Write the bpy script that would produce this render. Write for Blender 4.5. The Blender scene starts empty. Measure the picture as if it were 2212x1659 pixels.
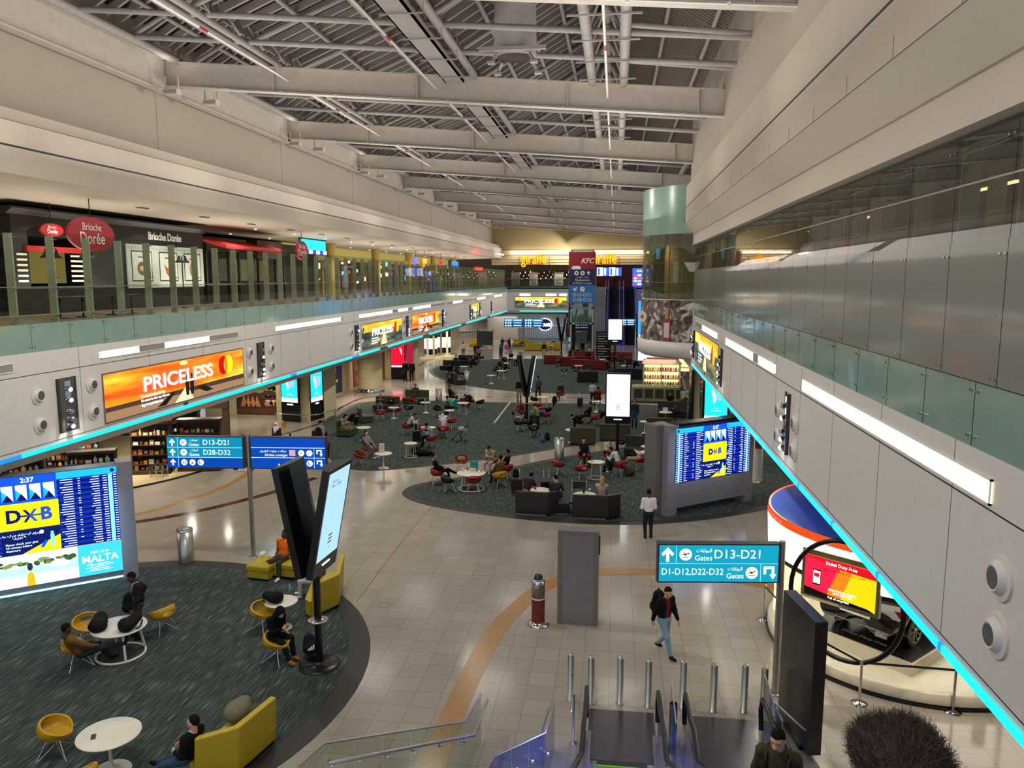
import bpy, bmesh, math, random
import numpy as np
from mathutils import Vector, Matrix, Euler
S = bpy.context.scene
COL = S.collection
PI = math.pi
R = math.radians
rnd = random.Random(7)
# ---------------- camera, world, exposure ----------------
F, CX, CY, H, VX, VY = 1680.0, 1106.0, 829.5, 9.0, 1331.0, 601.0
pitch = math.atan((CY - VY) / F)
yaw = math.atan((VX - CX) / math.hypot(F, CY - VY))
cam = bpy.data.cameras.new('camera')
cam.sensor_fit = 'HORIZONTAL'; cam.sensor_width = 36; cam.lens = 36 * F / 2212; cam.clip_end = 400; cam.clip_start = 0.05
co = bpy.data.objects.new('camera', cam); COL.objects.link(co)
co.location = (0, 0, H); co.rotation_euler = (PI / 2 - pitch, 0, yaw)
S.camera = co
FW = Vector((-math.sin(yaw) * math.cos(pitch), math.cos(yaw) * math.cos(pitch), -math.sin(pitch)))
RT = Vector((math.cos(yaw), math.sin(yaw), 0)); UP = RT.cross(FW)
def ray(px, py): return FW + RT * ((px - CX) / F) + UP * ((CY - py) / F)
def G(px, py, z=0.0):                      # a pixel of the photograph -> the point of the floor seen there
    d = ray(px, py); t = (z - H) / d.z
    return Vector((d.x * t, d.y * t, z))
S.view_settings.view_transform = 'Standard'; S.view_settings.look = 'None'
S.view_settings.gamma = 1.0; S.view_settings.use_curve_mapping = False
S.view_settings.exposure = 0.2
w = bpy.data.worlds.new('world'); S.world = w; w.use_nodes = True
w.node_tree.nodes['Background'].inputs[0].default_value = (0.85, 0.88, 1.0, 1)
w.node_tree.nodes['Background'].inputs[1].default_value = 0.8
S.cycles.max_bounces = 6; S.cycles.diffuse_bounces = 3; S.cycles.glossy_bounces = 4
S.cycles.adaptive_threshold = .025; S.cycles.transparent_max_bounces = 10; S.cycles.transmission_bounces = 4
S.cycles.sample_clamp_indirect = 4.0; S.cycles.caustics_reflective = False; S.cycles.caustics_refractive = False
def area(name, loc, size, power, col=(1, .93, .82), rot=(0, 0, 0), sy=None):
    l = bpy.data.lights.new(name, 'AREA'); l.energy = power; l.color = col
    l.shape = 'RECTANGLE'; l.size = size; l.size_y = sy or size
    o = bpy.data.objects.new(name, l); o.location = loc; o.rotation_euler = rot; COL.objects.link(o)
    return o
WARM = (1, .9, .74); NEUT = (1, .95, .88); COOL = (.8, .88, 1)
# unseen fill lights added in mid-air, rows of downlights over the concourses
def disk(name, loc, size, power, col=WARM, spread=150):
    o = area(name, loc, size, power, col); o.data.shape = 'DISK'; o.data.spread = R(spread); return o
for k, yy in enumerate((4, 16, 28, 40, 52, 64, 76, 88, 100, 112)):
    area('ceiling_fill', (-13.5, yy, 12.6), 7, 330 if yy < 60 else 200, (1, .94, .9), (PI, 0, 0), 11)  # added upward fill floating in the hall to brighten the roof
    area('ceiling_fill', (-1, yy, 12.6), 7, 300 if yy < 60 else 180, (1, .94, .9), (PI, 0, 0), 11)  # second row of the added roof fill
    for x in (-14.5, -7, .5): disk('hall_fill', (x, yy + 3, 15.0), 3, 60, NEUT)  # added soft downward fill, no lamp hangs here
    o = disk('wall_fill', (-8.5, yy + 5, 15.2), .5, 300, NEUT, 130); o.rotation_euler = (0, R(-42), 0)  # added fill aimed at a long wall, no fixture behind it
    o = disk('wall_fill', (-6.5, yy + 5, 15.2), .5, 400, NEUT, 130); o.rotation_euler = (0, R(52), 0)  # same added fill for the opposite wall
    area('gallery_fill', (-20.5, yy, 8.6), 3, 230, WARM, (PI, 0, 0), 9)  # added upward fill that lifts the dark gallery ceiling
for yy in (4, 16, 28, 40): area('bulkhead_fill', (2.3, yy, 9.7), 1.2, 60, NEUT, (PI, R(30), 0), 11)  # added upward fill for the underside of the right bulkhead
for k in range(17):
    yy = 9 + k * 6.5
    for x in (-18.8, -23.5): disk('concourse_downlight', (x, yy + (x < -20) * 3, 3.6), .22, 60)
    if yy < 100: disk('concourse_downlight', (7.2, yy, 3.6), .22, 40)
    disk('gallery_downlight', (-20.6, yy, 11.5), .3, 75, WARM)
# ---------------- materials ----------------
MAT = {}
def lin(c):
    if isinstance(c, str):
        c = tuple(int(c[i:i + 2], 16) / 255 for i in (0, 2, 4))
    return tuple(x / 12.92 if x <= .04045 else ((x + .055) / 1.055) ** 2.4 for x in c[:3]) + (1,)
def nn(nt, t, **k):
    n = nt.nodes.new(t)
    for a, v in k.items():
        if hasattr(n, a): setattr(n, a, v)
        else: n.inputs[a].default_value = v
    return n
def mat(name, col='808080', rough=.5, metal=0., var=.06, vs=6., emit=None, es=1., bump=0., spec=.5, coat=0.):
    """a plain paint/metal/fabric with procedural mottling"""
    if name in MAT: return MAT[name]
    m = bpy.data.materials.new(name); m.use_nodes = True; nt = m.node_tree; b = nt.nodes['Principled BSDF']
    b.inputs['Roughness'].default_value = rough; b.inputs['Metallic'].default_value = metal
    b.inputs['Specular IOR Level'].default_value = spec; b.inputs['Coat Weight'].default_value = coat
    c = lin(col)
    tc = nn(nt, 'ShaderNodeTexCoord'); no = nn(nt, 'ShaderNodeTexNoise', Scale=vs, Detail=3.)
    nt.links.new(tc.outputs['Object'], no.inputs['Vector'])
    if emit is None:
        rp = nn(nt, 'ShaderNodeValToRGB')
        rp.color_ramp.elements[0].position = .3; rp.color_ramp.elements[1].position = .7
        rp.color_ramp.elements[0].color = tuple(min(1, x * (1 - var)) for x in c[:3]) + (1,)
        rp.color_ramp.elements[1].color = tuple(min(1, x * (1 + var)) for x in c[:3]) + (1,)
        nt.links.new(no.outputs['Fac'], rp.inputs['Fac']); nt.links.new(rp.outputs['Color'], b.inputs['Base Color'])
    else:
        b.inputs['Base Color'].default_value = (0, 0, 0, 1); b.inputs['Specular IOR Level'].default_value = .08
        b.inputs['Emission Color'].default_value = lin(emit); b.inputs['Emission Strength'].default_value = es
    if bump:
        bp = nn(nt, 'ShaderNodeBump', Strength=bump, Distance=.01)
        nt.links.new(no.outputs['Fac'], bp.inputs['Height']); nt.links.new(bp.outputs[0], b.inputs['Normal'])
    MAT[name] = m
    return m
def glow(name, col, es=1.): return mat(name, emit=col, es=es, rough=.3)
def glassm(name, tint='E8F4EE', refl=.08, body=0., bodycol='7F968C', rough=.02, ior=1.45):
    if name in MAT: return MAT[name]
    m = bpy.data.materials.new(name); m.use_nodes = True; nt = m.node_tree; nt.nodes.remove(nt.nodes['Principled BSDF'])
    out = nt.nodes['Material Output']
    tr = nn(nt, 'ShaderNodeBsdfTransparent', Color=lin(tint)); gl = nn(nt, 'ShaderNodeBsdfAnisotropic', Roughness=rough)
    fr = nn(nt, 'ShaderNodeFresnel', IOR=ior); mx = nn(nt, 'ShaderNodeMixShader'); ad = nn(nt, 'ShaderNodeMath', operation='ADD')
    ad.inputs[1].default_value = refl; ad.use_clamp = True
    # gentle unevenness of the panes
    tc = nn(nt, 'ShaderNodeTexCoord'); no = nn(nt, 'ShaderNodeTexNoise', Scale=.55, Detail=1.); bp = nn(nt, 'ShaderNodeBump', Strength=.25, Distance=.02)
    nt.links.new(tc.outputs['Object'], no.inputs['Vector']); nt.links.new(no.outputs['Fac'], bp.inputs['Height']); nt.links.new(bp.outputs[0], gl.inputs['Normal'])
    ge = nn(nt, 'ShaderNodeNewGeometry'); mr = nn(nt, 'ShaderNodeMapRange'); mr.inputs[3].default_value = ior; mr.inputs[4].default_value = 1 / ior
    nt.links.new(ge.outputs['Backfacing'], mr.inputs[0]); nt.links.new(mr.outputs[0], fr.inputs['IOR'])      # the same reflection from both sides of a thin pane
    nt.links.new(fr.outputs[0], ad.inputs[0]); nt.links.new(ad.outputs[0], mx.inputs[0])
    src = tr.outputs[0]
    if body:
        df = nn(nt, 'ShaderNodeBsdfDiffuse', Color=lin(bodycol)); m2 = nn(nt, 'ShaderNodeMixShader'); m2.inputs[0].default_value = body
        nt.links.new(tr.outputs[0], m2.inputs[1]); nt.links.new(df.outputs[0], m2.inputs[2]); src = m2.outputs[0]
    nt.links.new(src, mx.inputs[1]); nt.links.new(gl.outputs[0], mx.inputs[2]); nt.links.new(mx.outputs[0], out.inputs['Surface'])
    MAT[name] = m
    return m
# ---------------- mesh collecting ----------------
class B:
    """collects shapes with a material per face; build() links them as ONE mesh object"""
    def __init__(s): s.v = []; s.f = []; s.m = []; s.mats = []; s.sm = []
    def mi(s, m):
        if m not in s.mats: s.mats.append(m)
        return s.mats.index(m)
    def add(s, vs, fs, m, smooth=False):
        o = len(s.v); s.v += [tuple(v) for v in vs]; k = s.mi(m)
        for f in fs: s.f.append(tuple(i + o for i in f)); s.m.append(k); s.sm.append(smooth)
        return s
    def box(s, a, b, m, rz=0, piv=None):
        (x0, y0, z0), (x1, y1, z1) = a, b
        x0, x1 = min(x0, x1), max(x0, x1); y0, y1 = min(y0, y1), max(y0, y1); z0, z1 = min(z0, z1), max(z0, z1)
        vs = [(x0, y0, z0), (x1, y0, z0), (x1, y1, z0), (x0, y1, z0), (x0, y0, z1), (x1, y0, z1), (x1, y1, z1), (x0, y1, z1)]
        if rz:
            px, py = piv or ((x0 + x1) / 2, (y0 + y1) / 2); c, q = math.cos(rz), math.sin(rz)
            vs = [(px + (x - px) * c - (y - py) * q, py + (x - px) * q + (y - py) * c, z) for x, y, z in vs]
        return s.add(vs, [(0, 3, 2, 1), (4, 5, 6, 7), (0, 1, 5, 4), (1, 2, 6, 5), (2, 3, 7, 6), (3, 0, 4, 7)], m)
    def hexa(s, vs, m): return s.add(vs, [(0, 3, 2, 1), (4, 5, 6, 7), (0, 1, 5, 4), (1, 2, 6, 5), (2, 3, 7, 6), (3, 0, 4, 7)], m)
    def bar(s, p, q, w_, h_, m):         # rectangular bar between two points
        p, q = Vector(p), Vector(q); d = (q - p).normalized()
        u = d.cross(Vector((0, 0, 1)))
        u = Vector((1, 0, 0)) if u.length < 1e-4 else u.normalized()
        n = u.cross(d)
        c = [(-1, -1), (1, -1), (1, 1), (-1, 1)]
        return s.hexa([p + u * a * w_ / 2 + n * b * h_ / 2 for a, b in c] + [q + u * a * w_ / 2 + n * b * h_ / 2 for a, b in c], m)
    def tube(s, pts, r, m, n=8, cap=True, closed=False, smooth=True):
        pts = [Vector(p) for p in pts]; L = len(pts); vs = []; rr = r if isinstance(r, (list, tuple)) else [r] * L
        pu = None
        for i, p in enumerate(pts):
            if closed: d = pts[(i + 1) % L] - pts[i - 1]
            else: d = pts[min(i + 1, L - 1)] - pts[max(i - 1, 0)]
            d.normalize()
            if pu is None:
                u = d.cross(Vector((0, 0, 1)))
                if u.length < 1e-3: u = Vector((1, 0, 0))
            else: u = pu - d * pu.dot(d)
            u.normalize(); pu = u; q = d.cross(u)
            for k in range(n):
                a = 2 * PI * k / n; vs.append(p + (u * math.cos(a) + q * math.sin(a)) * rr[i])
        fs = []
        for i in range(L if closed else L - 1):
            j = (i + 1) % L
            for k in range(n): fs.append((i * n + k, i * n + (k + 1) % n, j * n + (k + 1) % n, j * n + k))
        s.add(vs, fs, m, smooth)
        if cap and not closed: s.add(vs[:n][::-1], [tuple(range(n))], m); s.add(vs[-n:], [tuple(range(n))], m)
        return s
    def lathe(s, prof, c, m, n=24, smooth=True, a0=0, a1=2 * PI):
        full = abs(a1 - a0 - 2 * PI) < 1e-6; k = n if full else n + 1; vs = []
        for r_, z in prof:
            for i in range(k):
                a = a0 + (a1 - a0) * i / n; vs.append((c[0] + r_ * math.cos(a), c[1] + r_ * math.sin(a), c[2] + z))
        fs = []
        for j in range(len(prof) - 1):
            for i in range(n if full else n): i2 = (i + 1) % k; fs.append((j * k + i, j * k + i2, (j + 1) * k + i2, (j + 1) * k + i))
        return s.add(vs, fs, m, smooth)
    def prism(s, poly, z0, z1, m, side=None):
        n = len(poly)
        s.add([(x, y, z1) for x, y in poly], [tuple(range(n))], m); s.add([(x, y, z0) for x, y in poly], [tuple(range(n))[::-1]], m)
        return s.add([(x, y, z0) for x, y in poly] + [(x, y, z1) for x, y in poly], [(i, (i + 1) % n, n + (i + 1) % n, n + i) for i in range(n)], side or m)
    def ext(s, sec, y0, y1, m):          # profile in x,z swept along y
        n = len(sec)
        s.add([(x, y0, z) for x, z in sec] + [(x, y1, z) for x, z in sec], [(i, n + i, n + (i + 1) % n, (i + 1) % n) for i in range(n)], m)
        s.add([(x, y0, z) for x, z in sec], [tuple(range(n))], m)
        return s.add([(x, y1, z) for x, z in sec], [tuple(range(n))[::-1]], m)
    def ell(s, c, r, m, n=12):
        vs = []; fs = []; k = n // 2 + 1
        for j in range(k):
            t = PI * j / (k - 1)
            for i in range(n): a = 2 * PI * i / n; vs.append((c[0] + r[0] * math.sin(t) * math.cos(a), c[1] + r[1] * math.sin(t) * math.sin(a), c[2] + r[2] * math.cos(t)))
        for j in range(k - 1):
            for i in range(n): fs.append((j * n + i, (j + 1) * n + i, (j + 1) * n + (i + 1) % n, j * n + (i + 1) % n))
        return s.add(vs, fs, m, True)
    def quad(s, a, b, c, d, m): return s.add([a, b, c, d], [(0, 1, 2, 3)], m)
    def mesh(s, name):
        me = bpy.data.meshes.new(name); me.from_pydata(s.v, [], s.f)
        for m in s.mats: me.materials.append(m)
        me.polygons.foreach_set('material_index', s.m); me.polygons.foreach_set('use_smooth', s.sm)
        me.update(); return me
    def build(s, name, parent=None, loc=None, rot=None):
        return link(name, s.mesh(name), parent, loc, rot)
def link(name, me, parent=None, loc=None, rot=None):
    o = bpy.data.objects.new(name, me); COL.objects.link(o)
    if parent: o.parent = parent
    if loc is not None: o.location = loc
    if rot is not None: o.rotation_euler = rot if hasattr(rot, '__len__') else (0, 0, rot)
    return o
def tag(o, label, cat, group=None, kind=None):
    o['label'] = label; o['category'] = cat
    if group: o['group'] = group
    if kind: o['kind'] = kind
    return o
def thing(name, label, cat, loc=(0, 0, 0), rz=0, group=None):
    return tag(link(name, None, None, loc, rz), label, cat, group)
def struct(name, b, parent=None):
    o = b.build(name, parent)
    if not parent: o['kind'] = 'structure'
    return o
def copy_thing(o, loc, rz, label, group=None):
    kids = [c for c in o.children]
    r = o.copy(); COL.objects.link(r); r.location = loc; r.rotation_euler = (0, 0, rz); r['label'] = label
    if group: r['group'] = group
    for c in kids:
        d = c.copy(); COL.objects.link(d); d.parent = r
        for e in c.children: g = e.copy(); COL.objects.link(g); g.parent = d
    return r
_tc = {}
def text_mesh(body, size=1., ext=0., align='CENTER', bold=0., sx=1., shear=0.):
    """lettering as mesh, lying in x,y"""
    k = (body, size, ext, align, bold, sx, shear)
    if k not in _tc:
        cu = bpy.data.curves.new('txt', 'FONT'); cu.body = body; cu.size = size; cu.extrude = ext; cu.align_x = align; cu.align_y = 'CENTER'
        cu.offset = bold; cu.resolution_u = 3; cu.shear = shear
        o = bpy.data.objects.new('txt', cu); COL.objects.link(o); dg = bpy.context.evaluated_depsgraph_get(); dg.update()
        me = bpy.data.meshes.new_from_object(o.evaluated_get(dg)); bpy.data.objects.remove(o); bpy.data.curves.remove(cu)
        _tc[k] = ([tuple((v.co.x * sx, v.co.y, v.co.z)) for v in me.vertices], [tuple(p.vertices) for p in me.polygons]); bpy.data.meshes.remove(me)
    return _tc[k]
class Panel:
    """a flat printed or lit face: draws shapes and lettering on a plane given by origin, right and up vectors"""
    def __init__(s, b, o, u, v, n=None):
        s.b = b; s.o = Vector(o); s.u = Vector(u).normalized(); s.v = Vector(v).normalized(); s.n = s.u.cross(s.v); s.k = 0
    def P(s, x, y, l=0): return s.o + s.u * x + s.v * y + s.n * (.004 * l)
    def rect(s, x0, y0, x1, y1, m, l=1): s.b.add([s.P(x0, y0, l), s.P(x1, y0, l), s.P(x1, y1, l), s.P(x0, y1, l)], [(0, 1, 2, 3)], m); return s
    def poly(s, pts, m, l=1): s.b.add([s.P(x, y, l) for x, y in pts], [tuple(range(len(pts)))], m); return s
    def disc(s, x, y, r, m, l=1, ry=None, n=20): return s.poly([(x + r * math.cos(2 * PI * i / n), y + (ry or r) * math.sin(2 * PI * i / n)) for i in range(n)], m, l)
    def ring(s, x, y, r, w_, m, l=1, n=24):
        for i in range(n):
            a, c = 2 * PI * i / n, 2 * PI * (i + 1) / n
            s.poly([(x + r * math.cos(a), y + r * math.sin(a)), (x + r * math.cos(c), y + r * math.sin(c)), (x + (r - w_) * math.cos(c), y + (r - w_) * math.sin(c)), (x + (r - w_) * math.cos(a), y + (r - w_) * math.sin(a))], m, l)
        return s
    def line(s, x0, y0, x1, y1, w_, m, l=1):
        d = Vector((x1 - x0, y1 - y0)); d.normalize(); n = Vector((-d.y, d.x)) * w_ / 2
        return s.poly([(x0 - n.x, y0 - n.y), (x1 - n.x, y1 - n.y), (x1 + n.x, y1 + n.y), (x0 + n.x, y0 + n.y)], m, l)
    def text(s, t, x, y, size, m, l=2, align='CENTER', bold=0., sx=1., ext=0., shear=0.):
        vs, fs = text_mesh(t, size, ext, align, bold, sx, shear)
        s.b.add([s.P(x + a, y + c, l) + s.n * z for a, c, z in vs], fs, m); return s
# ---------------- floor, carpets ----------------
def floor_mat():
    m = bpy.data.materials.new('polished_stone_tiles'); m.use_nodes = True; nt = m.node_tree; b = nt.nodes['Principled BSDF']; L = nt.links.new
    tc = nn(nt, 'ShaderNodeTexCoord')
    br = nn(nt, 'ShaderNodeTexBrick', Scale=1.0); br.offset = 0; br.squash = 1
    br.inputs['Brick Width'].default_value = .6; br.inputs['Row Height'].default_value = .6; br.inputs['Mortar Size'].default_value = .006
    br.inputs['Color1'].default_value = lin('978E82'); br.inputs['Color2'].default_value = lin('A0978B'); br.inputs['Mortar'].default_value = lin('7A705F')
    br.inputs['Bias'].default_value = -.2
    n1 = nn(nt, 'ShaderNodeTexNoise', Scale=26., Detail=4.); n1.inputs['Roughness'].default_value = .8
    n2 = nn(nt, 'ShaderNodeTexNoise', Scale=.25, Detail=2.)
    r1 = nn(nt, 'ShaderNodeMapRange'); r1.inputs[1].default_value = .25; r1.inputs[2].default_value = .75; r1.inputs[3].default_value = .72; r1.inputs[4].default_value = 1.22
    r2 = nn(nt, 'ShaderNodeMapRange'); r2.inputs[3].default_value = .85; r2.inputs[4].default_value = 1.12
    mm = nn(nt, 'ShaderNodeMath', operation='MULTIPLY'); vm = nn(nt, 'ShaderNodeVectorMath', operation='SCALE')
    for x in (br, n1, n2): L(tc.outputs['Object'], x.inputs['Vector'])
    L(n1.outputs['Fac'], r1.inputs[0]); L(n2.outputs['Fac'], r2.inputs[0]); L(r1.outputs[0], mm.inputs[0]); L(r2.outputs[0], mm.inputs[1])
    L(br.outputs['Color'], vm.inputs[0]); L(mm.outputs[0], vm.inputs['Scale']); L(vm.outputs[0], b.inputs['Base Color'])
    b.inputs['Roughness'].default_value = .13; b.inputs['Specular IOR Level'].default_value = .55
    n3 = nn(nt, 'ShaderNodeTexNoise', Scale=1.3, Detail=2.); bp = nn(nt, 'ShaderNodeBump', Strength=.06, Distance=.02)
    L(tc.outputs['Object'], n3.inputs['Vector']); L(n3.outputs['Fac'], bp.inputs['Height']); L(bp.outputs[0], b.inputs['Normal'])
    return m
def carpet_mat(a):
    m = bpy.data.materials.new('streaked_dark_carpet'); m.use_nodes = True; nt = m.node_tree; b = nt.nodes['Principled BSDF']; L = nt.links.new
    tc = nn(nt, 'ShaderNodeTexCoord'); mp = nn(nt, 'ShaderNodeMapping'); mp.inputs['Rotation'].default_value = (0, 0, R(a)); mp.inputs['Scale'].default_value = (30, 1.1, 1)
    n = nn(nt, 'ShaderNodeTexNoise', Scale=1.6, Detail=1.5); n.inputs['Roughness'].default_value = .5
    rp = nn(nt, 'ShaderNodeValToRGB'); e = rp.color_ramp.elements; e[0].position = .35; e[0].color = lin('2B322F'); e[1].position = .8; e[1].color = lin('86918A')
    x = e.new(.56); x.color = lin('3B4440'); x = e.new(.62); x.color = lin('515C56')
    L(tc.outputs['Object'], mp.inputs[0]); L(mp.outputs[0], n.inputs['Vector']); L(n.outputs['Fac'], rp.inputs[0]); L(rp.outputs[0], b.inputs['Base Color'])
    b.inputs['Roughness'].default_value = .9; b.inputs['Specular IOR Level'].default_value = .15
    return m
MF = floor_mat()
ME = mat('carpet_border', '24221F', .55, vs=30); MBR = mat('brown_granite', '9A7345', .2, var=.3, vs=35); MRD = mat('dark_red_granite', '4A211A', .15, var=.2, vs=20)
MDK = mat('dark_inlay', '6B6252', .15, var=.15, vs=20)
b = B(); b.add([(-60, -6, 0), (40, -6, 0), (40, 165, 0), (-60, 165, 0)], [(0, 1, 2, 3)], MF); struct('floor', b)
def catmull(p, n=6, closed=True):
    o = []; L = len(p)
    for i in range(L if closed else L - 1):
        g = (lambda k: p[k % L]) if closed else (lambda k: p[min(max(k, 0), L - 1)])
        a, b_, c, d = [Vector(g(i + k)) for k in (-1, 0, 1, 2)]
        for j in range(n):
            t = j / n; o.append(tuple(.5 * ((2 * b_) + (c - a) * t + (2 * a - 5 * b_ + 4 * c - d) * t * t + (3 * b_ - a - 3 * c + d) * t ** 3)))
    if not closed: o.append(tuple(p[-1]))
    return o
def inset(poly, d):
    o = []; n = len(poly)
    for i in range(n):
        a, c = Vector(poly[i - 1]), Vector(poly[(i + 1) % n]); t = (c - a).normalized(); o.append((poly[i][0] - t.y * d, poly[i][1] + t.x * d))
    return o
def island(pts, w_, n=6, a=-10):
    poly = catmull(pts, n) if n else pts; MC = carpet_mat(a)
    struct('carpet_border', B().prism(poly, 0, .008, ME)); struct('carpet', B().prism(inset(poly, w_), 0, .014, MC))
circ = [(-12.6 + 7.08 * math.cos(R(a)), 15.4 + 7.08 * math.sin(R(a))) for a in range(0, 360, 5)]
island(circ, .52, 0, 0)
island([(-8.85, 31.3), (-8.3, 30.2), (-7.0, 29.3), (-5.0, 28.55), (-2.4, 27.98), (0, 27.93), (2.3, 28.45), (5, 29.9), (7.2, 31.9), (9, 35), (9.5, 40), (8.4, 45), (5.5, 45.9), (1.9, 42.5), (-2.9, 38.3), (-4.9, 36.1), (-6.8, 34.1), (-8.5, 32.6)], .4)
island([(-11.4, 34.6), (-8.4, 36.1), (-5.3, 38.3), (-3.0, 40.5), (2.0, 45.2), (5.5, 48.8), (8, 53), (4, 55.4), (-.9, 55.95), (-7.6, 55.6), (-15.4, 55.6), (-18.2, 54.2), (-18.6, 51), (-17.8, 45.1), (-15.7, 40), (-13.4, 35.6)], .4)
island([(-17.6, 72.5), (-15.2, 67.6), (-11, 62.9), (-6.4, 60.8), (-1.7, 60.6), (4, 61.2), (9, 65), (10, 78), (8, 85), (-4, 87), (-12.9, 86), (-17.2, 82), (-18.4, 77)], .4)
island([(-15, 108), (-8, 107), (-3, 108), (-3, 114), (-8, 117), (-16, 117)], .3)
def band(pts, w_, m, z=.004, name='floor_inlay'):
    p = catmull(pts, 8, False); l, r_ = [], []
    for i in range(len(p)):
        a, c = Vector(p[max(i - 1, 0)]), Vector(p[min(i + 1, len(p) - 1)]); t = (c - a).normalized(); n = Vector((-t.y, t.x)) * w_ / 2
        l.append((p[i][0] + n.x, p[i][1] + n.y, z)); r_.append((p[i][0] - n.x, p[i][1] - n.y, z))
    n = len(p); struct(name, B().add(l + r_, [(n + i, n + i + 1, i + 1, i) for i in range(n - 1)], m))
band([(-3.35, 9), (-3.25, 13), (-3.2, 15), (-3.1, 16.85), (-2.95, 18.6), (-2.5, 20.4), (-1.95, 21.8), (-1.1, 22.8), (0, 23.3), (1.5, 23.4), (4, 23.0), (7, 21.5)], .52, MBR)
band([(-21, 23.5), (-16.8, 26.6), (-14.5, 30), (-13.4, 33)], .38, MRD)
band([(-24, 21), (-19, 25.6), (-17.2, 29), (-16.8, 33), (-18.5, 40), (-21.5, 50), (-20.5, 58)], .3, MBR)
band([(-19.8, 40), (-18.2, 46), (-19.0, 52), (-18.2, 57.2), (-12, 58), (-2, 58.4), (6, 57.8)], .22, MRD)
band([(-17.5, 56), (-14, 57.2), (-6, 57.0), (5, 56.9)], .12, MDK); band([(-17, 62.5), (-13, 60), (-6, 59.3), (5, 59.5)], .2, MDK)
band([(-18, 66), (-20, 75), (-20, 90), (-15, 98), (-5, 99.5), (6, 98)], .3, MRD)
for a, c in (((880, 1300), (1010, 1108)), ((660, 1600), (860, 1240)), ((530, 1130), (700, 1320))): pass
band([G(770, 1300)[:2], G(885, 1150)[:2], G(938, 1091)[:2]], .03, MDK, .002)
band([G(737, 1230)[:2], G(1100, 1245)[:2], G(1420, 1240)[:2]], .02, MDK, .002)
MCV = glow('cove_light', 'FFF1D8', 1.5)
struct('trim_1', B().bar((G(1067, 915)[0], G(1067, 915)[1], .02), (G(1103, 868)[0], G(1103, 868)[1], .02), .12, .02, mat('steel_strip', 'D8D2BE', .25, .6)))
for q in ((831, 1307), (1498, 1137)):
    p = G(*q); b = B(); b.lathe([(.15, 0), (.15, .004), (.165, .004), (.165, 0)], (p.x, p.y, 0), MDK, 24); struct('trim_2', b)
# ---------------- long walls, galleries ----------------
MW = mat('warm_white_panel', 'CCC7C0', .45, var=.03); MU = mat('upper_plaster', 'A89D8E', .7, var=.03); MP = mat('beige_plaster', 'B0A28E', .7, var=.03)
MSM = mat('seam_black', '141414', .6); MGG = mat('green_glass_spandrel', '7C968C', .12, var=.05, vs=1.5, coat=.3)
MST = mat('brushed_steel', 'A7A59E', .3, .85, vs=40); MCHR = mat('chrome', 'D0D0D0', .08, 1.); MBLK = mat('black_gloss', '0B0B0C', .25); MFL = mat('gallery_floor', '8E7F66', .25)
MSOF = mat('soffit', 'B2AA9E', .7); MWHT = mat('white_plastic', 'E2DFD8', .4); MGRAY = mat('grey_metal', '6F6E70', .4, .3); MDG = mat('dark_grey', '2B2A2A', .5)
CY_ = glow('led_cyan', '14E4F0', 2.2); CB_ = glow('led_blue', '1470E8', 2.0); LT = glow('lightbox', 'FFF8EC', 4.5); LTY = glow('lightbox_warm', 'FFE7A8', 3.5)
XL, XR, YE, YR = -16.6, 4.5, 119.0, 46.4
def fascia(sgn, X, y0, y1, name):
    b = B(); e = sgn                     # e: direction away from the hall
    b.ext([(X, 4.06), (X, 6.88), (X + e * .3, 6.88), (X + e * .3, 4.06)], y0, y1, MW)
    b.ext([(X, 3.93), (X + e * .25, 3.65), (X + e * .55, 3.65), (X + e * .55, 4.0)], y0, y1, MW)
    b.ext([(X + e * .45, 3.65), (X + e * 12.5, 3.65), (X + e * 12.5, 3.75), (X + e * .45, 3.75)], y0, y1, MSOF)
    y = math.ceil(y0 / 1.85) * 1.85
    b.box((X - e * .004, y0, 6.23), (X + e * .01, y1, 6.25), MSM); b.box((X - e * .004, y0, 4.16), (X + e * .01, y1, 4.175), MSM)
    while y < y1: b.box((X - e * .003, y - .005, 4.17), (X + e * .01, y + .005, 6.88), MSM); y += 3.7 if sgn < 0 else 2.9
    b.box((X - e * .01, y0, 3.93), (X + e * .1, y1, 3.955), MGRAY)
    struct(name, b)
fascia(-1, XL, -4, YE, 'wall_left'); fascia(1, XR, -4, YR, 'wall_right')
# light strips along both edges
def led(sgn, X, y0, y1, segs, label, group):
    t = thing('edge_light_strip', label, 'light', (X, y0, 4.0), 0)
    b = B()
    for a, c, m in segs: b.box((-sgn * .03, a - y0, -.055), (0, c - y0, .055), m)
    b.build('diffuser', t)
seg = []; y = -4
for c, k in ((14.5, 'b'), (19.5, 'b'), (22.5, 'c'), (38, 'c'), (38.8, 'b'), (47.5, 'c'), (49, 'b'), (53.5, 'c'), (55.5, 'd'), (66, 'c'), (68.5, 'd'), (83, 'c'), (86, 'd'), (100, 'c'), (103, 'd'), (119, 'c')):
    if k != 'd': seg.append((y, c, CY_ if k == 'c' else CB_))
    y = c
led(-1, XL, -4, YE, seg, 'long cyan light strip along the lower edge of the wall beside the café gallery', 'edge light strips')
seg = []; y = -4
for c in (7.5, 10.8, 13.4, 16.2, 19.2, 23.5, 27.6, 33, 40, 46.4):
    seg.append((y, c - .12, CY_ if rnd.random() < .3 else glow('led_azure', '12A8EC', 2.4))); seg.append((c - .12, c, CB_)); y = c
led(1, XR, -4, YR, seg, 'long azure light strip along the lower edge of the wall beside the smoked glass', 'edge light strips')
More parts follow.
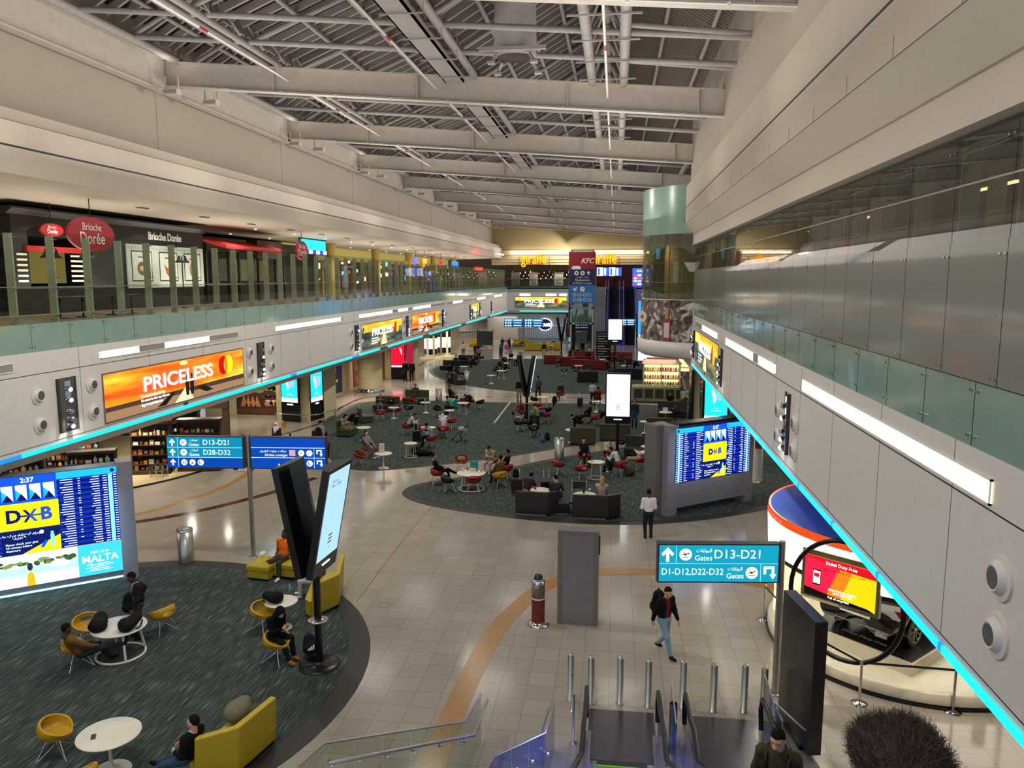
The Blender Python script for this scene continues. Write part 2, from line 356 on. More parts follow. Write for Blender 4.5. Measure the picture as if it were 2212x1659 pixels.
# green glass spandrels with point fixings, gallery floors
def spandrel(sgn, X, y0, y1, step, name, z0=6.88, z1=7.7):
    b = B(); y = y0; b.box((X, y0, z0), (X + sgn * .05, y1, z1), MGG)
    while y < y1:
        b.box((X - sgn * .004, y - .006, z0), (X + sgn * .01, y + .006, z1), MSM)
        for dy in (-.09, .09):
            for z in (z0 + .14, z1 - .1): b.tube([(X - sgn * .035, y + dy, z), (X, y + dy, z)], .022, MCHR, 8)
        y += step
    struct(name, b)
spandrel(-1, XL - .02, -4, YE, 1.62, 'trim_3'); spandrel(1, XR + .02, -4, YR, 1.6, 'trim_4')
b = B(); b.box((XL - .1, -4, 7.35), (-34, YE + 8, 7.6), MFL); struct('gallery_floor', b)
b = B(); b.box((XR + .1, -4, 7.35), (16, YR + 14, 7.6), MFL); struct('gallery_floor', b)
MGL = glassm('balustrade_glass', 'D6E0D8', .0, ior=1.33)
MRG = glassm('smoked_glass', '989C94', .04, .1, '8A887C', ior=1.33)
MFILM = glassm('grey_film', '8C8C86', .0, .72, '8E8F86', .1, 1.2)
def glasswall(sgn, X, y0, y1, step, z0, z1, m, names, label, group, bars=(), finh=None):
    y = y0; k = 0
    while y < y1:
        t = thing(names, label, 'glass panel', (X, y, z0), 0, group)
        B().quad((0, .008, 0), (0, step - .008, 0), (0, step - .008, z1 - z0), (0, .008, z1 - z0), m).build('pane', t)
        if sgn > 0: B().quad((-.012, .008, 0), (-.012, step - .008, 0), (-.012, step - .008, 1.75), (-.012, .008, 1.75), MFILM).build('film', t)
        b = B()
        for z in bars: b.box((-.02, .008, z - z0 - .012), (.02, step - .008, z - z0 + .012), MST)
        if bars: b.build('rail', t)
        f = B(); fh = finh or (z1 - z0)
        f.box((sgn * .1, .06, 0), (sgn * .34, .12, fh - .1), mat('pale_fin', 'A3A58C', .5))
        for z in (.08, fh * .5, fh - .2): f.tube([(-.03, .03, z), (sgn * .12, .03, z)], .018, MCHR, 6); f.tube([(-.03, .17, z), (sgn * .12, .17, z)], .018, MCHR, 6)
        f.build('post', t)
        y += step
glasswall(-1, XL, 2.05, YE - 1, 1.62, 7.7, 10.35, MGL, 'glass_screen_panel', 'tall clear glass screen panel on steel post along the café gallery', 'glass screen panels along the café gallery', (8.75, 7.95))
glasswall(1, XR, .2, YR - .5, 1.6, 7.72, 10.85, MRG, 'smoked_glass_panel', 'full height smoked glass panel with steel buttons above the green band', 'smoked glass panels of the lounge', (10.2,))
# lounge behind the smoked glass: frosted lower screen, slim columns, dark wall, ceiling with light slot
b = B(); b.box((5.6, -4, 7.6), (5.7, YR, 9.5), mat('frosted_screen', '777B74', .6)); b.build('lounge_screen')['kind'] = 'structure'
b = B(); b.box((9.5, -4, 7.6), (9.7, YR, 12), mat('lounge_wall', '2A2724', .6)); b.box((XR, -4, 10.9), (9.7, YR, 11), mat('lounge_ceiling', '35312C', .7)); b.build('lounge_shell')['kind'] = 'structure'
MCOL = mat('cream_column', 'C9B27A', .5)
for k in range(14):
    o = B().lathe([(.14, 0), (.14, 3.3)], (6.3, 5 + k * 3.1, 7.6), MCOL, 16).build('slim_column'); tag(o, 'slim cream column behind the smoked glass', 'column', 'slim columns behind the smoked glass')
for k in range(5):
    o = B().box((7.6, 9 + k * 7.5, 10.85), (7.75, 11 + k * 7.5, 10.9), LTY).build('ceiling_slot_light'); tag(o, 'warm slot light in the lounge ceiling behind smoked glass', 'light', 'lounge slot lights')
area('lounge_lamp', (7, 22, 10.7), 2, 60, WARM, (0, 0, 0), 34)
# upper right bulkhead
b = B(); Y0 = -4
b.ext([(3.72, 12.0), (3.72, 12.79), (3.8, 12.79), (3.8, 12.84), (3.72, 12.84), (3.72, 13.95), (4.2, 13.95), (4.2, 12.0)], Y0, 44.4, MU)
b.ext([(3.72, 11.98), (4.25, 11.45), (4.3, 11.45), (4.3, 12.0)], Y0, 45.4, MU)
b.ext([(4.3, 10.97), (4.3, 11.45), (4.5, 11.45), (4.5, 10.97)], Y0, 45.8, MU)
b.ext([(4.3, 10.88), (4.3, 10.97), (9.7, 10.97), (9.7, 10.88)], Y0, 46.2, MU)
b.box((3.715, Y0, 12.79), (3.79, 44.4, 12.835), MSM)
b.ext([(4.2, 12), (4.2, 13.95), (9, 13.95), (9, 12)], Y0, 44.4, MU)
for k in range(20): b.box((3.716, 3 + k * 2.2, 12.0), (3.73, 3.008 + k * 2.2, 12.3), MSM)
struct('bulkhead', b)
# upper left bulkhead, gallery ceiling, clerestory wall
b = B()
b.ext([(-17.4, 12), (-17.4, 12.77), (-17.46, 12.77), (-17.46, 12.83), (-17.4, 12.83), (-17.4, 13.5), (-17.75, 13.62), (-17.75, 13.95), (-18.6, 13.95), (-18.6, 12)], -4, YE, MU)
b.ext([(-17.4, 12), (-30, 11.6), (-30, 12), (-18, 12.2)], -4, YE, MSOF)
b.box((-17.47, -4, 12.77), (-17.42, YE, 12.83), MSM)
struct('bulkhead', b)
struct('wall_left', B().box((-19.3, -4, 12), (-19.1, YE, 19.5), MU))
b = B(); b.box((-30.2, -4, 7.6), (-30, YE, 12.2), mat('gallery_back_wall', '8F7B4E', .7)); struct('wall_left', b)
for i, y in enumerate((30.9, 35.9, 40.8, 46, 51, 56, 62, 68, 75, 82)):
    t = thing('downlight', 'small rectangular downlight in the sloping gallery ceiling', 'light', (-19.7, y, 11.9), 0, 'downlights in the gallery ceiling')
    B().box((-.12, -.3, -.01), (.12, .3, .03), MGRAY).build('frame', t); B().box((-.09, -.26, -.02), (.09, .26, 0), mat('dull_lens', '9A948A', .3)).build('lens', t)
for i in range(26):
    o = B().lathe([(0, 0), (.07, 0), (.07, .03)], (-21 - (i % 2) * 3, 44 + i * 2.8, 11.82 - (i % 2) * .1), LTY, 8).build('spotlight'); tag(o, 'tiny bright spotlight in the far gallery ceiling', 'light', 'spotlights of the far gallery')
# ---------------- roof: tilted cross beams, pipes, louvred bays ----------------
MB_ = mat('beam_paint', 'C4BBAE', .55, var=.06, vs=3); MPI = mat('pipe_paint', 'A29B97', .5, var=.08, vs=5); MRAF = mat('rafter_paint', '9A938C', .6)
MNG = mat('night_glazing', '0E1018', .2, var=.3, vs=2); MSHT = mat('roof_sheet', '8E8578', .6, var=.1, vs=8); MRED = mat('red_tape', 'B03030', .5)
SL = .0795
def zb(x): return 16.9 - SL * (x + 18.6)
BY = [7.3, 19.5, 31.7, 44, 56.2, 68.4, 80.6, 92.8, 105, 117]
NM = ('nearest', 'second', 'third', 'fourth', 'fifth', 'sixth', 'seventh', 'eighth', 'ninth', 'farthest')
for i, y in enumerate(BY):
    t = thing('roof_beam', 'wide painted steel roof beam across the hall, %s from the camera' % NM[i], 'beam', (0, y, 0), 0, 'roof beams')
    x0, x1 = -18.9, 5.4
    b = B()
    def slab(z0, z1, hy):
        b.hexa([(x0, -hy, zb(x0) + z0), (x1, -hy, zb(x1) + z0), (x1, hy, zb(x1) + z0), (x0, hy, zb(x0) + z0), (x0, -hy, zb(x0) + z1), (x1, -hy, zb(x1) + z1), (x1, hy, zb(x1) + z1), (x0, hy, zb(x0) + z1)], MB_)
    slab(0, .045, .22); slab(.045, .95, .03); slab(.95, 1.0, .22); b.build('girder', t)
    b = B()
    for x in (-14, -8, -2, 3): b.box((x - .02, -.2, zb(x) + .04), (x + .02, .2, zb(x) + .95), MB_)
    b.build('stiffener', t)
    b = B(); b.tube([(x0 + 3, -.27, zb(x0 + 3) - .03), (x1, -.27, zb(x1) - .03)], .022, MWHT, 6)
    for k in range(9): x = -16 + k * 2.3; b.box((x, -.29, zb(x) - .08), (x + .08, -.22, zb(x) + .02), MWHT)
    b.build('cable_conduit', t)
    if y < 46 or y > 0:
        for dx, dy in ((.5, -1.1), (1.1, .9)):
            z = zb(-18.6) - .35
            f = thing('floodlight', 'small box floodlight bracketed under the wall end of a roof beam', 'light', (-18.4 + dx, y + dy, z), 0, 'floodlights at the beam ends')
            B().box((-.3, -.18, -.22), (.3, .18, 0), MB_).build('housing', f); B().box((-.26, -.185, -.18), (.26, -.18, -.05), mat('dull_lens', '9A948A', .3)).build('lens', f)
            g = B(); g.bar((-.28, 0, 0), (-.28, 0, .5), .05, .05, MB_); g.bar((.28, 0, 0), (.28, 0, .5), .05, .05, MB_); g.bar((-.28, 0, .5), (-.6, 0, .5), .05, .05, MB_); g.build('bracket', f)
            area('floodlight_lamp', (-18.4 + dx, y + dy, z + .7), .3, 6, NEUT, (PI, 0, 0)) if dx < .6 and y < 60 else None
BYX = BY + [129]
for i in range(len(BY) - 1):
    y0, y1 = BY[i], BY[i + 1]
    b = B()                              # edge girder of the bay
    b.box((-18.75, y0 + .25, 16.62), (-18.7, y1 - .25, 17.95), MB_); b.box((-18.9, y0 + .25, 16.6), (-18.5, y1 - .25, 16.66), MB_); b.box((-18.9, y0 + .25, 17.92), (-18.5, y1 - .25, 17.98), MB_)
    struct('edge_girder', b)
    if i % 1 == 0: struct('pilaster', B().box((-19.12, y1 - .35, 13.9), (-19.08, y1 + .35, 16.6), MU))
    for k in range(1, 4):
        b = B(); y = y0 + (y1 - y0) * k / 4; z = 1.15; b.tube([(-18.4, y, zb(-18.4) + z), (5.2, y, zb(5.2) + z)], .1, MPI, 10)
        tag(b.build('purlin_pipe'), 'round purlin pipe crossing the hall between two roof beams', 'pipe', 'purlin pipes')
    b = B()
    for x, r_ in ((-18.2, .17), (-14.3, .17), (-13.7, .12), (-6.9, .13), (-5.7, .15), (-1.05, .17), (.15, .17), (4.3, .16)):
        b.tube([(x, y0 + .1, zb(x) + 1.05), (x, y1 - .1, zb(x) + 1.05)], r_, MPI, 12)
    tag(b.build('roof_pipe'), 'round roof chords running along the hall in one bay', 'pipe', 'roof chords')
    for x in (-14, -6.3, -.45):
        b = B(); n = 6
        for k in range(n):
            ya = y0 + .4 + (y1 - y0 - .8) * k / n; yb = y0 + .4 + (y1 - y0 - .8) * (k + 1) / n; ym = (ya + yb) / 2
            for s in (-.6, .6): b.tube([(x + s, ya, zb(x) + 1.05), (x, ym, zb(x) + 2.3)], .055, MPI, 6); b.tube([(x, ym, zb(x) + 2.3), (x + s, yb, zb(x) + 1.05)], .055, MPI, 6)
        b.tube([(x, y0, zb(x) + 2.3), (x, y1, zb(x) + 2.3)], .11, MPI, 10)
        tag(b.build('roof_truss'), 'tubular lattice roof truss running along the hall above the beams', 'truss', 'roof trusses')
    b = B()                              # cable tray and conduits
    b.box((-6.75, y0 + .1, zb(-6.5) + .62), (-6.0, y1 - .6, zb(-6.5) + .7), MPI); b.box((-6.75, y0 + .1, zb(-6.5) + .62), (-6.7, y1 - .6, zb(-6.5) + .85), MPI); b.box((-6.05, y0 + .1, zb(-6.5) + .62), (-6.0, y1 - .6, zb(-6.5) + .85), MPI)
    for k in range(5):
        y = y0 + 1 + k * 2.4
        b.bar((-6.9, y, zb(-6.5) + .58), (-5.6, y, zb(-6.5) + .58), .04, .04, MPI); b.bar((-5.6, y, zb(-6.5) + .58), (-5.6, y, zb(-6.5) + 1.5), .03, .03, MPI)
        b.bar((-1.5, y, zb(-.5) + .8), (.6, y, zb(-.5) + .8), .05, .05, MPI)
    tag(b.build('cable_tray'), 'long painted cable tray hung under the roof pipes, row %s' % NM[i], 'cable tray', 'cable trays')
    for x in (-13.3, -7.2, -.45):
        b = B(); b.tube([(x, y0 + .3, zb(x) + .45), (x, y1 - .3, zb(x) + .45)], .045, MWHT, 8); b.tube([(x, y0 + 5, zb(x) + .45), (x, y0 + 5.5, zb(x) + .45)], .05, MRED, 8)
        tag(b.build('sprinkler_pipe'), 'slim white sprinkler pipe with a red tape band under the roof', 'pipe', 'sprinkler pipes')
    # roof skin of the bay: three sloping louvred lights and one sheet slope
    b = B(); c = B()
    for (xa, xb_, za, zc, gz) in ((-18.6, -14.2, 1.7, 4.6, 1), (-13.8, -6.6, 1.7, 5.2, 1), (-5.9, -1.1, 1.7, 4.9, 1), (.2, 6.5, 4.8, 1.5, 0)):
        A, Cc = (xa, zb(xa) + za), (xb_, zb(xb_) + zc)
        c.add([(A[0], y0, A[1] + .3), (Cc[0], y0, Cc[1] + .3), (Cc[0], y1, Cc[1] + .3), (A[0], y1, A[1] + .3)], [(0, 1, 2, 3)], MNG if gz else MSHT)
        if gz: c.add([(Cc[0], y0, Cc[1] + .3), (Cc[0] + .05, y0, zb(Cc[0]) + 1.6), (Cc[0] + .05, y1, zb(Cc[0]) + 1.6), (Cc[0], y1, Cc[1] + .3)], [(0, 1, 2, 3)], MSHT)
        st = .78 if gz else .3; k = y0 + st / 2
        while k < y1:
            w_, h_ = (.12, .26) if gz else (.05, .1)
            b.bar((A[0], k, A[1] + (0 if gz else .2)), (Cc[0], k, Cc[1] + (0 if gz else .2)), w_, h_, MRAF if gz else MSHT); k += st
        for f in (.25, .5, .75):
            x, z = A[0] + (Cc[0] - A[0]) * f, A[1] + (Cc[1] - A[1]) * f; b.tube([(x, y0, z - .22), (x, y1, z - .22)], .09, MPI, 8)
        for f in range(3):
            k = y0 + 1.5 + f * 4; b.tube([(A[0], k, zb(A[0]) + 1.2), (Cc[0], k + 1, Cc[1] - .2)], .09, MPI, 8); b.tube([(Cc[0], k + 2, zb(Cc[0]) + 1.2), (Cc[0], k + 1, Cc[1] - .2)], .07, MPI, 8)
    struct('ceiling', c); tag(b.build('roof_louvre'), 'sloping painted louvre rafters under dark night glazing, row %s' % NM[i], 'rafters', 'roof louvres')
# round exhaust drum between the second and third beam
t = thing('exhaust_drum', 'big round grey exhaust drum hanging in a ring under the roof', 'duct', (-3.5, 27.2, 16.35))
B().lathe([(.62, 0), (.72, .1), (.7, 1.7), (.9, 1.9)], (0, 0, 0), MPI, 32).build('drum', t); B().lathe([(.95, 1.85), (1.0, 1.9), (.95, 1.95), (.9, 1.9)], (0, 0, 0), MPI, 32).build('rim', t)
b = B()
for a in range(4): ca, sa = math.cos(PI / 4 + a * PI / 2), math.sin(PI / 4 + a * PI / 2); b.bar((ca * .75, sa * .75, 0), (ca * 1.0, sa * 1.0, -.3), .08, .08, MPI); b.box((ca * 1.0 - .12, sa * 1.0 - .12, -.36), (ca * 1.0 + .12, sa * 1.0 + .12, -.28), MPI)
b.bar((-1.1, -.75, .1), (1.1, -.75, .1), .15, .12, MPI); b.build('bracket', t)
# little stray lights seen on the glazing are reflections; top closing planes
b = B(); b.add([(-19.3, -4, 22.5), (8, -4, 22.5), (8, 130, 22.5), (-19.3, 130, 22.5)], [(0, 1, 2, 3)], MNG); b.box((5.4, -4, 13.9), (5.6, 46, 22), MSHT); struct('ceiling', b)
struct('wall_right', B().box((3.95, -4, 13.9), (4.15, 44.4, 18.2), MU)); struct('wall_right', B().box((9.5, 46, 7.6), (9.7, 119, 12), mat('dark_shops', '2A221A', .6)))
# ---------------- far end ----------------
MTAN = mat('tan_plaster', 'A08C5E', .6); MYL = mat('cream_panel', 'C4B283', .5)
b = B(); b.box((-6.9, 121.5, 0), (12, 121.8, 7.4), mat('far_grey', '5A5A68', .6)); b.box((-30, 131, 0), (-6, 131.3, 3.7), MU); b.box((-19.4, 119, 12), (-19, 119.7, 19.5), MU); b.box((-19, 119.6, 13.1), (12, 119.9, 19), MTAN); b.box((-19, 119.2, 12.55), (12, 119.9, 13.2), MYL); b.box((-19, 119.4, 11.0), (12, 119.7, 12.6), MYL)
for z in (11.4, 11.8, 12.2): b.box((-19, 119.36, z), (12, 119.4, z + .03), MGRAY)
struct('wall_far', b)
t = thing('cove_light', 'long white cove light above the two orange café signs', 'light', (0, 119.2, 12.8))
for x in (-16, -11, -5.5, .5): B().box((x, -.1, -.13), (x + 4.9, .05, .13), LT).build('tube', t)
t = thing('cove_light', 'short white cove light turning the corner beside the red-lit bulkhead', 'light', (-16.9, 112, 12.5)); B().box((-.1, 0, -.1), (0, 6, .1), LT).build('tube', t)
area('cove_lamp', (-6, 118.6, 12.9), 20, 260, WARM, (R(70), 0, 0), .5)
b = B(); b.ext([(XL, 4.06), (XL, 6.88), (-6.9, 6.88), (-6.9, 4.06)], YE, YE + .3, MW); b.box((XL, YE, 3.65), (-6.9, YE + .5, 3.93), MW); b.box((XL, YE, 6.88), (-6.9, YE + .05, 7.7), MGG)
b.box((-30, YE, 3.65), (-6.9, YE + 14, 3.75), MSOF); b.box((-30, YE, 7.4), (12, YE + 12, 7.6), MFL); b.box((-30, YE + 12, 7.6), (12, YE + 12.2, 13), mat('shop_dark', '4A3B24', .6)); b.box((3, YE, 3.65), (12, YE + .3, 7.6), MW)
struct('wall_far', b)
t = thing('edge_light_strip', 'short cyan light strip along the far wall under the wide advert', 'light', (0, YE, 4.0)); B().box((XL + 2, -.03, -.06), (-7, 0, .06), CY_).build('diffuser', t)
for x in (-13.8, -9.8, -7.0 - .7):
    o = B().box((x - .8, YE - .03, 6.36), (x + .8 - (.5 if x > -9 else 0), YE, 6.64), LT).build('light_slot'); tag(o, 'bright light slot on the far wall above the wide advert', 'light', 'light slots of the far wall')
glass_n = 0
for x in range(7):
    t = thing('glass_screen_panel', 'clear glass panel of the far gallery railing', 'glass panel', (XL + .1 + x * 1.37, YE, 7.7), 0, 'glass panels of the far railing')
    B().box((0, -.006, 0), (1.35, .006, 1.25), MGL).build('pane', t); B().box((0, -.03, 1.2), (1.37, .03, 1.25), MST).build('rail', t)
def sign3d(name, label, cat, body, loc, rz, size, m, bold=0., sx=1., ext=.06, glowback=None, shear=0.):
    b = B(); P_ = Panel(b, (0, 0, 0), (1, 0, 0), (0, 0, 1)); P_.text(body, 0, 0, size, m, 0, bold=bold, sx=sx, ext=ext, shear=shear)
    o = b.build(name, None, loc, rz); return tag(o, label, cat)
OR = glow('sign_orange', 'FFB400', 2.3); ORR = glow('sign_red_edge', 'FF2A00', 1.3)
for x, lab in ((-12.4, 'orange lit giraffe sign nearer the glass gallery corner'), (-1.9, 'orange lit giraffe sign partly behind the hanging red banner')):
    t = thing('illuminated_sign', lab, 'sign', (x, 118.9, 11.85))
    b = B(); Panel(b, (0, .05, 0), (1, 0, 0), (0, 0, 1)).text('giraffe', 0, 0, 2.2, ORR, 0, bold=.035, sx=.72, ext=.05); b.build('halo', t)
    b = B(); Panel(b, (0, -.08, 0), (1, 0, 0), (0, 0, 1)).text('giraffe', 0, 0, 2.2, OR, 0, bold=.0, sx=.72, ext=.04); b.build('lettering', t)
    f = B()
    for xx in (-2.3, 2.3): f.bar((xx, 0, -2.2), (xx, 0, .3), .06, .06, MBLK)
    f.bar((-2.3, 0, .3), (-1.9, 0, .3), .06, .06, MBLK); f.bar((1.9, 0, .3), (2.3, 0, .3), .06, .06, MBLK); f.build('frame', t)
# shops on the far gallery: counters, posters, screens and bottle lights
t = thing('storefront', 'long dark café front with warm lit shelves on the far gallery', 'shop', (0, 121.5, 7.6))
b = B(); b.box((-16, 0, 2.5), (-3, .3, 3.3), mat('shop_fascia', '6B5430', .5)); b.box((-16, 0, 0), (-3, .1, 1), mat('shop_counter', '5B4A35', .5))
for x in (-16, -12.9, -9.6, -6.4, -3.1): b.box((x - .1, -.05, 0), (x + .1, .2, 2.6), MTAN)
b.build('frame', t)
b = B()
for k in range(46):
    x = -15.5 + k * .27; z = 1.1 + (k * 37 % 11) * .12; b.box((x, .6, z), (x + .08, .68, z + .1 + (k % 3) * .06), glow(('bulb_a', 'bulb_b', 'bulb_c')[k % 3], ('FFD890', 'FFB060', 'FFFFFF')[k % 3], 3))
b.build('shelf_lights', t)
for i, (x, l) in enumerate(((-15.4, 'grey menu poster at the corner of the far gallery'), (-12.6, 'white menu poster with red lettering on the far gallery'), (-8.7, 'white menu poster with black lettering on the far gallery'))):
    t = thing('poster', l, 'poster', (x, 120.2, 7.6)); b = B(); P_ = Panel(b, (0, 0, 0), (1, 0, 0), (0, 0, 1)); b.box((-.65, .01, .3), (.65, .06, 2.3), mat('poster_white', 'D8D2C4', .5) if i else mat('poster_grey', '9A988E', .5))
    m = (MDG, mat('poster_red', 'B84040', .5), MBLK)[i]
    P_.text('COLD', 0, 1.5, .42, m, 1); P_.text('BREW', 0, 1.1, .36, m, 1)
    for k in range(3): P_.rect(-.45, .75 - k * .14, .45, .8 - k * .14, m, 1)
    b.build('print', t)
# red kitchen front with blue-white menu screens
t = thing('storefront', 'red tiled counter front with white-blue menu screens at the far right gallery', 'shop', (0, 123, 7.6))
B().box((-4.2, 0, 0), (10, .2, 3.1), mat('red_tiles', '5E1A14', .4, var=.3, vs=12)).build('wall', t)
b = B(); P_ = Panel(b, (-3.9, -.02, 1.75), (1, 0, 0), (0, 0, 1)); Mw, Mb = glow('menu_white', 'DDE8FF', 2.4), glow('menu_blue', '2A55E0', 2)
for k in range(5): P_.rect(k * .95, 0, k * .95 + .9, 1.3, Mb if k % 2 == 0 else Mw, 1); P_.rect(k * .95 + .12, .1, k * .95 + .42, 1.2, Mw if k % 2 == 0 else Mb, 2)
P_.rect(6.4, -1.6, 9.3, 1.2, Mb, 1)
for k in range(14): P_.rect(6.6 + (k % 4) * .62, -1.4 + (k // 4) * .45, 7.1 + (k % 4) * .62, -1.1 + (k // 4) * .45, glow(('mn_a', 'mn_b', 'mn_c')[k % 3], ('E84040', 'FFFFFF', 'F0B070')[k % 3], 1.6), 2)
P_.text('GIRAFFE', 7.9, .75, .5, Mw, 2); b.build('screen', t)
# ---------------- far recess, chemist wall ----------------
MSLAT = bpy.data.materials.new('slatted_grey_wall'); MSLAT.use_nodes = True; nt = MSLAT.node_tree; p_ = nt.nodes['Principled BSDF']
wv = nn(nt, 'ShaderNodeTexWave', Scale=.9); wv.bands_direction = 'X'; tcn = nn(nt, 'ShaderNodeTexCoord'); rp = nn(nt, 'ShaderNodeValToRGB'); rp.color_ramp.elements[0].color = lin('86868F'); rp.color_ramp.elements[1].color = lin('B4B4BA')
nt.links.new(tcn.outputs['Object'], wv.inputs[0]); nt.links.new(wv.outputs['Fac'], rp.inputs[0]); nt.links.new(rp.outputs[0], p_.inputs['Base Color'])
b = B(); b.box((-26, 117, 0), (-7.4, 117.3, 3.65), MSLAT); b.hexa([(-24, 116.9, .9), (-7.4, 116.9, 1.9), (-7.4, 117, 1.9), (-24, 117, .9), (-24, 116.9, 1.0), (-7.4, 116.9, 2.02), (-7.4, 117, 2.02), (-24, 117, 1.0)], MWHT); struct('wall_far', b)
area('recess_lamp', (-12, 112, 3.55), 12, 260, COOL, (0, 0, 0), 3)
b = B(); b.box((-18.6, 113, 0), (-14.4, 116, 3.4), MP); struct('wall_block', b)
t = thing('illuminated_sign', 'round dark blue glowing chemist sign on the slatted wall', 'sign', (-10.5, 116.86, 2.1))
b = B(); P_ = Panel(b, (0, 0, 0), (1, 0, 0), (0, 0, 1)); P_.disc(0, 0, 1.08, glow('sign_white', 'CFE8FF', 3), 0, .92, 32); P_.disc(0, 0, .98, mat('sign_navy', '0A1A50', .4), 3, .82, 32); P_.text('Boots', 0, 0, .95, glow('sign_white', '', 1), 5, bold=.03, sx=.72, shear=.4); b.build('face', t)
# red lit shop to its right
t = thing('storefront', 'red lit shop front with white heading beside the lift', 'shop', (-6.6, 110, 0)); b = B(); b.box((0, 0, 0), (2.2, .2, 3.6), mat('shop_red', '7A0C12', .4)); P_ = Panel(b, (0, -.01, 0), (1, 0, 0), (0, 0, 1))
P_.rect(.1, 2.7, 1.4, 3.4, glow('shop_heading', 'FFE4D8', 2.5), 1); P_.rect(1.5, .8, 2.1, 3.3, glow('shop_redlit', 'D00818', 1.5), 1); P_.rect(.1, .1, 2.1, .7, glow('shop_cyanlit', '58D8D8', 1), 1); P_.rect(.2, .8, 1.3, 2.6, mat('shop_grey', '6A6466', .4), 1); b.build('front', t)
# lift with glass shaft, landing floor, hanging banner
MLG = glassm('lift_glass', 'BFD6D0', .1, .25, '8FB0AA'); t = thing('lift_shaft', 'glazed lift shaft with steel frame and double doors under the blue banner', 'lift', (-4.15, 97.2, 0))
b = B()
for x in (-1.45, 1.25):
    for y in (0, 2.6): b.box((x, y, 0), (x + .2, y + .2, 12.4), mat('pale_green_steel', '9DB0A8', .4))
for z in (3.3, 5.2, 7.4, 10, 12.3): b.box((-1.45, 0, z), (1.45, .2, z + .22), mat('pale_green_steel', '', 0))
b.build('frame', t)
b = B(); b.box((-1.3, .05, 3.5), (1.3, .08, 12.3), MLG); b.box((-1.4, .1, 0), (-1.37, 2.7, 12.3), MLG); b.box((1.37, .1, 0), (1.4, 2.7, 12.3), MLG); b.build('glazing', t)
b = B(); b.box((-.7, 0, 0), (-.01, .05, 2.4), MLG); b.box((.01, 0, 0), (.7, .05, 2.4), MLG)
for x in (-.75, -.03, .68): b.box((x, -.03, 0), (x + .07, .04, 2.45), MCHR)
b.box((-.75, -.03, 2.4), (.75, .04, 2.5), MCHR); b.build('door', t)
b = B(); b.box((-.85, -.3, 2.75), (.95, -.2, 3.45), mat('sign_navy', '', 0)); P_ = Panel(b, (-.85, -.31, 2.75), (1, 0, 0), (0, 0, 1))
for r_ in (.18, .5): P_.disc(.2, r_, .09, MWHT, 1); P_.disc(.45, r_, .09, MWHT, 1); P_.rect(.65, r_ - .04, 1.6, r_ + .05, MWHT, 1)
b.build('sign', t)
b = B(); b.box((-1.7, .3, 3.0), (-1.6, 2.9, 12.3), mat('lift_back', '5A605C', .5)); b.box((-1.4, 2.5, 0), (1.4, 2.6, 12.3), mat('lift_back', '', 0)); b.build('back_panel', t)
t = thing('hanging_banner', 'tall hanging banner with red head, navy middle and light blue foot', 'banner', (-4.1, 96.9, 0))
b = B(); b.box((-1.58, 0, 5.95), (1.58, .1, 12.2), mat('banner_blue', '2C6FB4', .5)); P_ = Panel(b, (0, -.005, 0), (1, 0, 0), (0, 0, 1))
NV = mat('banner_navy', '1A1F4E', .5); P_.rect(-1.58, 8.15, 1.58, 10.1, NV, 1); P_.rect(-1.58, 10.1, 1.58, 12.2, mat('banner_red', '8C1A24', .5), 1)
P_.text('KFC', 0.55, 11.1, .85, MWHT, 2, shear=.3, bold=.02); P_.poly([(-1.4, 10.1), (-.2, 10.1), (-.35, 10.5), (-1.2, 10.5)], MWHT, 2)
for x in (-.75, 0): P_.disc(x, 9.62, .27, MWHT, 2); P_.disc(x, 9.62, .12, NV, 3)
def arrow(P_, x, y, s_, m, a=90, l=2):
    c, q = math.cos(R(a)), math.sin(R(a)); T = lambda u, v: (x + (u * c - v * q) * s_, y + (u * q + v * c) * s_)
    P_.poly([T(-.5, -.1), T(.3, -.1), T(.3, .1), T(-.5, .1)], m, l); P_.poly([T(.5, 0), T(.05, .42), T(-.12, .3), T(.22, 0)], m, l); P_.poly([T(.5, 0), T(.22, 0), T(-.12, -.3), T(.05, -.42)], m, l)
arrow(P_, .72, 9.62, .55, MWHT); P_.text('Restaurants', 0, 8.78, .38, MWHT, 2); P_.text('& Airline Lounges', 0, 8.4, .33, MWHT, 2); P_.text('ﺔﻴﻋﺎﻄﻟﺍ ﺕﻻﺎﺻ', 0, 9.12, .26, MWHT, 2)
arrow(P_, -.9, 7.65, .6, MWHT, 225); P_.disc(0, 7.65, .3, MWHT, 2); P_.poly([(-.2, 7.6), (.2, 7.72), (.2, 7.78), (-.2, 7.66)], NV, 3); P_.text('D13-D21', 0, 6.95, .62, MWHT, 2); P_.text('D28-D32', 0, 6.35, .62, MWHT, 2); b.build('print', t)
# far escalators and grey stair
VB = glow('violet_light', '1A1CD8', .9)
def escal_far(x, label):
    t = thing('escalator', label, 'escalator', (x, 106, 0), 0, None)
    b = B(); b.add([(-.6, 0, .1), (.6, 0, .1), (.6, 13, 7.7), (-.6, 13, 7.7)], [(0, 1, 2, 3)], mat('step_black', '08080C', .9, spec=.1)); b.build('steps', t)
    for s in (-.85, .85):
        b = B(); b.add([(s, 0, 0), (s, 13, 7.6), (s, 13, 8.5), (s, 0, .95)], [(0, 1, 2, 3)], VB); b.bar((s, 0, .1), (s, 13, 7.7), .1, .3, VB); b.build('balustrade', t)
        B().tube([(s, -.6, .5), (s, -.4, .95), (s, 0, 1.05), (s, 13, 8.6), (s, 13.8, 8.65)], .05, MBLK, 6).build('handrail', t)
escal_far(-.3, 'far escalator with violet lit sides, one nearer the grey stair'); escal_far(1.95, 'far escalator with violet lit sides, one next to the round tower')
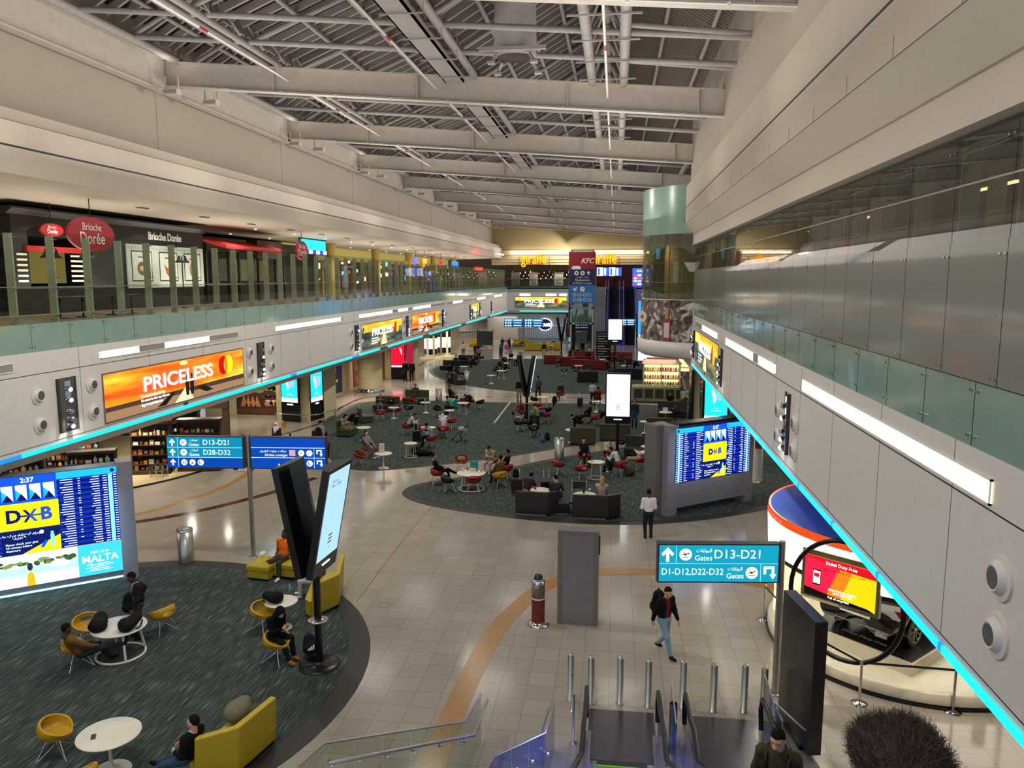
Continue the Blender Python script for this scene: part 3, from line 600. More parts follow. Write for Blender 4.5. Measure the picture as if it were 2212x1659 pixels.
t = thing('staircase', 'grey stair with many steps beside the far violet escalators', 'stairs', (-2.4, 104.5, 0)); b = B()
for k in range(44): b.box((-.8, k * .33, k * .175), (.8, k * .33 + .36, k * .175 + .175), mat('stair_grey', '7C7C86', .5, var=.2))
b.build('steps', t); b = B(); b.bar((.9, 0, .9), (.9, 14.5, 8.6), .05, .05, MST); b.bar((-.9, 0, .9), (-.9, 14.5, 8.6), .05, .05, MST); b.build('handrail', t)
area('violet_lamp', (1, 104, 6), 3, 14, (.35, .35, 1), (R(-60), 0, 0))
# ---------------- round glazed tower on the right ----------------
def arcprof(r, z0, z1, a0=90, a1=300, n=40): return r
TC = (6.05, 51.0)
MTG = glassm('tower_glass', 'BCC6B0', .08, .14, '8A8C70'); b = B()
b.lathe([(4.3, 4.2), (4.58, 4.35), (4.62, 5.18), (4.4, 5.2), (4.4, 7.75)], (*TC, 0), MW, 64, True, R(120), R(300)); struct('tower', b)
b = B(); b.lathe([(4.41, 11.6), (4.41, 14.4)], (*TC, 0), mat('tower_green', '85A493', .25), 64, True, R(120), R(300)); b.lathe([(0, 14.4), (4.4, 14.4)], (*TC, 0), MU, 40)
b.lathe([(0, 7.6), (4.35, 7.6)], (*TC, 0), MFL, 40); b.lathe([(3.0, 7.6), (3.0, 11.8)], (*TC, 0), mat('tower_core', '8A6E45', .6), 32)
b.box((XR, YR, 3.65), (XR + .4, 62, 7.6), MW); struct('tower', b)
disk('tower_fill', (TC[0] - 3.6, TC[1] - 1, 11.3), .4, 45, WARM); t = thing('curved_glazing', 'curved clear glazing of the round tower above the flower mural', 'glass', (*TC, 0)); b = B(); b.lathe([(4.4, 7.75), (4.4, 11.6)], (0, 0, 0), MTG, 64, True, R(120), R(300)); b.build('pane', t)  # the disk is an added fill that lightens the tower interior
b = B()
for k in range(12): a = R(150 + k * 13); b.box((4.34 * math.cos(a) - .03, 4.34 * math.sin(a) - .03, 7.75), (4.34 * math.cos(a) + .03, 4.34 * math.sin(a) + .03, 14.3), MGRAY); b.ell((4.44 * math.cos(a), 4.44 * math.sin(a), 7.9), (.04, .04, .04), MCHR, 8)
b.build('post', t)
mm_ = bpy.data.materials.new('flower_mural'); mm_.use_nodes = True; nt = mm_.node_tree; p_ = nt.nodes['Principled BSDF']; vo = nn(nt, 'ShaderNodeTexNoise', Scale=1.9, Detail=5.); vo.inputs['Distortion'].default_value = .9; tcn = nn(nt, 'ShaderNodeTexCoord')
rp = nn(nt, 'ShaderNodeValToRGB'); e = rp.color_ramp.elements; e[0].position = .36; e[0].color = lin('1C1A18'); e[1].position = .66; e[1].color = lin('CFC8C0')
for p, c in ((.44, '4A4442'), (.5, '7B5A58'), (.54, '5A6048'), (.58, '8E8A88')): x = e.new(p); x.color = lin(c)
nt.links.new(tcn.outputs['Object'], vo.inputs['Vector']); nt.links.new(vo.outputs['Fac'], rp.inputs[0]); nt.links.new(rp.outputs[0], p_.inputs['Base Color'])
t = thing('mural', 'curved flower mural with a tall bottle wrapped round the tower', 'mural', (*TC, 0)); b = B(); b.lathe([(4.43, 5.22), (4.43, 7.7)], (0, 0, 0), mm_, 64, True, R(175), R(262)); b.build('print', t)
b = B(); a = R(228); P_ = Panel(b, (4.47 * math.cos(a), 4.47 * math.sin(a), 5.25), (-math.sin(a), math.cos(a), 0), (0, 0, 1)); MBT = mat('mural_bottle', '8A3A30', .4)
P_.rect(-.3, 0, .3, 1.35, MBT, 2); P_.rect(-.12, 1.35, .12, 2.0, mat('bottle_gold', 'A98A50', .4), 2); P_.rect(-.2, .2, .2, 1.1, mat('mural_label', 'C8C0BC', .5), 3); P_.disc(-1.9, 1.4, .35, mat('petal', 'D8C8BC', .5), 2); P_.disc(-1.9, 1.4, .12, mat('petal_c', 'A04030', .5), 3); b.build('picture', t)
# ---------------- fittings on the long walls ----------------
def on_wall(sgn):                        # local frame: u along the wall to the viewer's right, n towards the hall
    return (lambda b, y, z: Panel(b, (XL + .012, y, z), (0, 1, 0), (0, 0, 1))) if sgn < 0 else (lambda b, y, z: Panel(b, (XR - .012, y, z), (0, -1, 0), (0, 0, 1)))
def light_slot(sgn, y0, y1, z0, z1, lit, label, group, wm=LT):
    X = XL if sgn < 0 else XR; t = thing('light_slot', label, 'light', (X, y0, z0), 0, group); n = -sgn
    b = B(); L = y1 - y0; h = z1 - z0
    for a in ((0, 0, L, .025), (0, h - .025, L, h), (0, 0, .03, h), (L - .03, 0, L, h)): b.box((0, a[0], a[1]), (n * .03, a[2], a[3]), MWHT)
    b.build('frame', t)
    b = B()
    for a, c in lit: b.box((0, a, .025), (n * .02, c, h - .025), wm)
    b.build('tube', t)
    off = [(0.03, L - .03)] if not lit else []
    p = .03
    for a, c in lit:
        if a - p > .1: off.append((p, a))
        p = c
    if lit and L - p > .1: off.append((p, L - .03))
    if off:
        b = B()
        for a, c in off: b.box((0, a, .025), (n * .012, c, h - .025), mat('dull_diffuser', '8E8A80', .4))
        b.build('dark_tube', t)
for i, (y0, y1, lit) in enumerate(((13, 19.5, []), (23.2, 32.6, [(0, 2.1), (3.7, 6.9)]), (36.5, 46, [(0, 9.2)]), (49.2, 62.5, [(0, 7.6), (9.2, 12)]), (63, 75, [(0, 6), ]), (76, 90, [(3, 8)]), (91, 103, [(2, 8)]), (104.5, 116, [(2, 8), (8.4, 9.4)]))):
    light_slot(-1, y0, y1, 6.4, 6.66, lit, 'long recessed light slot on the café side wall above the adverts', 'light slots of the café side wall')
for y0, y1, lit in ((9.7, 19.3, [(0, 9.6)]), (22.6, 32.6, [(0, 2.6), (3.6, 10)]), (35.5, 45, [(0, 6)])):
    light_slot(1, y0, y1, 6.3, 6.62, lit, 'long recessed light slot on the panelled wall under the smoked glass', 'light slots under the smoked glass', LT if y0 > 12 else LTY)
MST2 = mat('slot_steel', '6E6C6A', .25, .7); SPOT = glow('spot_white', 'FFFFFF', 9)
def spot_slot(sgn, y, z0, z1, w_, lit, lab, group):
    X = XL if sgn < 0 else XR; n = -sgn; t = thing('spotlight_column', lab, 'light', (X, y, z0), 0, group); h = z1 - z0
    b = B(); b.box((0, 0, 0), (n * .015, w_, h), MST2); b.box((0, 0, 0), (n * .09, .05, h), mat('slot_dark', '35332F', .4)); b.box((0, w_ - .05, 0), (n * .04, w_, h), MST2); b.build('housing', t)
    b = B(); b.box((n * .015, w_ * .35, .1), (n * .06, w_ * .65, h - .1), MCHR); b.build('rail', t)
    for i, f in enumerate((.06, .2, .33, .55, .75)):
        b = B(); b.tube([(n * .05, w_ * .5, f * h + .08), (n * .15, w_ * .5, f * h + .05)], [.07, .09], MCHR, 10); b.ell((n * .15, w_ * .5, f * h + .05), (.05, .07, .07), SPOT if i in lit else MCHR, 8); b.build('spotlight', t)
    if y < 60: disk('slot_spot', (X + n * .3, y + w_ / 2, z0 + .5), .1, 14, NEUT)
def speaker(sgn, y, z):
    X = XL if sgn < 0 else XR; n = -sgn; t = thing('speaker', 'round white wall speaker with a grey cone beside a spotlight column', 'speaker', (X, y, z), 0, 'round wall speakers'); t.scale = (.75, .78, .78)
    b = B(); P_ = 26
    for i, (r0, d0, r1, d1, m) in enumerate(((.36, 0, .35, .04, MW), (.35, .04, .27, .05, MW), (.27, .05, .2, .15, MW), (.2, .15, .165, .14, MW))):
        vs = [(n * d, r_ * math.cos(2 * PI * k / P_), r_ * math.sin(2 * PI * k / P_)) for r_, d in ((r0, d0), (r1, d1)) for k in range(P_)]
        b.add(vs, [(k, (k + 1) % P_, P_ + (k + 1) % P_, P_ + k) for k in range(P_)], m, True)
    b.build('ring', t)
    b = B(); b.add([(n * .145, .17 * math.cos(2 * PI * k / P_), .17 * math.sin(2 * PI * k / P_)) for k in range(P_)], [tuple(range(P_))], mat('speaker_mesh', '55565C', .5, .2)); b.build('cone', t)
for y, w_, l in ((21.1, .85, (0, 3, 4)), (34.35, .75, (1, 0, 3)), (48.2, .75, (4, 0)), (60.6, .75, (1, 0, 2)), (73.7, .75, (4, 3)), (88, .7, (2, 0)), (94.5, .7, (2, 1)), (103.5, .7, (0,)), (8.5, .8, (2,))):
    spot_slot(-1, y, 4.35, 6.0, w_, l, 'steel spotlight column set in the café side wall', 'spotlight columns of the café side wall')
    if y < 80:
        for dy in (-.75, w_ + .75):
            for z in (4.75, 5.62): speaker(-1, y + dy, z)
for y, l in ((20.5, (0, 1, 3)), (33.4, (0, 2, 3)), (45.2, (1, 4)), (6.9, (2,))):
    spot_slot(1, y, 4.45, 6.05, .55, l, 'steel spotlight column in the wall under the smoked glass', 'spotlight columns under the smoked glass')
    if y < 24:
        for dy in (-.7, 1.25):
            for z in (4.72, 5.42): speaker(1, y + dy, z)
speaker(1, 9.32, 5.55); speaker(1, 9.3, 4.86)
def ad_mat(name, cols, rot, sc=(1, 7, 1), es=1.4):
    m = bpy.data.materials.new(name); m.use_nodes = True; nt = m.node_tree; p_ = nt.nodes['Principled BSDF']; p_.inputs['Base Color'].default_value = (0, 0, 0, 1)
    tc = nn(nt, 'ShaderNodeTexCoord'); mp = nn(nt, 'ShaderNodeMapping'); mp.inputs['Scale'].default_value = sc; mp.inputs['Rotation'].default_value = rot; no = nn(nt, 'ShaderNodeTexNoise', Scale=.55, Detail=3.)
    rp = nn(nt, 'ShaderNodeValToRGB'); e = rp.color_ramp.elements; e[0].position, e[0].color = cols[0][0], lin(cols[0][1]); e[1].position, e[1].color = cols[-1][0], lin(cols[-1][1])
    for p, c in cols[1:-1]: x = e.new(p); x.color = lin(c)
    for a, c in ((tc.outputs['Object'], mp.inputs[0]), (mp.outputs[0], no.inputs['Vector']), (no.outputs['Fac'], rp.inputs[0]), (rp.outputs[0], p_.inputs['Emission Color'])): nt.links.new(a, c)
    p_.inputs['Emission Strength'].default_value = es; MAT[name] = m; return m
ADO = ad_mat('sunset_orange', ((.3, 'C8280A'), (.42, 'F0620A'), (.52, 'FF8A10'), (.62, 'FFC83A'), (.75, 'FFF0A0')), (R(8), 0, 0), (1, .35, 3.2))
ADY = ad_mat('sunset_yellow', ((.35, 'E8900A'), (.5, 'FFC020'), (.65, 'FFE880')), (0, 0, 0), (1, .35, 3))
ADG = ad_mat('moss_field', ((.35, '1E2A2C'), (.5, '4A5A50'), (.6, '8A8250'), (.75, 'C8B060')), (R(-10), 0, 0), (1, .5, 4), 1.0)
TXW = glow('ad_white', 'FFFFFF', 3.2); CRED, CYEL, COR = glow('disc_red', 'C80A08', 1.1), glow('disc_yellow', 'FFC81A', 1.8), glow('disc_orange', 'FF6A10', 1.7)
FIGB = mat('print_black', '0A0A0A', .5)
def advert(loc, u, w_, h, style, label):
    t = thing('advert', label, 'advert', loc, 0, None); b = B(); P_ = Panel(b, (0, 0, 0), u, (0, 0, 1)); fr = B(); Q = Panel(fr, (0, 0, 0), u, (0, 0, 1))
    for a in ((-.05, -.05, w_ + .05, 0), (-.05, h, w_ + .05, h + .05), (-.05, 0, 0, h), (w_, 0, w_ + .05, h)): Q.rect(*a, MGRAY, 2)
    for q0, q1 in (((-.05, -.05), (w_ + .05, -.05)), ((w_ + .05, -.05), (w_ + .05, h + .05)), ((w_ + .05, h + .05), (-.05, h + .05)), ((-.05, h + .05), (-.05, -.05))):
        fr.add([Q.P(*q0, 2), Q.P(*q1, 2), Q.P(*q1, -2), Q.P(*q0, -2)], [(0, 1, 2, 3)], MGRAY)
    fr.build('frame', t)
    ts = h * .34; k = .72
    if style == 0:
        P_.rect(0, 0, w_, h, ADO, 1); P_.poly([(0, 0), (w_, 0), (w_, h * .2), (0, h * .3)], mat('road_print', emit='B8926A', es=.8), 2); P_.poly([(0, h * .2), (w_, h * .18), (w_, h * .3), (0, h * .3)], mat('sea_print', emit='5A4038', es=.8), 3)
        P_.disc(w_ * .5, h * .93, w_ * .03, glow('sun_glow', 'FFE88A', 1.6), 2, h * .05); P_.poly([(w_ * .42, 0), (w_ * .56, 0), (w_ * .52, h * .33), (w_ * .5, h * .33)], mat('walk_print', emit='F0D8B0', es=1.2), 4)
        for x in (.515, .55):
            X_ = w_ * x; P_.poly([(X_ - .1, h * .12), (X_ + .1, h * .12), (X_ + .16, h * .5), (X_ + .07, h * .55), (X_ - .07, h * .55), (X_ - .16, h * .5)], FIGB, 6); P_.disc(X_, h * .6, .08, FIGB, 6)
        P_.poly([(w_ * .3, h * .02), (w_ * .4, h * .28), (w_ * .43, h * .28), (w_ * .36, h * .02)], FIGB, 5); P_.poly([(w_ * .58, h * .25), (w_ * .64, h * .27), (w_ * .72, h * .1), (w_ * .66, h * .08)], FIGB, 5)
    else:
        P_.rect(0, 0, w_, h, ADG, 1); P_.rect(0, h * .66, w_, h, ADY, 2)
        P_.poly([(w_ * .42, 0), (w_ * .58, 0), (w_ * .53, h * .5), (w_ * .49, h * .5)], mat('walk_print', '', 0), 4)
    tx = w_ * .47; P_.text('PRICELESS', tx, h * .6, h * .46, TXW, 8, bold=.01, sx=1.5 if w_ / h > 3.5 else .72)
    for j, l in enumerate(("It's not just leaving the city,", "It's memories that stay with you.", 'Log on to priceless.com')): P_.text(l, w_ * .2, h * (.36 - j * .1), h * .09, TXW, 8, align='LEFT', sx=.95 if w_ / h > 3.5 else .6)
    cx, r_ = w_ * .83, h * .25; P_.disc(cx - r_ * .45, h * .66, r_, CRED, 8, n=28); P_.disc(cx + r_ * .65, h * .66, r_, CYEL, 9, n=28)
    P_.poly([(cx + .1 * r_ + .36 * r_ * math.cos(2 * PI * i / 16), h * .66 + .82 * r_ * math.sin(2 * PI * i / 16)) for i in range(16)], COR, 10)
    b.build('picture', t); s_ = B(); S2 = Panel(s_, (0, 0, 0), u, (0, 0, 1)); S2.rect(w_ * .5 - .15, -.17, w_ * .5 + .15, -.08, MDG, 3); s_.build('nameplate', t)
    return t
advert((XL + .02, 23.25, 4.28), (0, 1, 0), 9.65, 1.58, 0, 'large orange sunset advert reading Priceless above the gate signs')
advert((XL + .02, 49.6, 4.3), (0, 1, 0), 9.75, 1.62, 1, 'yellow and moss green Priceless advert, second along the café side wall')
advert((XL + .02, 62.4, 4.35), (0, 1, 0), 10.0, 1.65, 0, 'orange Priceless advert, third along the café side wall')
advert((XL + .02, 89.2, 4.35), (0, 1, 0), 5, 1.65, 1, 'small yellow Priceless advert, fourth and farthest along the café side wall')
advert((XR - .02, 44.6, 4.4), (0, -1, 0), 9.9, 1.68, 1, 'yellow Priceless advert on the wall under the smoked glass')
advert((-15.3, YE - .02, 4.6), (1, 0, 0), 7.9, 1.5, 1, 'wide yellow Priceless advert on the far wall beside the lift')
# ---------------- café on the gallery ----------------
MBK = mat('cafe_black', '17130F', .5); MWD = mat('dark_wood', '33241A', .5, var=.2, vs=9); MREDS = mat('sign_red', 'A01420', .4); MCR = mat('cream_wall', 'B89F55', .6)
t = thing('cafe_kiosk', 'black café kiosk with a cornice, red fascia strip and wooden doors on the gallery', 'café', (-22, 0, 7.6))
b = B(); b.box((-3, 26.3, 3.0), (0, 39.8, 3.75), MBK); b.ext([(0, 3.75), (.28, 3.95), (.28, 4.02), (-3, 4.02), (-3, 3.75)], 26.1, 40, MBK); b.box((-3, 26.3, 3), (-2.8, 39.8, 0), MBK)
b.box((-.3, 30.3, 0), (0, 39.6, 3.0), MBK); b.box((-.3, 26.3, 0), (0, 27.1, 3.0), MBK); b.box((-.2, 27.1, 0), (0, 30.3, 1.05), MBK); b.build('body', t)
b = B(); b.box((0, 26.9, 2.4), (.12, 29.9, 2.62), mat('awning_red', 'B4201C', .5)); b.build('awning', t)
b = B(); b.box((-.18, 27.15, 1.2), (-.12, 29.2, 2.4), glow('cafe_window', '8E7A3C', .8)); b.box((-2.7, 29.4, .0), (-2.6, 30.2, 2.4), MCR); b.build('window', t)
b = B()
for k in range(6): b.box((.01, 29.35, 1.25 + k * .2), (.04, 30.1, 1.33 + k * .2), MWHT)
for k in range(6): b.box((.01, 26.45, 1.25 + k * .2), (.04, 26.95, 1.33 + k * .2), MWHT)
b.build('price_board', t)
b = B(); P_ = Panel(b, (.02, 36.2, 3.38), (0, 1, 0), (0, 0, 1)); P_.text('Brioche Dorée', 0, 0, .52, MWHT, 1, sx=.9, ext=.02, bold=.008); b.build('lettering', t)
def oval_sign(loc, r, label, rz=0):
    t = thing('oval_sign', label, 'sign', loc, rz); b = B(); n = 36
    vs = [(x, r[0] * math.cos(2 * PI * k / n), r[1] * math.sin(2 * PI * k / n)) for x in (-.05, .05) for k in range(n)]
    b.add(vs, [(k, (k + 1) % n, n + (k + 1) % n, n + k) for k in range(n)] + [tuple(range(n, 2 * n)), tuple(range(n))[::-1]], MREDS); b.build('board', t)
    b = B(); P_ = Panel(b, (.055, 0, 0), (0, 1, 0), (0, 0, 1)); P_.text('Brioche', 0, r[1] * .42, r[1] * .62, MWHT, 1, sx=.9); P_.text('Dorée', 0, -r[1] * .25, r[1] * .95, MWHT, 1, sx=.9, bold=.005); b.build('lettering', t)
    b = B(); b.tube([(0, 0, r[1]), (0, 0, 12.0 - loc[2])], .02, MBK, 6); b.build('hanger', t); return t
oval_sign((-19.5, 27.25, 10.62), (1.32, .63), 'large red oval Brioche Dorée sign hung before the black café')
oval_sign((-21.7, 28.0, 10.85), (.62, .25), 'small red oval sign on the black café fascia above the counter')
oval_sign((-20, 48.3, 10.75), (.95, .6), 'red oval sign farther along the gallery beside the cyan screens')
for k, (y, l, c) in enumerate(((33.0, 'framed white sandwich poster nearest the café doorway', '6E5236'), (35.2, 'framed white croissant poster, middle of three on the café', 'B5502A'), (37.4, 'framed white salad poster, last of three on the café', 'B0603A'))):
    t = thing('poster', l, 'poster', (-21.95, y, 8.55), 0, None); b = B(); b.box((-.04, 0, 0), (.02, 2.2, 2.0), mat('paper_white', 'B9BBB6', .6)); P_ = Panel(b, (.02, 0, 0), (0, 1, 0), (0, 0, 1))
    P_.rect(.3, .3, 1.9, 1.72, MBK, 1); P_.rect(.36, .36, 1.84, 1.66, mat('paper_bright', 'C9CBC6', .6), 2); m = mat('food_%d' % k, c, .6, var=.35, vs=9)
    if k == 1: P_.poly([(.7, 1.15), (.85, .7), (1.1, .5), (1.35, .7), (1.5, 1.15), (1.3, .98), (1.1, .92), (.9, .98)], m, 3)
    else: P_.disc(1.1, .9, .38 if k == 0 else .3, m, 3, .32 if k == 0 else .38); P_.disc(1.1, .9, .22, mat('food_pale', 'C8A078', .6, var=.3, vs=12), 4, .12)
    P_.rect(.8, 1.4, 1.4, 1.45, MBK, 3)
    for z in (.06, 1.8):
        for j in range(9): P_.poly([(.06 + j * .24, z), (.28 + j * .24, z), (.17 + j * .24, z + .16)], mat('paper_grey', '9FA39E', .6), 1)
    b.build('print', t)
for y in (26.2, 28.2, 34.9):
    t = thing('lantern_post', 'black bell-shaped lantern post in front of the café counter', 'lamp', (-20.4, y, 7.6), 0, 'lantern posts before the café')
    B().lathe([(.16, 0), (.16, .03), (.03, .06), (.025, 2.2)], (0, 0, 0), MBK, 12).build('post', t)
    b = B(); b.tube([(0, 0, 2.2), (0, .06, 2.45), (0, .2, 2.5), (0, .3, 2.4)], .02, MBK, 6); b.tube([(0, 0, 2.2), (0, -.06, 2.4), (0, -.25, 2.4)], .02, MBK, 6); b.build('arm', t)
    for s in (.3, -.25): B().lathe([(.03, .1), (.05, 0), (.09, -.1), (.2, -.2), (.2, -.22)], (0, s, 2.35), MBK, 14).build('lamp_shade', t)
for y, l in ((25.5, 'dark café table nearest the gallery corner'), (28.4, 'dark café table below the large oval sign')):
    t = thing('cafe_table', l, 'table', (-19.2, y, 7.6)); B().box((-.4, -.9, .72), (.4, .9, .76), mat('dark_top', '4C4A42', .2)).build('tabletop', t)
    for s in (-.6, .6): B().lathe([(.25, 0), (.25, .02), (.04, .04), (.04, .72)], (0, s, 0), MBK, 12).build('leg', t)
# glazed restaurant beyond the café, awning, wood posts
t = thing('storefront', 'glazed restaurant front with dark door frames beyond the café posters', 'shop', (-22, 40, 7.6)); b = B()
for k in range(9): y = k * 1.25; b.box((-.1, y - .05, 0), (.05, y + .08, 2.9), MBK)
b.box((-.1, 0, 1.0), (.03, 10.5, 1.12), MBK); b.box((-.3, 0, 2.9), (.1, 10.5, 3.3), MBK); b.box((-2.6, 0, 0), (-2.5, 22, 3.9), mat('shop_inside', '3A2E20', .7)); b.build('frame', t)
b = B()
for k in range(8):
    if k in (1, 2, 3, 4, 5): b.box((-.05, k * 1.25 + .15, 1.25), (-.03, k * 1.25 + 1.1, 2.5), glow('dim_pane_%d' % (k % 3), ('7E7A50', '605C44', '80683C')[k % 3], .7))
b.build('pane', t)
b = B(); b.hexa([(-.3, -.2, 3.45), (1.0, 0.4, 3.0), (1.0, 7.4, 3.0), (-.3, 7.2, 3.45), (-.3, -.2, 3.55), (1.0, .4, 3.2), (1.0, 7.4, 3.2), (-.3, 7.2, 3.55)], mat('awning_red', '', 0)); b.build('awning', t)
b = B(); b.box((-.4, 5.6, 2.6), (.3, 9.2, 3.7), MWD); b.build('cornice_block', t)
t = thing('menu_screens', 'row of cyan lit menu screens hung over a far gallery counter', 'screen', (-22, 53, 10.75)); b = B(); b.box((0, 0, .3), (.06, 4.6, 1.0), glow('menu_cyan', '18C8F0', 2.0))
for k in range(7): b.box((0, k * .7, 0), (.06, k * .7 + .6, .28), glow(('ms_a', 'ms_b')[k % 2], ('DDE6FF', '3048A8')[k % 2], 1.6))
b.build('screen', t); B().box((-.1, -.1, -.05), (0, 4.8, 1.1), MBK).build('housing', t)
# the rest of the gallery: columns, bright shop strips, hanging signs
for k in range(5):
    o = B().lathe([(.42, 0), (.42, 4.2)], (-23.2, 62 + k * 12.2, 7.6), MCR, 20).build('round_column'); tag(o, 'round cream column of the far gallery', 'column', 'round columns of the far gallery')
t = thing('storefront', 'long lit shop row with purple, white and red signs on the far gallery', 'shop', (-25.5, 58, 7.6)); b = B(); b.box((-.3, 0, 3.0), (0, 60, 4.3), glow('lit_fascia', 'A89A50', .8)); b.box((-.4, 0, 0), (-.3, 60, 3.0), mat('shop_dark', '', 0))
for k in range(15): b.box((-.3, k * 4, 0), (0, k * 4 + .35, 3), MCR)
b.build('front', t); b = B(); cols = ('8A4AE8', 'FFFFFF', '58C8F0', 'F0E0C0', 'E84828', '4880F0', '60D0A0', 'FFD070')
for k in range(70): y = .6 + (k * 61 % 590) * .1; z = .9 + (k * 29 % 17) * .12; m = glow('shop_c%d' % (k % 8), cols[k % 8], 1.8 if k % 3 else 3); b.box((.0, y, z), (.04, y + .25 + (k % 4) * .22, z + .12 + (k % 5) * .09), m)
b.build('sign_lights', t)
for k, (y, c, l, s_) in enumerate(((78, '2E64F0', 'blue lit hanging sign over the far gallery', .9), (82, 'F8A020', 'orange hanging sign over the far gallery', .9), (97, '1878D0', 'blue and green heading sign at the far gallery end', 2.2), (90, 'E81020', 'red glowing sign with a white figure over the far gallery', .7))):
    t = thing('hanging_sign', l, 'sign', (-20.5, y, 10.2)); B().box((0, 0, 0), (.12, s_ * 1.6, .9), glow('hs_%d' % k, c, 1.8)).build('face', t); B().tube([(.06, s_ * .8, .9), (.06, s_ * .8, 1.82)], .02, MBK, 6).build('hanger', t)
for k, (y, w_, h, c, l) in enumerate(((68, 1.6, 1.7, 'C8A02A', 'yellow framed stand on the far gallery'), (79, 1.4, 1.6, '3A3AD0', 'violet blue playground tower on the gallery'), (81.5, 1.8, 1.8, '5AB8B0', 'pale turquoise boat shape standing on the gallery'), (85, 1.3, 2.6, '7A4A24', 'tall brown tree trunk shape on the gallery'), (90, 5, 2.4, '2A4A80', 'blue boarded play stand on the gallery with a dark frame'))):
    t = thing('play_stand', l, 'display', (-19, y, 7.6)); b = B(); m = mat('ps_%d' % k, c, .5, var=.2)
    b.lathe([(w_ * .35, 0), (w_ * .4, h * .3), (w_ * .28, h * .7), (w_ * .1, h)], (0, w_ / 2, 0), m, 14) if k in (1, 2, 3) else b.box((0, 0, 0), (.6, w_, h * .45), m)
    b.build('body', t); f = B()
    for yy in (0, w_): f.box((0, yy - .06, 0), (.12, yy + .06, h), m if k == 0 else MBK)
    f.box((0, -.06, h - .1), (.12, w_ + .06, h), m if k == 0 else MBK); f.build('frame', t)
# red glow on the far bulkhead comes from a red lamp there
o = area('red_sign_lamp', (-16.4, 97, 11.2), 2.5, 130, (1, .06, .02), (0, R(75), 0), 6)
# ---------------- concourse under the café gallery ----------------
MFB = mat('concourse_cream', 'C2B58C', .4); b = B()
b.box((-30, -4, 0), (-29.8, 46, 3.65), mat('shop_dark', '', 0)); b.box((-27, 48, 0), (-20.3, 48.4, 3.65), MFB); b.hexa([(-21.6, 49, 0), (-20.9, 72, 0), (-21.3, 72, 0), (-22, 49, 0), (-21.6, 49, 3.65), (-20.9, 72, 3.65), (-21.3, 72, 3.65), (-22, 49, 3.65)], MFB)
b.box((-21.6, 72, 0), (-21.2, 80, 3.65), MFB); b.box((-24, 88, 0), (-23.6, 117, 3.65), MFB); struct('wall_left', b)
def poster(name, label, org, u, w_, h, shapes, loc=(0, 0, 0)):
    t = thing(name, label, 'poster', org); b = B(); P_ = Panel(b, (0, 0, 0), u, (0, 0, 1))
    for q in shapes:
        k, a, m, l = q
        (P_.rect if k == 'r' else P_.disc if k == 'd' else P_.poly)(*a, m, l) if k != 'd' else P_.disc(a[0], a[1], a[2], m, l, a[3])
    b.build('print', t); f = B(); Q = Panel(f, (0, 0, 0), u, (0, 0, 1)); Q.rect(-.04, -.04, w_ + .04, h + .04, MWD, -3); f.build('backing', t)
def fm(k, c): return mat('food_print_' + k, c, .6, var=.35, vs=7)
LE, BR_, MT, TO, ON = fm('lettuce', '6F8F3A'), fm('bread', 'B07A3E'), fm('meat', '5A3020'), fm('tomato', 'A03A28'), fm('onion', 'C8B0A0')
sh = [('r', (0, 0, 4.3, 2.6), fm('board', '3B2218'), 0), ('r', (0, 0, 4.3, .4), fm('plank', '55301C'), 1)]
for k in range(16): sh.append(('d', (1.6 + (k * 37 % 27) * .1, 1.55 + (k * 13 % 5) * .09, .3, .16), LE, 3))
for k in range(8): sh.append(('d', (1.9 + k * .3, 1.15 + (k % 2) * .06, .26, .12), MT, 4))
for k in range(6): sh.append(('d', (2.2 + k * .36, .7 + (k % 2) * .05, .3, .17), BR_, 5)); sh.append(('d', (2.2 + k * .36, .9, .24, .07), ON, 6))
for k in range(4): sh.append(('p', ([(.25 + k * .33, .5), (.75 + k * .3, .5), (.5 + k * .3, 1.25)],), BR_, 4))
sh += [('d', (1.0, 1.55, .4, .14), TO, 4), ('d', (3.4, 2.3, .9, .3), BR_, 2)]
poster('food_mural', 'big food mural with lettuce, onion and burgers behind the gate signs', (-24.7, 47.95, .12), (1, 0, 0), 4.3, 2.6, sh)
sh = [('r', (0, 0, 8, 3.3), fm('cream', 'B8AE80'), 0)]
for k in range(14): sh.append(('d', (2.0 + (k * 31 % 13) * .12, .5 + (k * 17 % 26) * .1, .3, .22), LE, 1 + k % 3))
for k in range(6): sh.append(('d', (2.9 + (k % 2) * .3, .5 + k * .42, .35, .28), (BR_, TO, ON)[k % 3], 5))
sh += [('p', ([(4.3, 0), (8, 0), (8, 3.3), (4.8, 3.3)],), mat('navy_board', '1B2A5A', .5), 2), ('d', (6.4, 1.9, .36, .36), mat('board_yellow', 'E0C818', .5), 4), ('r', (5.7, .9, 7.1, 1.1), mat('board_yellow', '', 0), 4), ('r', (4.6, 2.2, 5.3, 2.6), mat('paper_bright', '', 0), 4)]
poster('food_mural', 'food mural ending in a navy board with a yellow emblem before the round column', (-21.55, 50.6, .12), (.03, 1, 0), 8, 3.3, sh)
sh = [('r', (0, 0, 9, 3.3), fm('cream', 'B8AE80'), 0), ('r', (0, 0, 3.4, 3.3), fm('plum', '8A3038'), 1), ('d', (1.7, 1.5, 1.2, .45), LE, 3), ('d', (1.7, 1.1, 1.2, .35), MT, 4), ('d', (1.7, .6, 1.2, .4), BR_, 3), ('r', (4.2, 2.0, 6.0, 2.2), TO, 2), ('p', ([(6.6, 0), (8.2, 0), (8.5, 3.3), (7.4, 3.3)],), fm('saffron', 'C08A20'), 2)]
poster('food_mural', 'food mural with a burger on plum beyond the round column', (-21.2, 61, .12), (.03, 1, 0), 9, 3.3, sh)
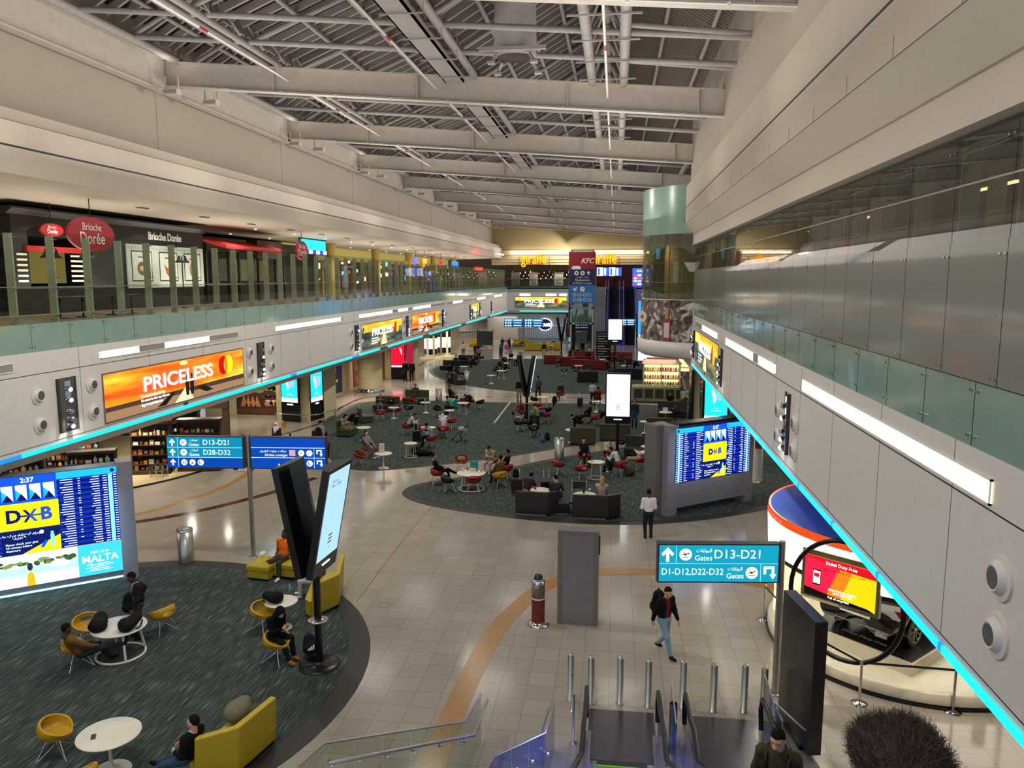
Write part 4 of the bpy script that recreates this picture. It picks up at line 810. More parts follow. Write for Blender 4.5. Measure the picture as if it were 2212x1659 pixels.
t = thing('round_column', 'large round cream column with a steel foot beside the navy board', 'column', (-19.4, 59.8, 0)); B().lathe([(.98, .3), (.98, 3.65)], (0, 0, 0), MFB, 36).build('shaft', t); B().lathe([(1.1, 0), (1.1, .25), (.98, .3)], (0, 0, 0), MCHR, 36).build('base', t)
b = B()
for z in (1.1, 1.9, 2.7): b.lathe([(.985, z), (.985, z + .02)], (0, 0, 0), MGRAY, 36)
b.build('joint', t)
MCYS = glow('screen_cyan', '20C4D8', 1.5); MVIO = glow('screen_lilac', '9AA8E0', 1.5); MPW = glow('screen_pale', 'E8F4F8', 1.6)
def iqos_screen(P_, w_, h):
    P_.rect(0, 0, w_, h, MCYS, 1); P_.rect(0, 0, w_, h * .14, MPW, 2); P_.poly([(w_ * .22, h * .8), (w_ * .36, h * .82), (w_ * .48, h * .45), (w_ * .4, h * .38)], MPW, 3)
    P_.disc(w_ * .62, h * .62, w_ * .2, MVIO, 3, h * .16); P_.rect(w_ * .42, h * .62, w_ * .82, h * .78, MVIO, 4); P_.text('ILUMA', w_ * .5, h * .92, h * .1, MPW, 4); P_.rect(w_ * .3, h * .24, w_ * .72, h * .25, MPW, 4); P_.rect(w_ * .4, h * .29, w_ * .6, h * .3, MPW, 4)
t = thing('screen_pillar', 'cream pillar with two cyan advert screens beside the food murals', 'pillar', (-19.9, 46.9, 0), R(0))
b = B(); b.prism([(-1.45, -.3), (0.95, -.9), (1.6, 2.2), (-1.0, 2.6)], 0, 3.65, MFB); b.build('pillar', t)
b = B(); b.hexa([(-1.0, -.55, .05), (.35, -.9, .05), (.35, -.7, .05), (-1.0, -.35, .05), (-1.0, -.55, 3.5), (.35, -.9, 3.5), (.35, -.7, 3.5), (-1.0, -.35, 3.5)], MBLK)
b.hexa([(1.0, -.75, .05), (1.3, .75, .05), (1.15, .8, .05), (.9, -.7, .05), (1.0, -.75, 3.5), (1.3, .75, 3.5), (1.15, .8, 3.5), (.9, -.7, 3.5)], MBLK); b.build('screen_housing', t)
b = B(); P_ = Panel(b, (-.95, -.58, 1.25), (1.3, -.335, 0), (0, 0, 1)); iqos_screen(P_, 1.22, 2.0); P_.rect(.4, -.18, .85, -.1, TXW, 2)
P_ = Panel(b, (1.03, -.68, 1.25), (.2, 1, 0), (0, 0, 1)); iqos_screen(P_, 1.3, 2.0); P_.rect(.5, -.18, .85, -.1, TXW, 2); b.build('screen', t)
b = B(); b.tube([(-1.2, -.95, .55), (.9, -1.35, .55), (1.6, -1.0, .55), (1.95, 1.0, .55)], .035, MCHR, 8)
for q in ((-1.2, -.95), (.9, -1.35), (1.95, 1.0)): b.tube([(*q, 0), (*q, .55)], .03, MCHR, 8)
b.build('guard_rail', t)
t = thing('screen_pillar', 'cream pillar with a red lit advert screen beyond the round column', 'pillar', (-19.6, 67.5, 0)); B().box((-.9, 0, 0), (1.9, 1.2, 3.65), MFB).build('pillar', t); B().box((-.3, -.12, 0), (1.0, 0, 3.4), MBLK).build('screen_housing', t)
b = B(); P_ = Panel(b, (-.25, -.13, 1.1), (1, 0, 0), (0, 0, 1)); P_.rect(0, 0, 1.2, 2.2, glow('screen_red', 'F01028', 1.8), 1); P_.poly([(.75, 1.7), (.9, 1.7), (1.0, 1.2), (.95, 1.1)], MPW, 2); P_.rect(0, 0, 1.2, .15, MPW, 2); b.build('screen', t)
b = B(); b.box((1.2, -.1, .9), (1.7, 0, 3.2), glow('screen_crimson', 'B01840', 1)); b.build('side_screen', t)
for x, y, l in ((-20.7, 86, 'round cream and black perfume column, nearer of two far down the concourse'), (-19.6, 88, 'round cream and black perfume column, farther of two down the concourse')):
    t = thing('display_column', l, 'column', (x, y, 0)); B().lathe([(1.3, 0), (1.3, .12), (.75, .2), (.75, 3.65)], (0, 0, 0), MFB, 28).build('shaft', t)
    b = B()
    for a in range(3): a0 = R(-150 + a * 55); b.lathe([(.78, .5), (.78, 1.1)], (0, 0, 0), MBLK, 6, True, a0, a0 + R(34)); b.lathe([(.78, 2.3), (.78, 3.2)], (0, 0, 0), MBLK, 6, True, a0, a0 + R(34)); b.lathe([(.78, 1.1), (.78, 2.3)], (0, 0, 0), glow('case_white', 'E8F0EC', 1.3), 6, True, a0, a0 + R(34))
    b.build('display_case', t)
area('perfume_lamp', (-20, 83, 3.5), 4, 120, WARM)
def exit_sign(loc, rz, label):
    t = thing('exit_sign', label, 'sign', loc, rz); B().box((-.45, -.04, -.2), (.45, .04, .2), glow('exit_green', '10D020', 2)).build('face', t); B().tube([(0, 0, .2), (0, 0, 3.65 - loc[2])], .02, MBK, 6).build('hanger', t)
    b = B(); P_ = Panel(b, (0, -.045, 0), (1, 0, 0), (0, 0, 1)); P_.rect(-.02, -.16, .0, .16, TXW, 1); arrow(P_, .22, 0, .3, TXW, 0, 1); P_.disc(-.2, .1, .04, TXW, 1); P_.poly([(-.3, -.14), (-.22, -.02), (-.26, .04), (-.14, .05), (-.12, -.02), (-.17, -.14), (-.2, -.14), (-.18, -.04), (-.26, -.15)], TXW, 1); b.build('symbol', t)
exit_sign((-19.9, 36.8, 1.95 + 1.2), R(-10), 'small green exit sign with an arrow hung before the food mural'); exit_sign((-19.3, 78, 3.2), 0, 'small green exit sign far down the concourse by the perfume columns')
# duty free shop at the near end of the concourse
b = B(); pc = catmull([(-30, 22), (-24, 26.2), (-20.5, 30.3), (-19.2, 33.2), (-18.7, 36), (-19.6, 38.6), (-23, 40.2), (-30, 41)], 5, False); b.prism(pc, 0, .03, mat('shop_floor', 'BFAF86', .25)); b2 = B()
b2.tube([(x, y, .03) for x, y in pc], .05, MBLK, 6); struct('shop_floor', b); struct('trim_5', b2)
MGD = mat('goods_gold', 'C09030', .3, .6)
def gondola(x, y, rz, w_, h, n, label, seed, d=.55):
    t = thing('display_shelf', label, 'shelf', (x, y, .03), rz); b = B(); b.box((-w_ / 2, 0, 0), (w_ / 2, .06, h), MWD); b.box((-w_ / 2, -d, 0), (w_ / 2, d, .16), MWD)
    for s in (-1, 1): b.box((s * w_ / 2 - .04, -.2, 0), (s * w_ / 2 + .04, .2, h), MWD)
    b.box((-w_ / 2 - .05, -.3, h), (w_ / 2 + .05, .3, h + .12), MWD); b.build('frame', t)
    for k in range(n): B().box((-w_ / 2 + .04, -d * .8, .42 + k * (h - .5) / n), (w_ / 2 - .04, .03, .45 + k * (h - .5) / n), MWD).build('shelf', t)
    q = random.Random(seed); cs = ('C8A060', 'D8D0C0', '8A2030', 'B0A890', '3C6A60', 'E0C060', '80A0B0', '6A3050', 'C87838', '50402C', 'A04468', 'E8E4DC')
    M_ = Matrix.Rotation(rz, 4, 'Z')
    for k in range(n + 1):
        z = .03 + (.16 if k == 0 else .45 + (k - 1) * (h - .5) / n); xx = -w_ / 2 + .1
        while xx < w_ / 2 - .2:
            wi = q.uniform(.12, .26); hi = q.uniform(.12, .26); i = q.randrange(12); m = mat('goods_%d' % i, cs[i], .35)
            me = _gd.get((i, round(wi, 1)))
            if me is None:
                bb = B()
                if i % 3 == 0: bb.lathe([(.06, 0), (.06, .14), (.02, .18), (.02, .22), (0, .22)], (0, 0, 0), m, 10)
                else: bb.box((-.07, -.05, 0), (.07, .05, .17), m); bb.box((-.05, -.052, .05), (.05, -.05, .12), MWHT if i % 2 else MGD)
                me = _gd[(i, round(wi, 1))] = bb.mesh('item')
            v = M_ @ Vector((xx + wi / 2, -d * .5 + q.uniform(-.05, .05), 0))
            o = link('bottle' if i % 3 == 0 else 'gift_box', me, None, (x + v.x, y + v.y, z), rz); o.scale = (wi / .16, 1, hi / .19)
            tag(o, 'boxed or bottled merchandise on the dark shelves of the shop', 'merchandise', 'merchandise on the shop shelves'); xx += wi + .04
_gd = {}
gondola(-19.4, 33.9, R(15), 1.9, 2.3, 4, 'tall dark wooden shelf behind the light blue gate sign', 1)
gondola(-21.3, 33.0, R(15), 1.7, 2.3, 4, 'dark wooden shelf, second from the gate sign in the shop', 2)
gondola(-22.3, 30.2, R(25), 1.8, 1.5, 3, 'low shelf of goods above the big flight board', 3)
gondola(-24.4, 28.2, R(30), 2.2, 1.5, 3, 'low shelf of goods deep in the shop behind the flight board', 4)
gondola(-22.2, 36.4, R(15), 2.4, 2.2, 4, 'tall shelf at the back of the shop near the food mural', 5)
gondola(-25.6, 33.4, R(20), 2.4, 2.0, 3, 'long back shelf of the shop in the shadow of the gallery', 6)
gondola(-21.0, 26.9, R(35), 2.4, 1.2, 2, 'low golden display nearest the flight board', 7)
t = thing('shop_portal', 'dark wooden shop portal with heavy posts under the gallery', 'portal', (-20.6, 36.3, 0), R(15)); b = B(); b.box((-1.9, -.15, 0), (-1.5, .15, 3.6), MWD); b.box((1.0, -.15, 0), (1.3, .15, 3.6), MWD); b.box((-1.9, -.2, 2.5), (1.3, .2, 3.6), MWD); b.build('frame', t)
t = thing('shopping_trolley', 'wire shopping basket stand beside the dark shelf', 'basket stand', (-20.4, 32.0, .03)); b = B()
for z in (.1, .35, .6): b.tube([(-.3, -.2, z), (.3, -.2, z), (.3, .2, z), (-.3, .2, z)], .012, MCHR, 6, closed=True)
for q in ((-.3, -.2), (.3, -.2), (.3, .2), (-.3, .2), (0, -.2), (0, .2)): b.tube([(*q, 0), (*q, .6)], .012, MCHR, 6)
b.build('wire_frame', t)
for q in ((-22, 31.5), (-24.5, 29), (-21, 35.5)): disk('shop_spot', (q[0], q[1], 3.55), .25, 130, WARM)
for q in ((-22.5, 46.2), (-19.6, 52.5), (-19.3, 56), (-19.6, 64)): disk('mural_fill', (q[0], q[1], 3.55), .25, 70, WARM)  # added fill to light up the food murals
# right-hand concourse: column, cyan screen, back wall
b = B(); b.box((15.8, -4, 0), (16, 60, 3.65), MFB); b.box((8.4, 46, 0), (12, 50, 3.65), MFB); b.box((10, 62, 0), (10.3, 119, 7.4), MU); b.box((5.5, 70, 0), (10, 70.3, 3.65), MFB); struct('wall_right', b)
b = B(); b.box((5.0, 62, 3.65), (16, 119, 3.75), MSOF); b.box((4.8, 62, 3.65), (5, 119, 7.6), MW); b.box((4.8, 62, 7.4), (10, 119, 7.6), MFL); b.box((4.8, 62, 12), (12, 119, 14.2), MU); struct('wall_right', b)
t = thing('display_totem', 'cyan advert screen in a black frame by the wall foot', 'screen', (6.15, 47.5, 0)); B().box((-.85, 0, 0), (.75, .3, 3.5), MBLK).build('housing', t); b = B(); P_ = Panel(b, (-.72, -.01, .35), (1, 0, 0), (0, 0, 1)); iqos_screen(P_, 1.35, 2.95); b.build('screen', t)
o = B().box((4.75, 47.2, 0), (5.1, 48.4, 3.65), MFB).build('column'); tag(o, 'cream square column beside the black framed cyan screen', 'column')
o = B().box((4.55, 46.9, 0), (4.7, 48.2, 3.6), MBLK).build('panel'); tag(o, 'narrow black upright panel beside the cream square column', 'panel')
# ---------------- smooth bodies: implicit shapes meshed as one continuous surface ----------------
def V(*a): return np.array(a, float)
def sdf(prims, res, k=.015, cut=None, pad=.04):
    """prims: ('c', a, b, ra, rb) round cone or ('e', centre, radii[, 3x3 rotation]); returns verts, quads"""
    lo = np.full(3, 1e9); hi = -lo
    for p in prims:
        if p[0] == 'c':
            for q, r in ((p[1], p[3]), (p[2], p[4])): lo = np.minimum(lo, np.array(q) - r); hi = np.maximum(hi, np.array(q) + r)
        else: r = max(p[2]) if len(p) > 3 else np.array(p[2]); lo = np.minimum(lo, np.array(p[1]) - r); hi = np.maximum(hi, np.array(p[1]) + r)
    lo = lo - pad; n = np.ceil((hi + pad - lo) / res).astype(int) + 1
    ax = [lo[i] + res * np.arange(n[i]) for i in range(3)]
    acc = np.zeros(n)
    for p in prims:
        if p[0] == 'c': a, b, ra, rb = np.array(p[1], float), np.array(p[2], float), p[3], p[4]; l = np.minimum(a - ra, b - rb); h = np.maximum(a + ra, b + rb)
        else: r = np.full(3, max(p[2])) if len(p) > 3 else np.array(p[2]); l = np.array(p[1]) - r; h = np.array(p[1]) + r
        m = 6 * k + res
        s = [slice(max(0, int((l[i] - m - lo[i]) / res)), min(n[i], int((h[i] + m - lo[i]) / res) + 2)) for i in range(3)]
        X, Y_, Z = ax[0][s[0]][:, None, None], ax[1][s[1]][None, :, None], ax[2][s[2]][None, None, :]
        if p[0] == 'c':
            d = b - a; L = max(d @ d, 1e-9); t = np.clip(((X - a[0]) * d[0] + (Y_ - a[1]) * d[1] + (Z - a[2]) * d[2]) / L, 0, 1)
            D = np.sqrt((X - a[0] - t * d[0]) ** 2 + (Y_ - a[1] - t * d[1]) ** 2 + (Z - a[2] - t * d[2]) ** 2) - (ra + (rb - ra) * t)
        else:
            c = p[1]; q = [X - c[0], Y_ - c[1], Z - c[2]]
            if len(p) > 3: M = np.array(p[3]); q = [M[0][i] * q[0] + M[1][i] * q[1] + M[2][i] * q[2] for i in range(3)]
            r = p[2]; k0 = np.sqrt((q[0] / r[0]) ** 2 + (q[1] / r[1]) ** 2 + (q[2] / r[2]) ** 2); D = (k0 - 1) * min(r) if min(r) > .5 * max(r) else k0 * (k0 - 1) / np.maximum(np.sqrt((q[0] / r[0] ** 2) ** 2 + (q[1] / r[1] ** 2) ** 2 + (q[2] / r[2] ** 2) ** 2), 1e-6)
        acc[s[0], s[1], s[2]] += np.exp(-np.clip(D, -8 * k, 8 * k) / k)
    f = -k * np.log(np.maximum(acc, 1e-12))
    if cut is not None:
        X, Y_, Z = ax[0][:, None, None], ax[1][None, :, None], ax[2][None, None, :]; f = cut(f, X, Y_, Z)
    return nets(f, lo, res)
def nets(f, lo, res):
    ins = f < 0; n = np.array(f.shape); c = n - 1
    acc = np.zeros((*c, 3)); cnt = np.zeros(c)
    corner = lambda A, d: A[d[0]:d[0] + c[0], d[1]:d[1] + c[1], d[2]:d[2] + c[2]]
    for a in range(3):
        o1, o2 = [i for i in range(3) if i != a]
        for u in (0, 1):
            for v in (0, 1):
                d0 = [0, 0, 0]; d0[o1] = u; d0[o2] = v; d1 = list(d0); d1[a] = 1
                f0, f1 = corner(f, d0), corner(f, d1); s = corner(ins, d0) != corner(ins, d1)
                t = np.where(s, f0 / np.where(s, f0 - f1, 1), 0)
                for i in range(3): acc[..., i] += np.where(s, t if i == a else d0[i], 0)
                cnt += s
    act = cnt > 0; idx = -np.ones(c, int); idx[act] = np.arange(act.sum())
    cell = np.argwhere(act); verts = (cell + acc[act] / cnt[act][:, None]) * res + lo
    quads = []
    for a in range(3):
        b, d = (a + 1) % 3, (a + 2) % 3
        sl0 = [slice(1, n[i] - 1) for i in range(3)]; sl1 = list(sl0); sl0[a] = slice(0, n[a] - 1); sl1[a] = slice(1, n[a])
        i0, i1 = ins[tuple(sl0)], ins[tuple(sl1)]; w_ = np.argwhere(i0 != i1)
        if not len(w_): continue
        flip = i0[i0 != i1]; e = w_ + 1; e[:, a] -= 1
        def at(db, dd): g = e.copy(); g[:, b] -= db; g[:, d] -= dd; return idx[g[:, 0], g[:, 1], g[:, 2]]
        q = np.stack([at(1, 1), at(0, 1), at(0, 0), at(1, 0)], 1); q[~flip] = q[~flip][:, ::-1]; quads.append(q)
    q = np.concatenate(quads) if quads else np.zeros((0, 4), int)
    return verts, q[(q >= 0).all(1)]
class Bag:
    """several surfaces in one mesh"""
    def __init__(s): s.v = []; s.q = []; s.m = []; s.n = 0; s.mats = []
    def add(s, vq, m, mi=None, M=None):
        v, q = vq
        if M is not None: v = v @ np.array(M)[:3, :3].T + np.array(M)[:3, 3]
        ms = m if isinstance(m, list) else [m]
        for x in ms:
            if x not in s.mats: s.mats.append(x)
        base = np.array([s.mats.index(x) for x in ms]); s.v.append(v); s.q.append(q + s.n); s.n += len(v)
        s.m.append(base[mi] if mi is not None else np.full(len(q), base[0])); return s
    def mesh(s, name):
        v = np.concatenate(s.v); q = np.concatenate(s.q); me = bpy.data.meshes.new(name)
        me.vertices.add(len(v)); me.vertices.foreach_set('co', v.astype(np.float32).ravel())
        me.loops.add(q.size); me.loops.foreach_set('vertex_index', q.astype(np.int32).ravel())
        me.polygons.add(len(q)); me.polygons.foreach_set('loop_start', np.arange(0, q.size, 4, dtype=np.int32))
        me.polygons.foreach_set('material_index', np.concatenate(s.m).astype(np.int32)); me.polygons.foreach_set('use_smooth', np.ones(len(q), bool))
        for m in s.mats: me.materials.append(m)
        me.update(calc_edges=True); me.validate(); return me
def blob(name, prims, res, m, parent=None, loc=None, rot=None, k=.015, cut=None):
    return link(name, Bag().add(sdf(prims, res, k, cut), m).mesh(name), parent, loc, rot)
# ---- templates: head, hand, hair ----
SKIN = {'light': mat('skin_light', 'C99A7E', .5, var=.05), 'mid': mat('skin_mid', '9A6A4C', .5, var=.05), 'dark': mat('skin_dark', '4E3022', .5, var=.05)}
EYE = mat('eye_dark', '16100D', .3); LIP = mat('lip', '8A4A40', .5); HAIR = mat('hair_black', '0C0A09', .85, spec=.2, var=.3, vs=60); HBR = mat('hair_brown', '2E1E14', .55, var=.3, vs=60); HBL = mat('hair_blonde', 'A8875A', .55, var=.25, vs=60)
def head_tpl(res=.009):
    p = [('e', (0, -.012, .03), (.074, .094, .1)), ('e', (0, .03, -.045), (.056, .062, .07)), ('e', (0, .045, -.005), (.058, .045, .085)), ('c', (0, .092, .012), (0, .112, -.028), .008, .013),
         ('c', (-.012, .1, -.032), (.012, .1, -.032), .009, .009), ('c', (-.038, .078, .034), (.038, .078, .034), .012, .012), ('c', (-.018, .088, -.058), (.018, .088, -.058), .008, .008), ('c', (-.014, .087, -.068), (.014, .087, -.068), .008, .008),
         ('e', (0, .072, -.09), (.022, .018, .018)), ('e', (-.077, -.008, -.008), (.01, .02, .032)), ('e', (.077, -.008, -.008), (.01, .02, .032)), ('c', (0, -.02, -.05), (0, -.03, -.17), .052, .055)]
    def cut(f, X, Y_, Z):
        for s in (-1, 1): f = np.maximum(f, .014 - np.sqrt((X - s * .031) ** 2 + (Y_ - .096) ** 2 * .8 + (Z - .012) ** 2 * 1.6))
        return f
    v, q = sdf(p, res, .008, cut); c = v[q].mean(1); mi = np.zeros(len(q), int)
    for s in (-1, 1):
        mi[(np.hypot(c[:, 0] - s * .031, (c[:, 2] - .012) * 1.7) < .0085) & (c[:, 1] > .06)] = 1
        mi[(abs(c[:, 0] - s * .031) < .019) & (abs(c[:, 2] - .037) < .0045) & (c[:, 1] > .06)] = 1
    mi[(abs(c[:, 0]) < .024) & (abs(c[:, 2] + .063) < .009) & (c[:, 1] > .08)] = 2
    return v, q, mi
HEAD = head_tpl()
def hand_tpl(res=.0065, curl=1.0):
    """right hand: wrist at the origin, fingers along -z, palm facing -x, thumb forward (+y)"""
    p = [('e', (0, .0, -.05), (.016, .04, .05)), ('c', (0, 0, .02), (0, 0, -.02), .026, .026)]
    for i, (y, L) in enumerate(((.03, .068), (.01, .076), (-.011, .07), (-.03, .054))):
        a = V(-.002, y, -.09); d = V(0, y * .25, -1); an = .35 * curl + i * .08; pt = a; seg = (L * .42, L * .33, L * .25)
        for j in range(3):
            q = pt + V(-math.sin(an), y * .6, -math.cos(an)) * seg[j]; p.append(('c', pt, q, .0092 - j * .0012, .0085 - j * .0012)); pt = q; an += .45 * curl
    p += [('c', (0, .03, -.03), (-.018, .056, -.06), .014, .0115), ('c', (-.018, .056, -.06), (-.032, .06, -.09), .011, .0085)]
    return sdf(p, res, .005)
HAND = hand_tpl(); HAND_M = (HAND[0] * V(-1, 1, 1), HAND[1][:, ::-1])
def hair_tpl(kind, res=.011):
    if kind in ('short', 'bald'):
        return sdf([('e', (0, -.015, .038), (.085, .107, .111))], res, .006, lambda f, X, Y_, Z: np.maximum(f, np.clip((Y_ + .02) * .9 + .007 * np.sin(X * 190) + np.abs(X) * .25, -.055, .08) - Z))
    if kind == 'long':
        return sdf([('e', (0, -.018, .036), (.088, .11, .112)), ('e', (0, -.07, -.1), (.095, .06, .16)), ('c', (-.075, -.01, 0), (-.085, -.01, -.17), .03, .028), ('c', (.075, -.01, 0), (.085, -.01, -.17), .03, .028)], res, .012, lambda f, X, Y_, Z: np.maximum(f, np.minimum((Y_ - .055) + np.maximum(0, .08 - Z) * .9, .05 - np.abs(X) * .01 + (Y_ - .02))))
    if kind == 'bun':
        return sdf([('e', (0, -.018, .036), (.085, .106, .11)), ('e', (0, -.12, .06), (.045, .045, .045))], res, .01, lambda f, X, Y_, Z: np.maximum(np.maximum(f, (Y_ - .06) + np.maximum(0, .08 - Z) * 1.1), -.06 - Z))
    if kind == 'scarf':
        return sdf([('e', (0, -.01, .03), (.094, .112, .118)), ('e', (0, -.01, -.14), (.12, .11, .1)), ('e', (0, -.03, -.24), (.19, .12, .1)), ('c', (0, .09, -.16), (0, .12, -.36), .06, .05)], res, .02, lambda f, X, Y_, Z: np.maximum(f, .062 - np.sqrt(X ** 2 + (Z * .85 + .005) ** 2 + np.minimum(0, Y_ - .06) ** 2 * 4)))
    if kind == 'hood':
        return sdf([('e', (0, -.02, .03), (.105, .125, .13)), ('e', (0, -.04, -.12), (.13, .11, .09))], res, .02, lambda f, X, Y_, Z: np.maximum(f, .07 - np.sqrt(X ** 2 + (Z * .8 + .02) ** 2 + np.minimum(0, Y_ - .05) ** 2 * 4)))
    if kind == 'cap':
        return sdf([('e', (0, -.01, .05), (.088, .108, .09)), ('e', (0, .12, .055), (.06, .07, .008))], res, .006, lambda f, X, Y_, Z: np.maximum(f, .04 - Z))
    if kind == 'skullcap':
        return sdf([('e', (0, -.014, .045), (.086, .107, .1))], res, .006, lambda f, X, Y_, Z: np.maximum(f, .055 - Z))
_hair = {}
def rotm(rx=0, ry=0, rz=0): return Euler((rx, ry, rz)).to_matrix()
def ik(a, b, l1, l2, hint):
    a, b, hint = Vector(a), Vector(b), Vector(hint); d = b - a; L = d.length
    if L > (l1 + l2) * .995: b = a + d * ((l1 + l2) * .995 / L); d = b - a; L = d.length
    x = (l1 * l1 - l2 * l2 + L * L) / (2 * L); h = math.sqrt(max(0, l1 * l1 - x * x)); u = d / L; n = hint - u * hint.dot(u)
    n = n.normalized() if n.length > 1e-4 else Vector((0, 0, 1))
    return a + u * x + n * h, b
def skeleton(pelvis=(0, 0, .93), lean=0, twist=0, head=(0, 0), hands=None, feet=None, elbow=None, knee=None, bend=0, side=0):
    """angles in degrees; hands and feet are targets in the person's frame (x right, y forward)"""
    pe = Vector(pelvis); T = rotm(R(-lean), R(side), R(twist)); J = {'pe': pe}
    T2 = rotm(R(-lean - bend), R(side), R(twist))
    J['ch'] = pe + T @ Vector((0, 0, .27)); J['nb'] = J['ch'] + T2 @ Vector((0, 0, .24)); J['T'] = T2; J['T1'] = T
    J['hd'] = J['nb'] + T2 @ Vector((0, .01, .07)) + (rotm(R(head[0] - lean * .5 - bend), 0, R(twist + head[1])) @ Vector((0, .025, .12)))
    J['H'] = rotm(R(head[0]), 0, R(twist + head[1]))
    for i, s in enumerate((-1, 1)):
        sh = J['nb'] + T2 @ Vector((s * .185, 0, -.045)); hp = pe + rotm(0, 0, R(twist * .3)) @ Vector((s * .09, 0, -.02))
        h = (hands or ((-.25, .06, .83), (.25, .06, .83)))[i]; e = (elbow or ((s * .5, -1, -.3), (s * .5, -1, -.3)))[i]
        J['sh', s] = sh; J['el', s], J['wr', s] = ik(sh, h, .29, .26, e); J['hp', s] = hp
        ft = (feet or ((-.11, 0, .08), (.11, 0, .08)))[i]; kn = (knee or ((s * .1, 1, .2), (s * .1, 1, .2)))[i]
        J['kn', s], J['an', s] = ik(hp, ft, .44, .43, kn)
    return J
def V3(v): return (v.x, v.y, v.z)
def foot_dir(J, s):
    d = J['kn', s] - J['an', s]; k = J['kn', s] - J['hp', s]; f = Vector((k.x, k.y, 0)); f = Vector((0, 1, 0)) if f.length < .12 else f.normalized()
    f = (f + Vector((0, .6, 0))).normalized()
    if d.z < .2: f = (f * .4 + Vector((0, 0, 1)) * .9).normalized()      # foot up when the leg lies flat
    return f
_pc = {}
def figure_meshes(key, sk, res, sleeves='long', skirt=False, hair='short', girth=1., shorts=False, beard=False):
    kk = (key, res, sleeves, skirt, hair, girth, shorts, beard)
    if kk in _pc: return _pc[kk]
    J = skeleton(**sk); c = lambda a, b, ra, rb: ('c', V3(a), V3(b), ra, rb); T = np.array(J['T']); T1 = np.array(J['T1']); g = girth
    body = [('e', V3(J['ch'] + J['T'] @ Vector((0, 0, .06))), (.15 * g, .1 * g, .19), T), ('e', V3(J['pe'] + Vector((0, 0, .03))), (.15 * g, .105 * g, .12)), c(J['pe'], J['ch'], .105 * g, .11 * g), c(J['nb'] - J['T'] @ Vector((0, 0, .03)), J['nb'] + (J['hd'] - J['nb']) * .5, .055, .05)]
    top = [('e', V3(J['ch'] + J['T'] @ Vector((0, 0, .05))), (.175 * g, .12 * g, .2), T), ('e', V3(J['ch'] - J['T1'] @ Vector((0, 0, .16))), (.155 * g, .12 * g, .15), T1), ('c', V3(J['nb'] - J['T'] @ Vector((0, .0, .045))), V3(J['nb'] - J['T'] @ Vector((0, .0, .005))), .075, .062)]
    bot = [('e', V3(J['pe'] + Vector((0, 0, -.01))), (.165 * g, .125 * g, .12))]; shoes = []
    for s in (-1, 1):
        sh, el, wr, hp, kn, an = [J[n, s] for n in ('sh', 'el', 'wr', 'hp', 'kn', 'an')]
        body += [c(sh, el, .046, .036), c(el, wr, .037, .026), c(hp, kn, .075, .05), c(kn, an, .05, .035)]; ca = kn + (an - kn) * .3
        top += [c(J['nb'] - J['T'] @ Vector((0, 0, .05)), sh, .06, .066), c(sh, el if sleeves == 'long' else sh + (el - sh) * .65, .066 * g ** .5, .054)]
        if sleeves == 'long': top.append(c(el, wr + (el - wr) * .1, .052, .04))
        bot += [c(hp, kn, .1 * g, .072)] + ([c(kn, an + (kn - an) * .06, .07, .055)] if not shorts else [])
        if skirt: bot += [c(J['pe'] + Vector((0, .0, -.05)), (kn + J['pe'] * .15) / 1.15, .15, .15)] + [c(kn, an + (kn - an) * .1, .14, .14)]
        f = foot_dir(J, s); shoes += [c(an + Vector((0, 0, -.0)), an - (kn - an).normalized() * .03 + f * .02, .045, .05), c(an - (kn - an).normalized() * .035, an - (kn - an).normalized() * .04 + f * .15, .045, .04)]
    M = Matrix.Translation(J['hd']) @ J['H'].to_4x4(); B_ = Bag(); sm = SKIN['mid']
    B_.add(sdf(body, res, .012), [sm]); B_.add(HEAD[:2], [sm, EYE, LIP], HEAD[2], M)
    for s in (-1, 1):
        fa = (J['wr', s] - J['el', s]).normalized(); z = -fa; inward = Vector((-s, .0, -.3)); x = (inward * -s); x = (x - z * x.dot(z)).normalized(); y = z.cross(x)
        MM = Matrix((x, y, z)).transposed().to_4x4(); MM.translation = J['wr', s]; B_.add(HAND if s > 0 else HAND_M, [sm], None, MM)
    out = {'body': B_.mesh('figure'), 'top': Bag().add(sdf(top, res, .018), MWHT).mesh('top'), 'bottom': Bag().add(sdf(bot, res, .016), MWHT).mesh('bottom'), 'shoes': Bag().add(sdf(shoes, min(res, .02), .01), MWHT).mesh('shoes')}
    hk = hair
    if hk not in _hair: _hair[hk] = hair_tpl(hk)
    out['hair'] = Bag().add(_hair[hk], HAIR, None, M).mesh('hair')
    if beard:
        if 'beard' not in _hair: _hair['beard'] = sdf([('e', (0, .034, -.06), (.063, .068, .055))], .009, .005, lambda f, X, Y_, Z: np.maximum(np.maximum(f, Z + .035 + np.maximum(0, .05 - Y_) * .0), .0 - Y_))
        out['beard'] = Bag().add(_hair['beard'], HAIR, None, M).mesh('beard')
    out['J'] = J; _pc[kk] = out; return out
def dress(me, name, parent, m, slot=0):
    o = link(name, me, parent)
    if m is not None: o.material_slots[slot].link = 'OBJECT'; o.material_slots[slot].material = m
    return o
def cloth(c, r=.85): return mat('cloth_' + c, c, r, var=.12, vs=25, spec=.2)
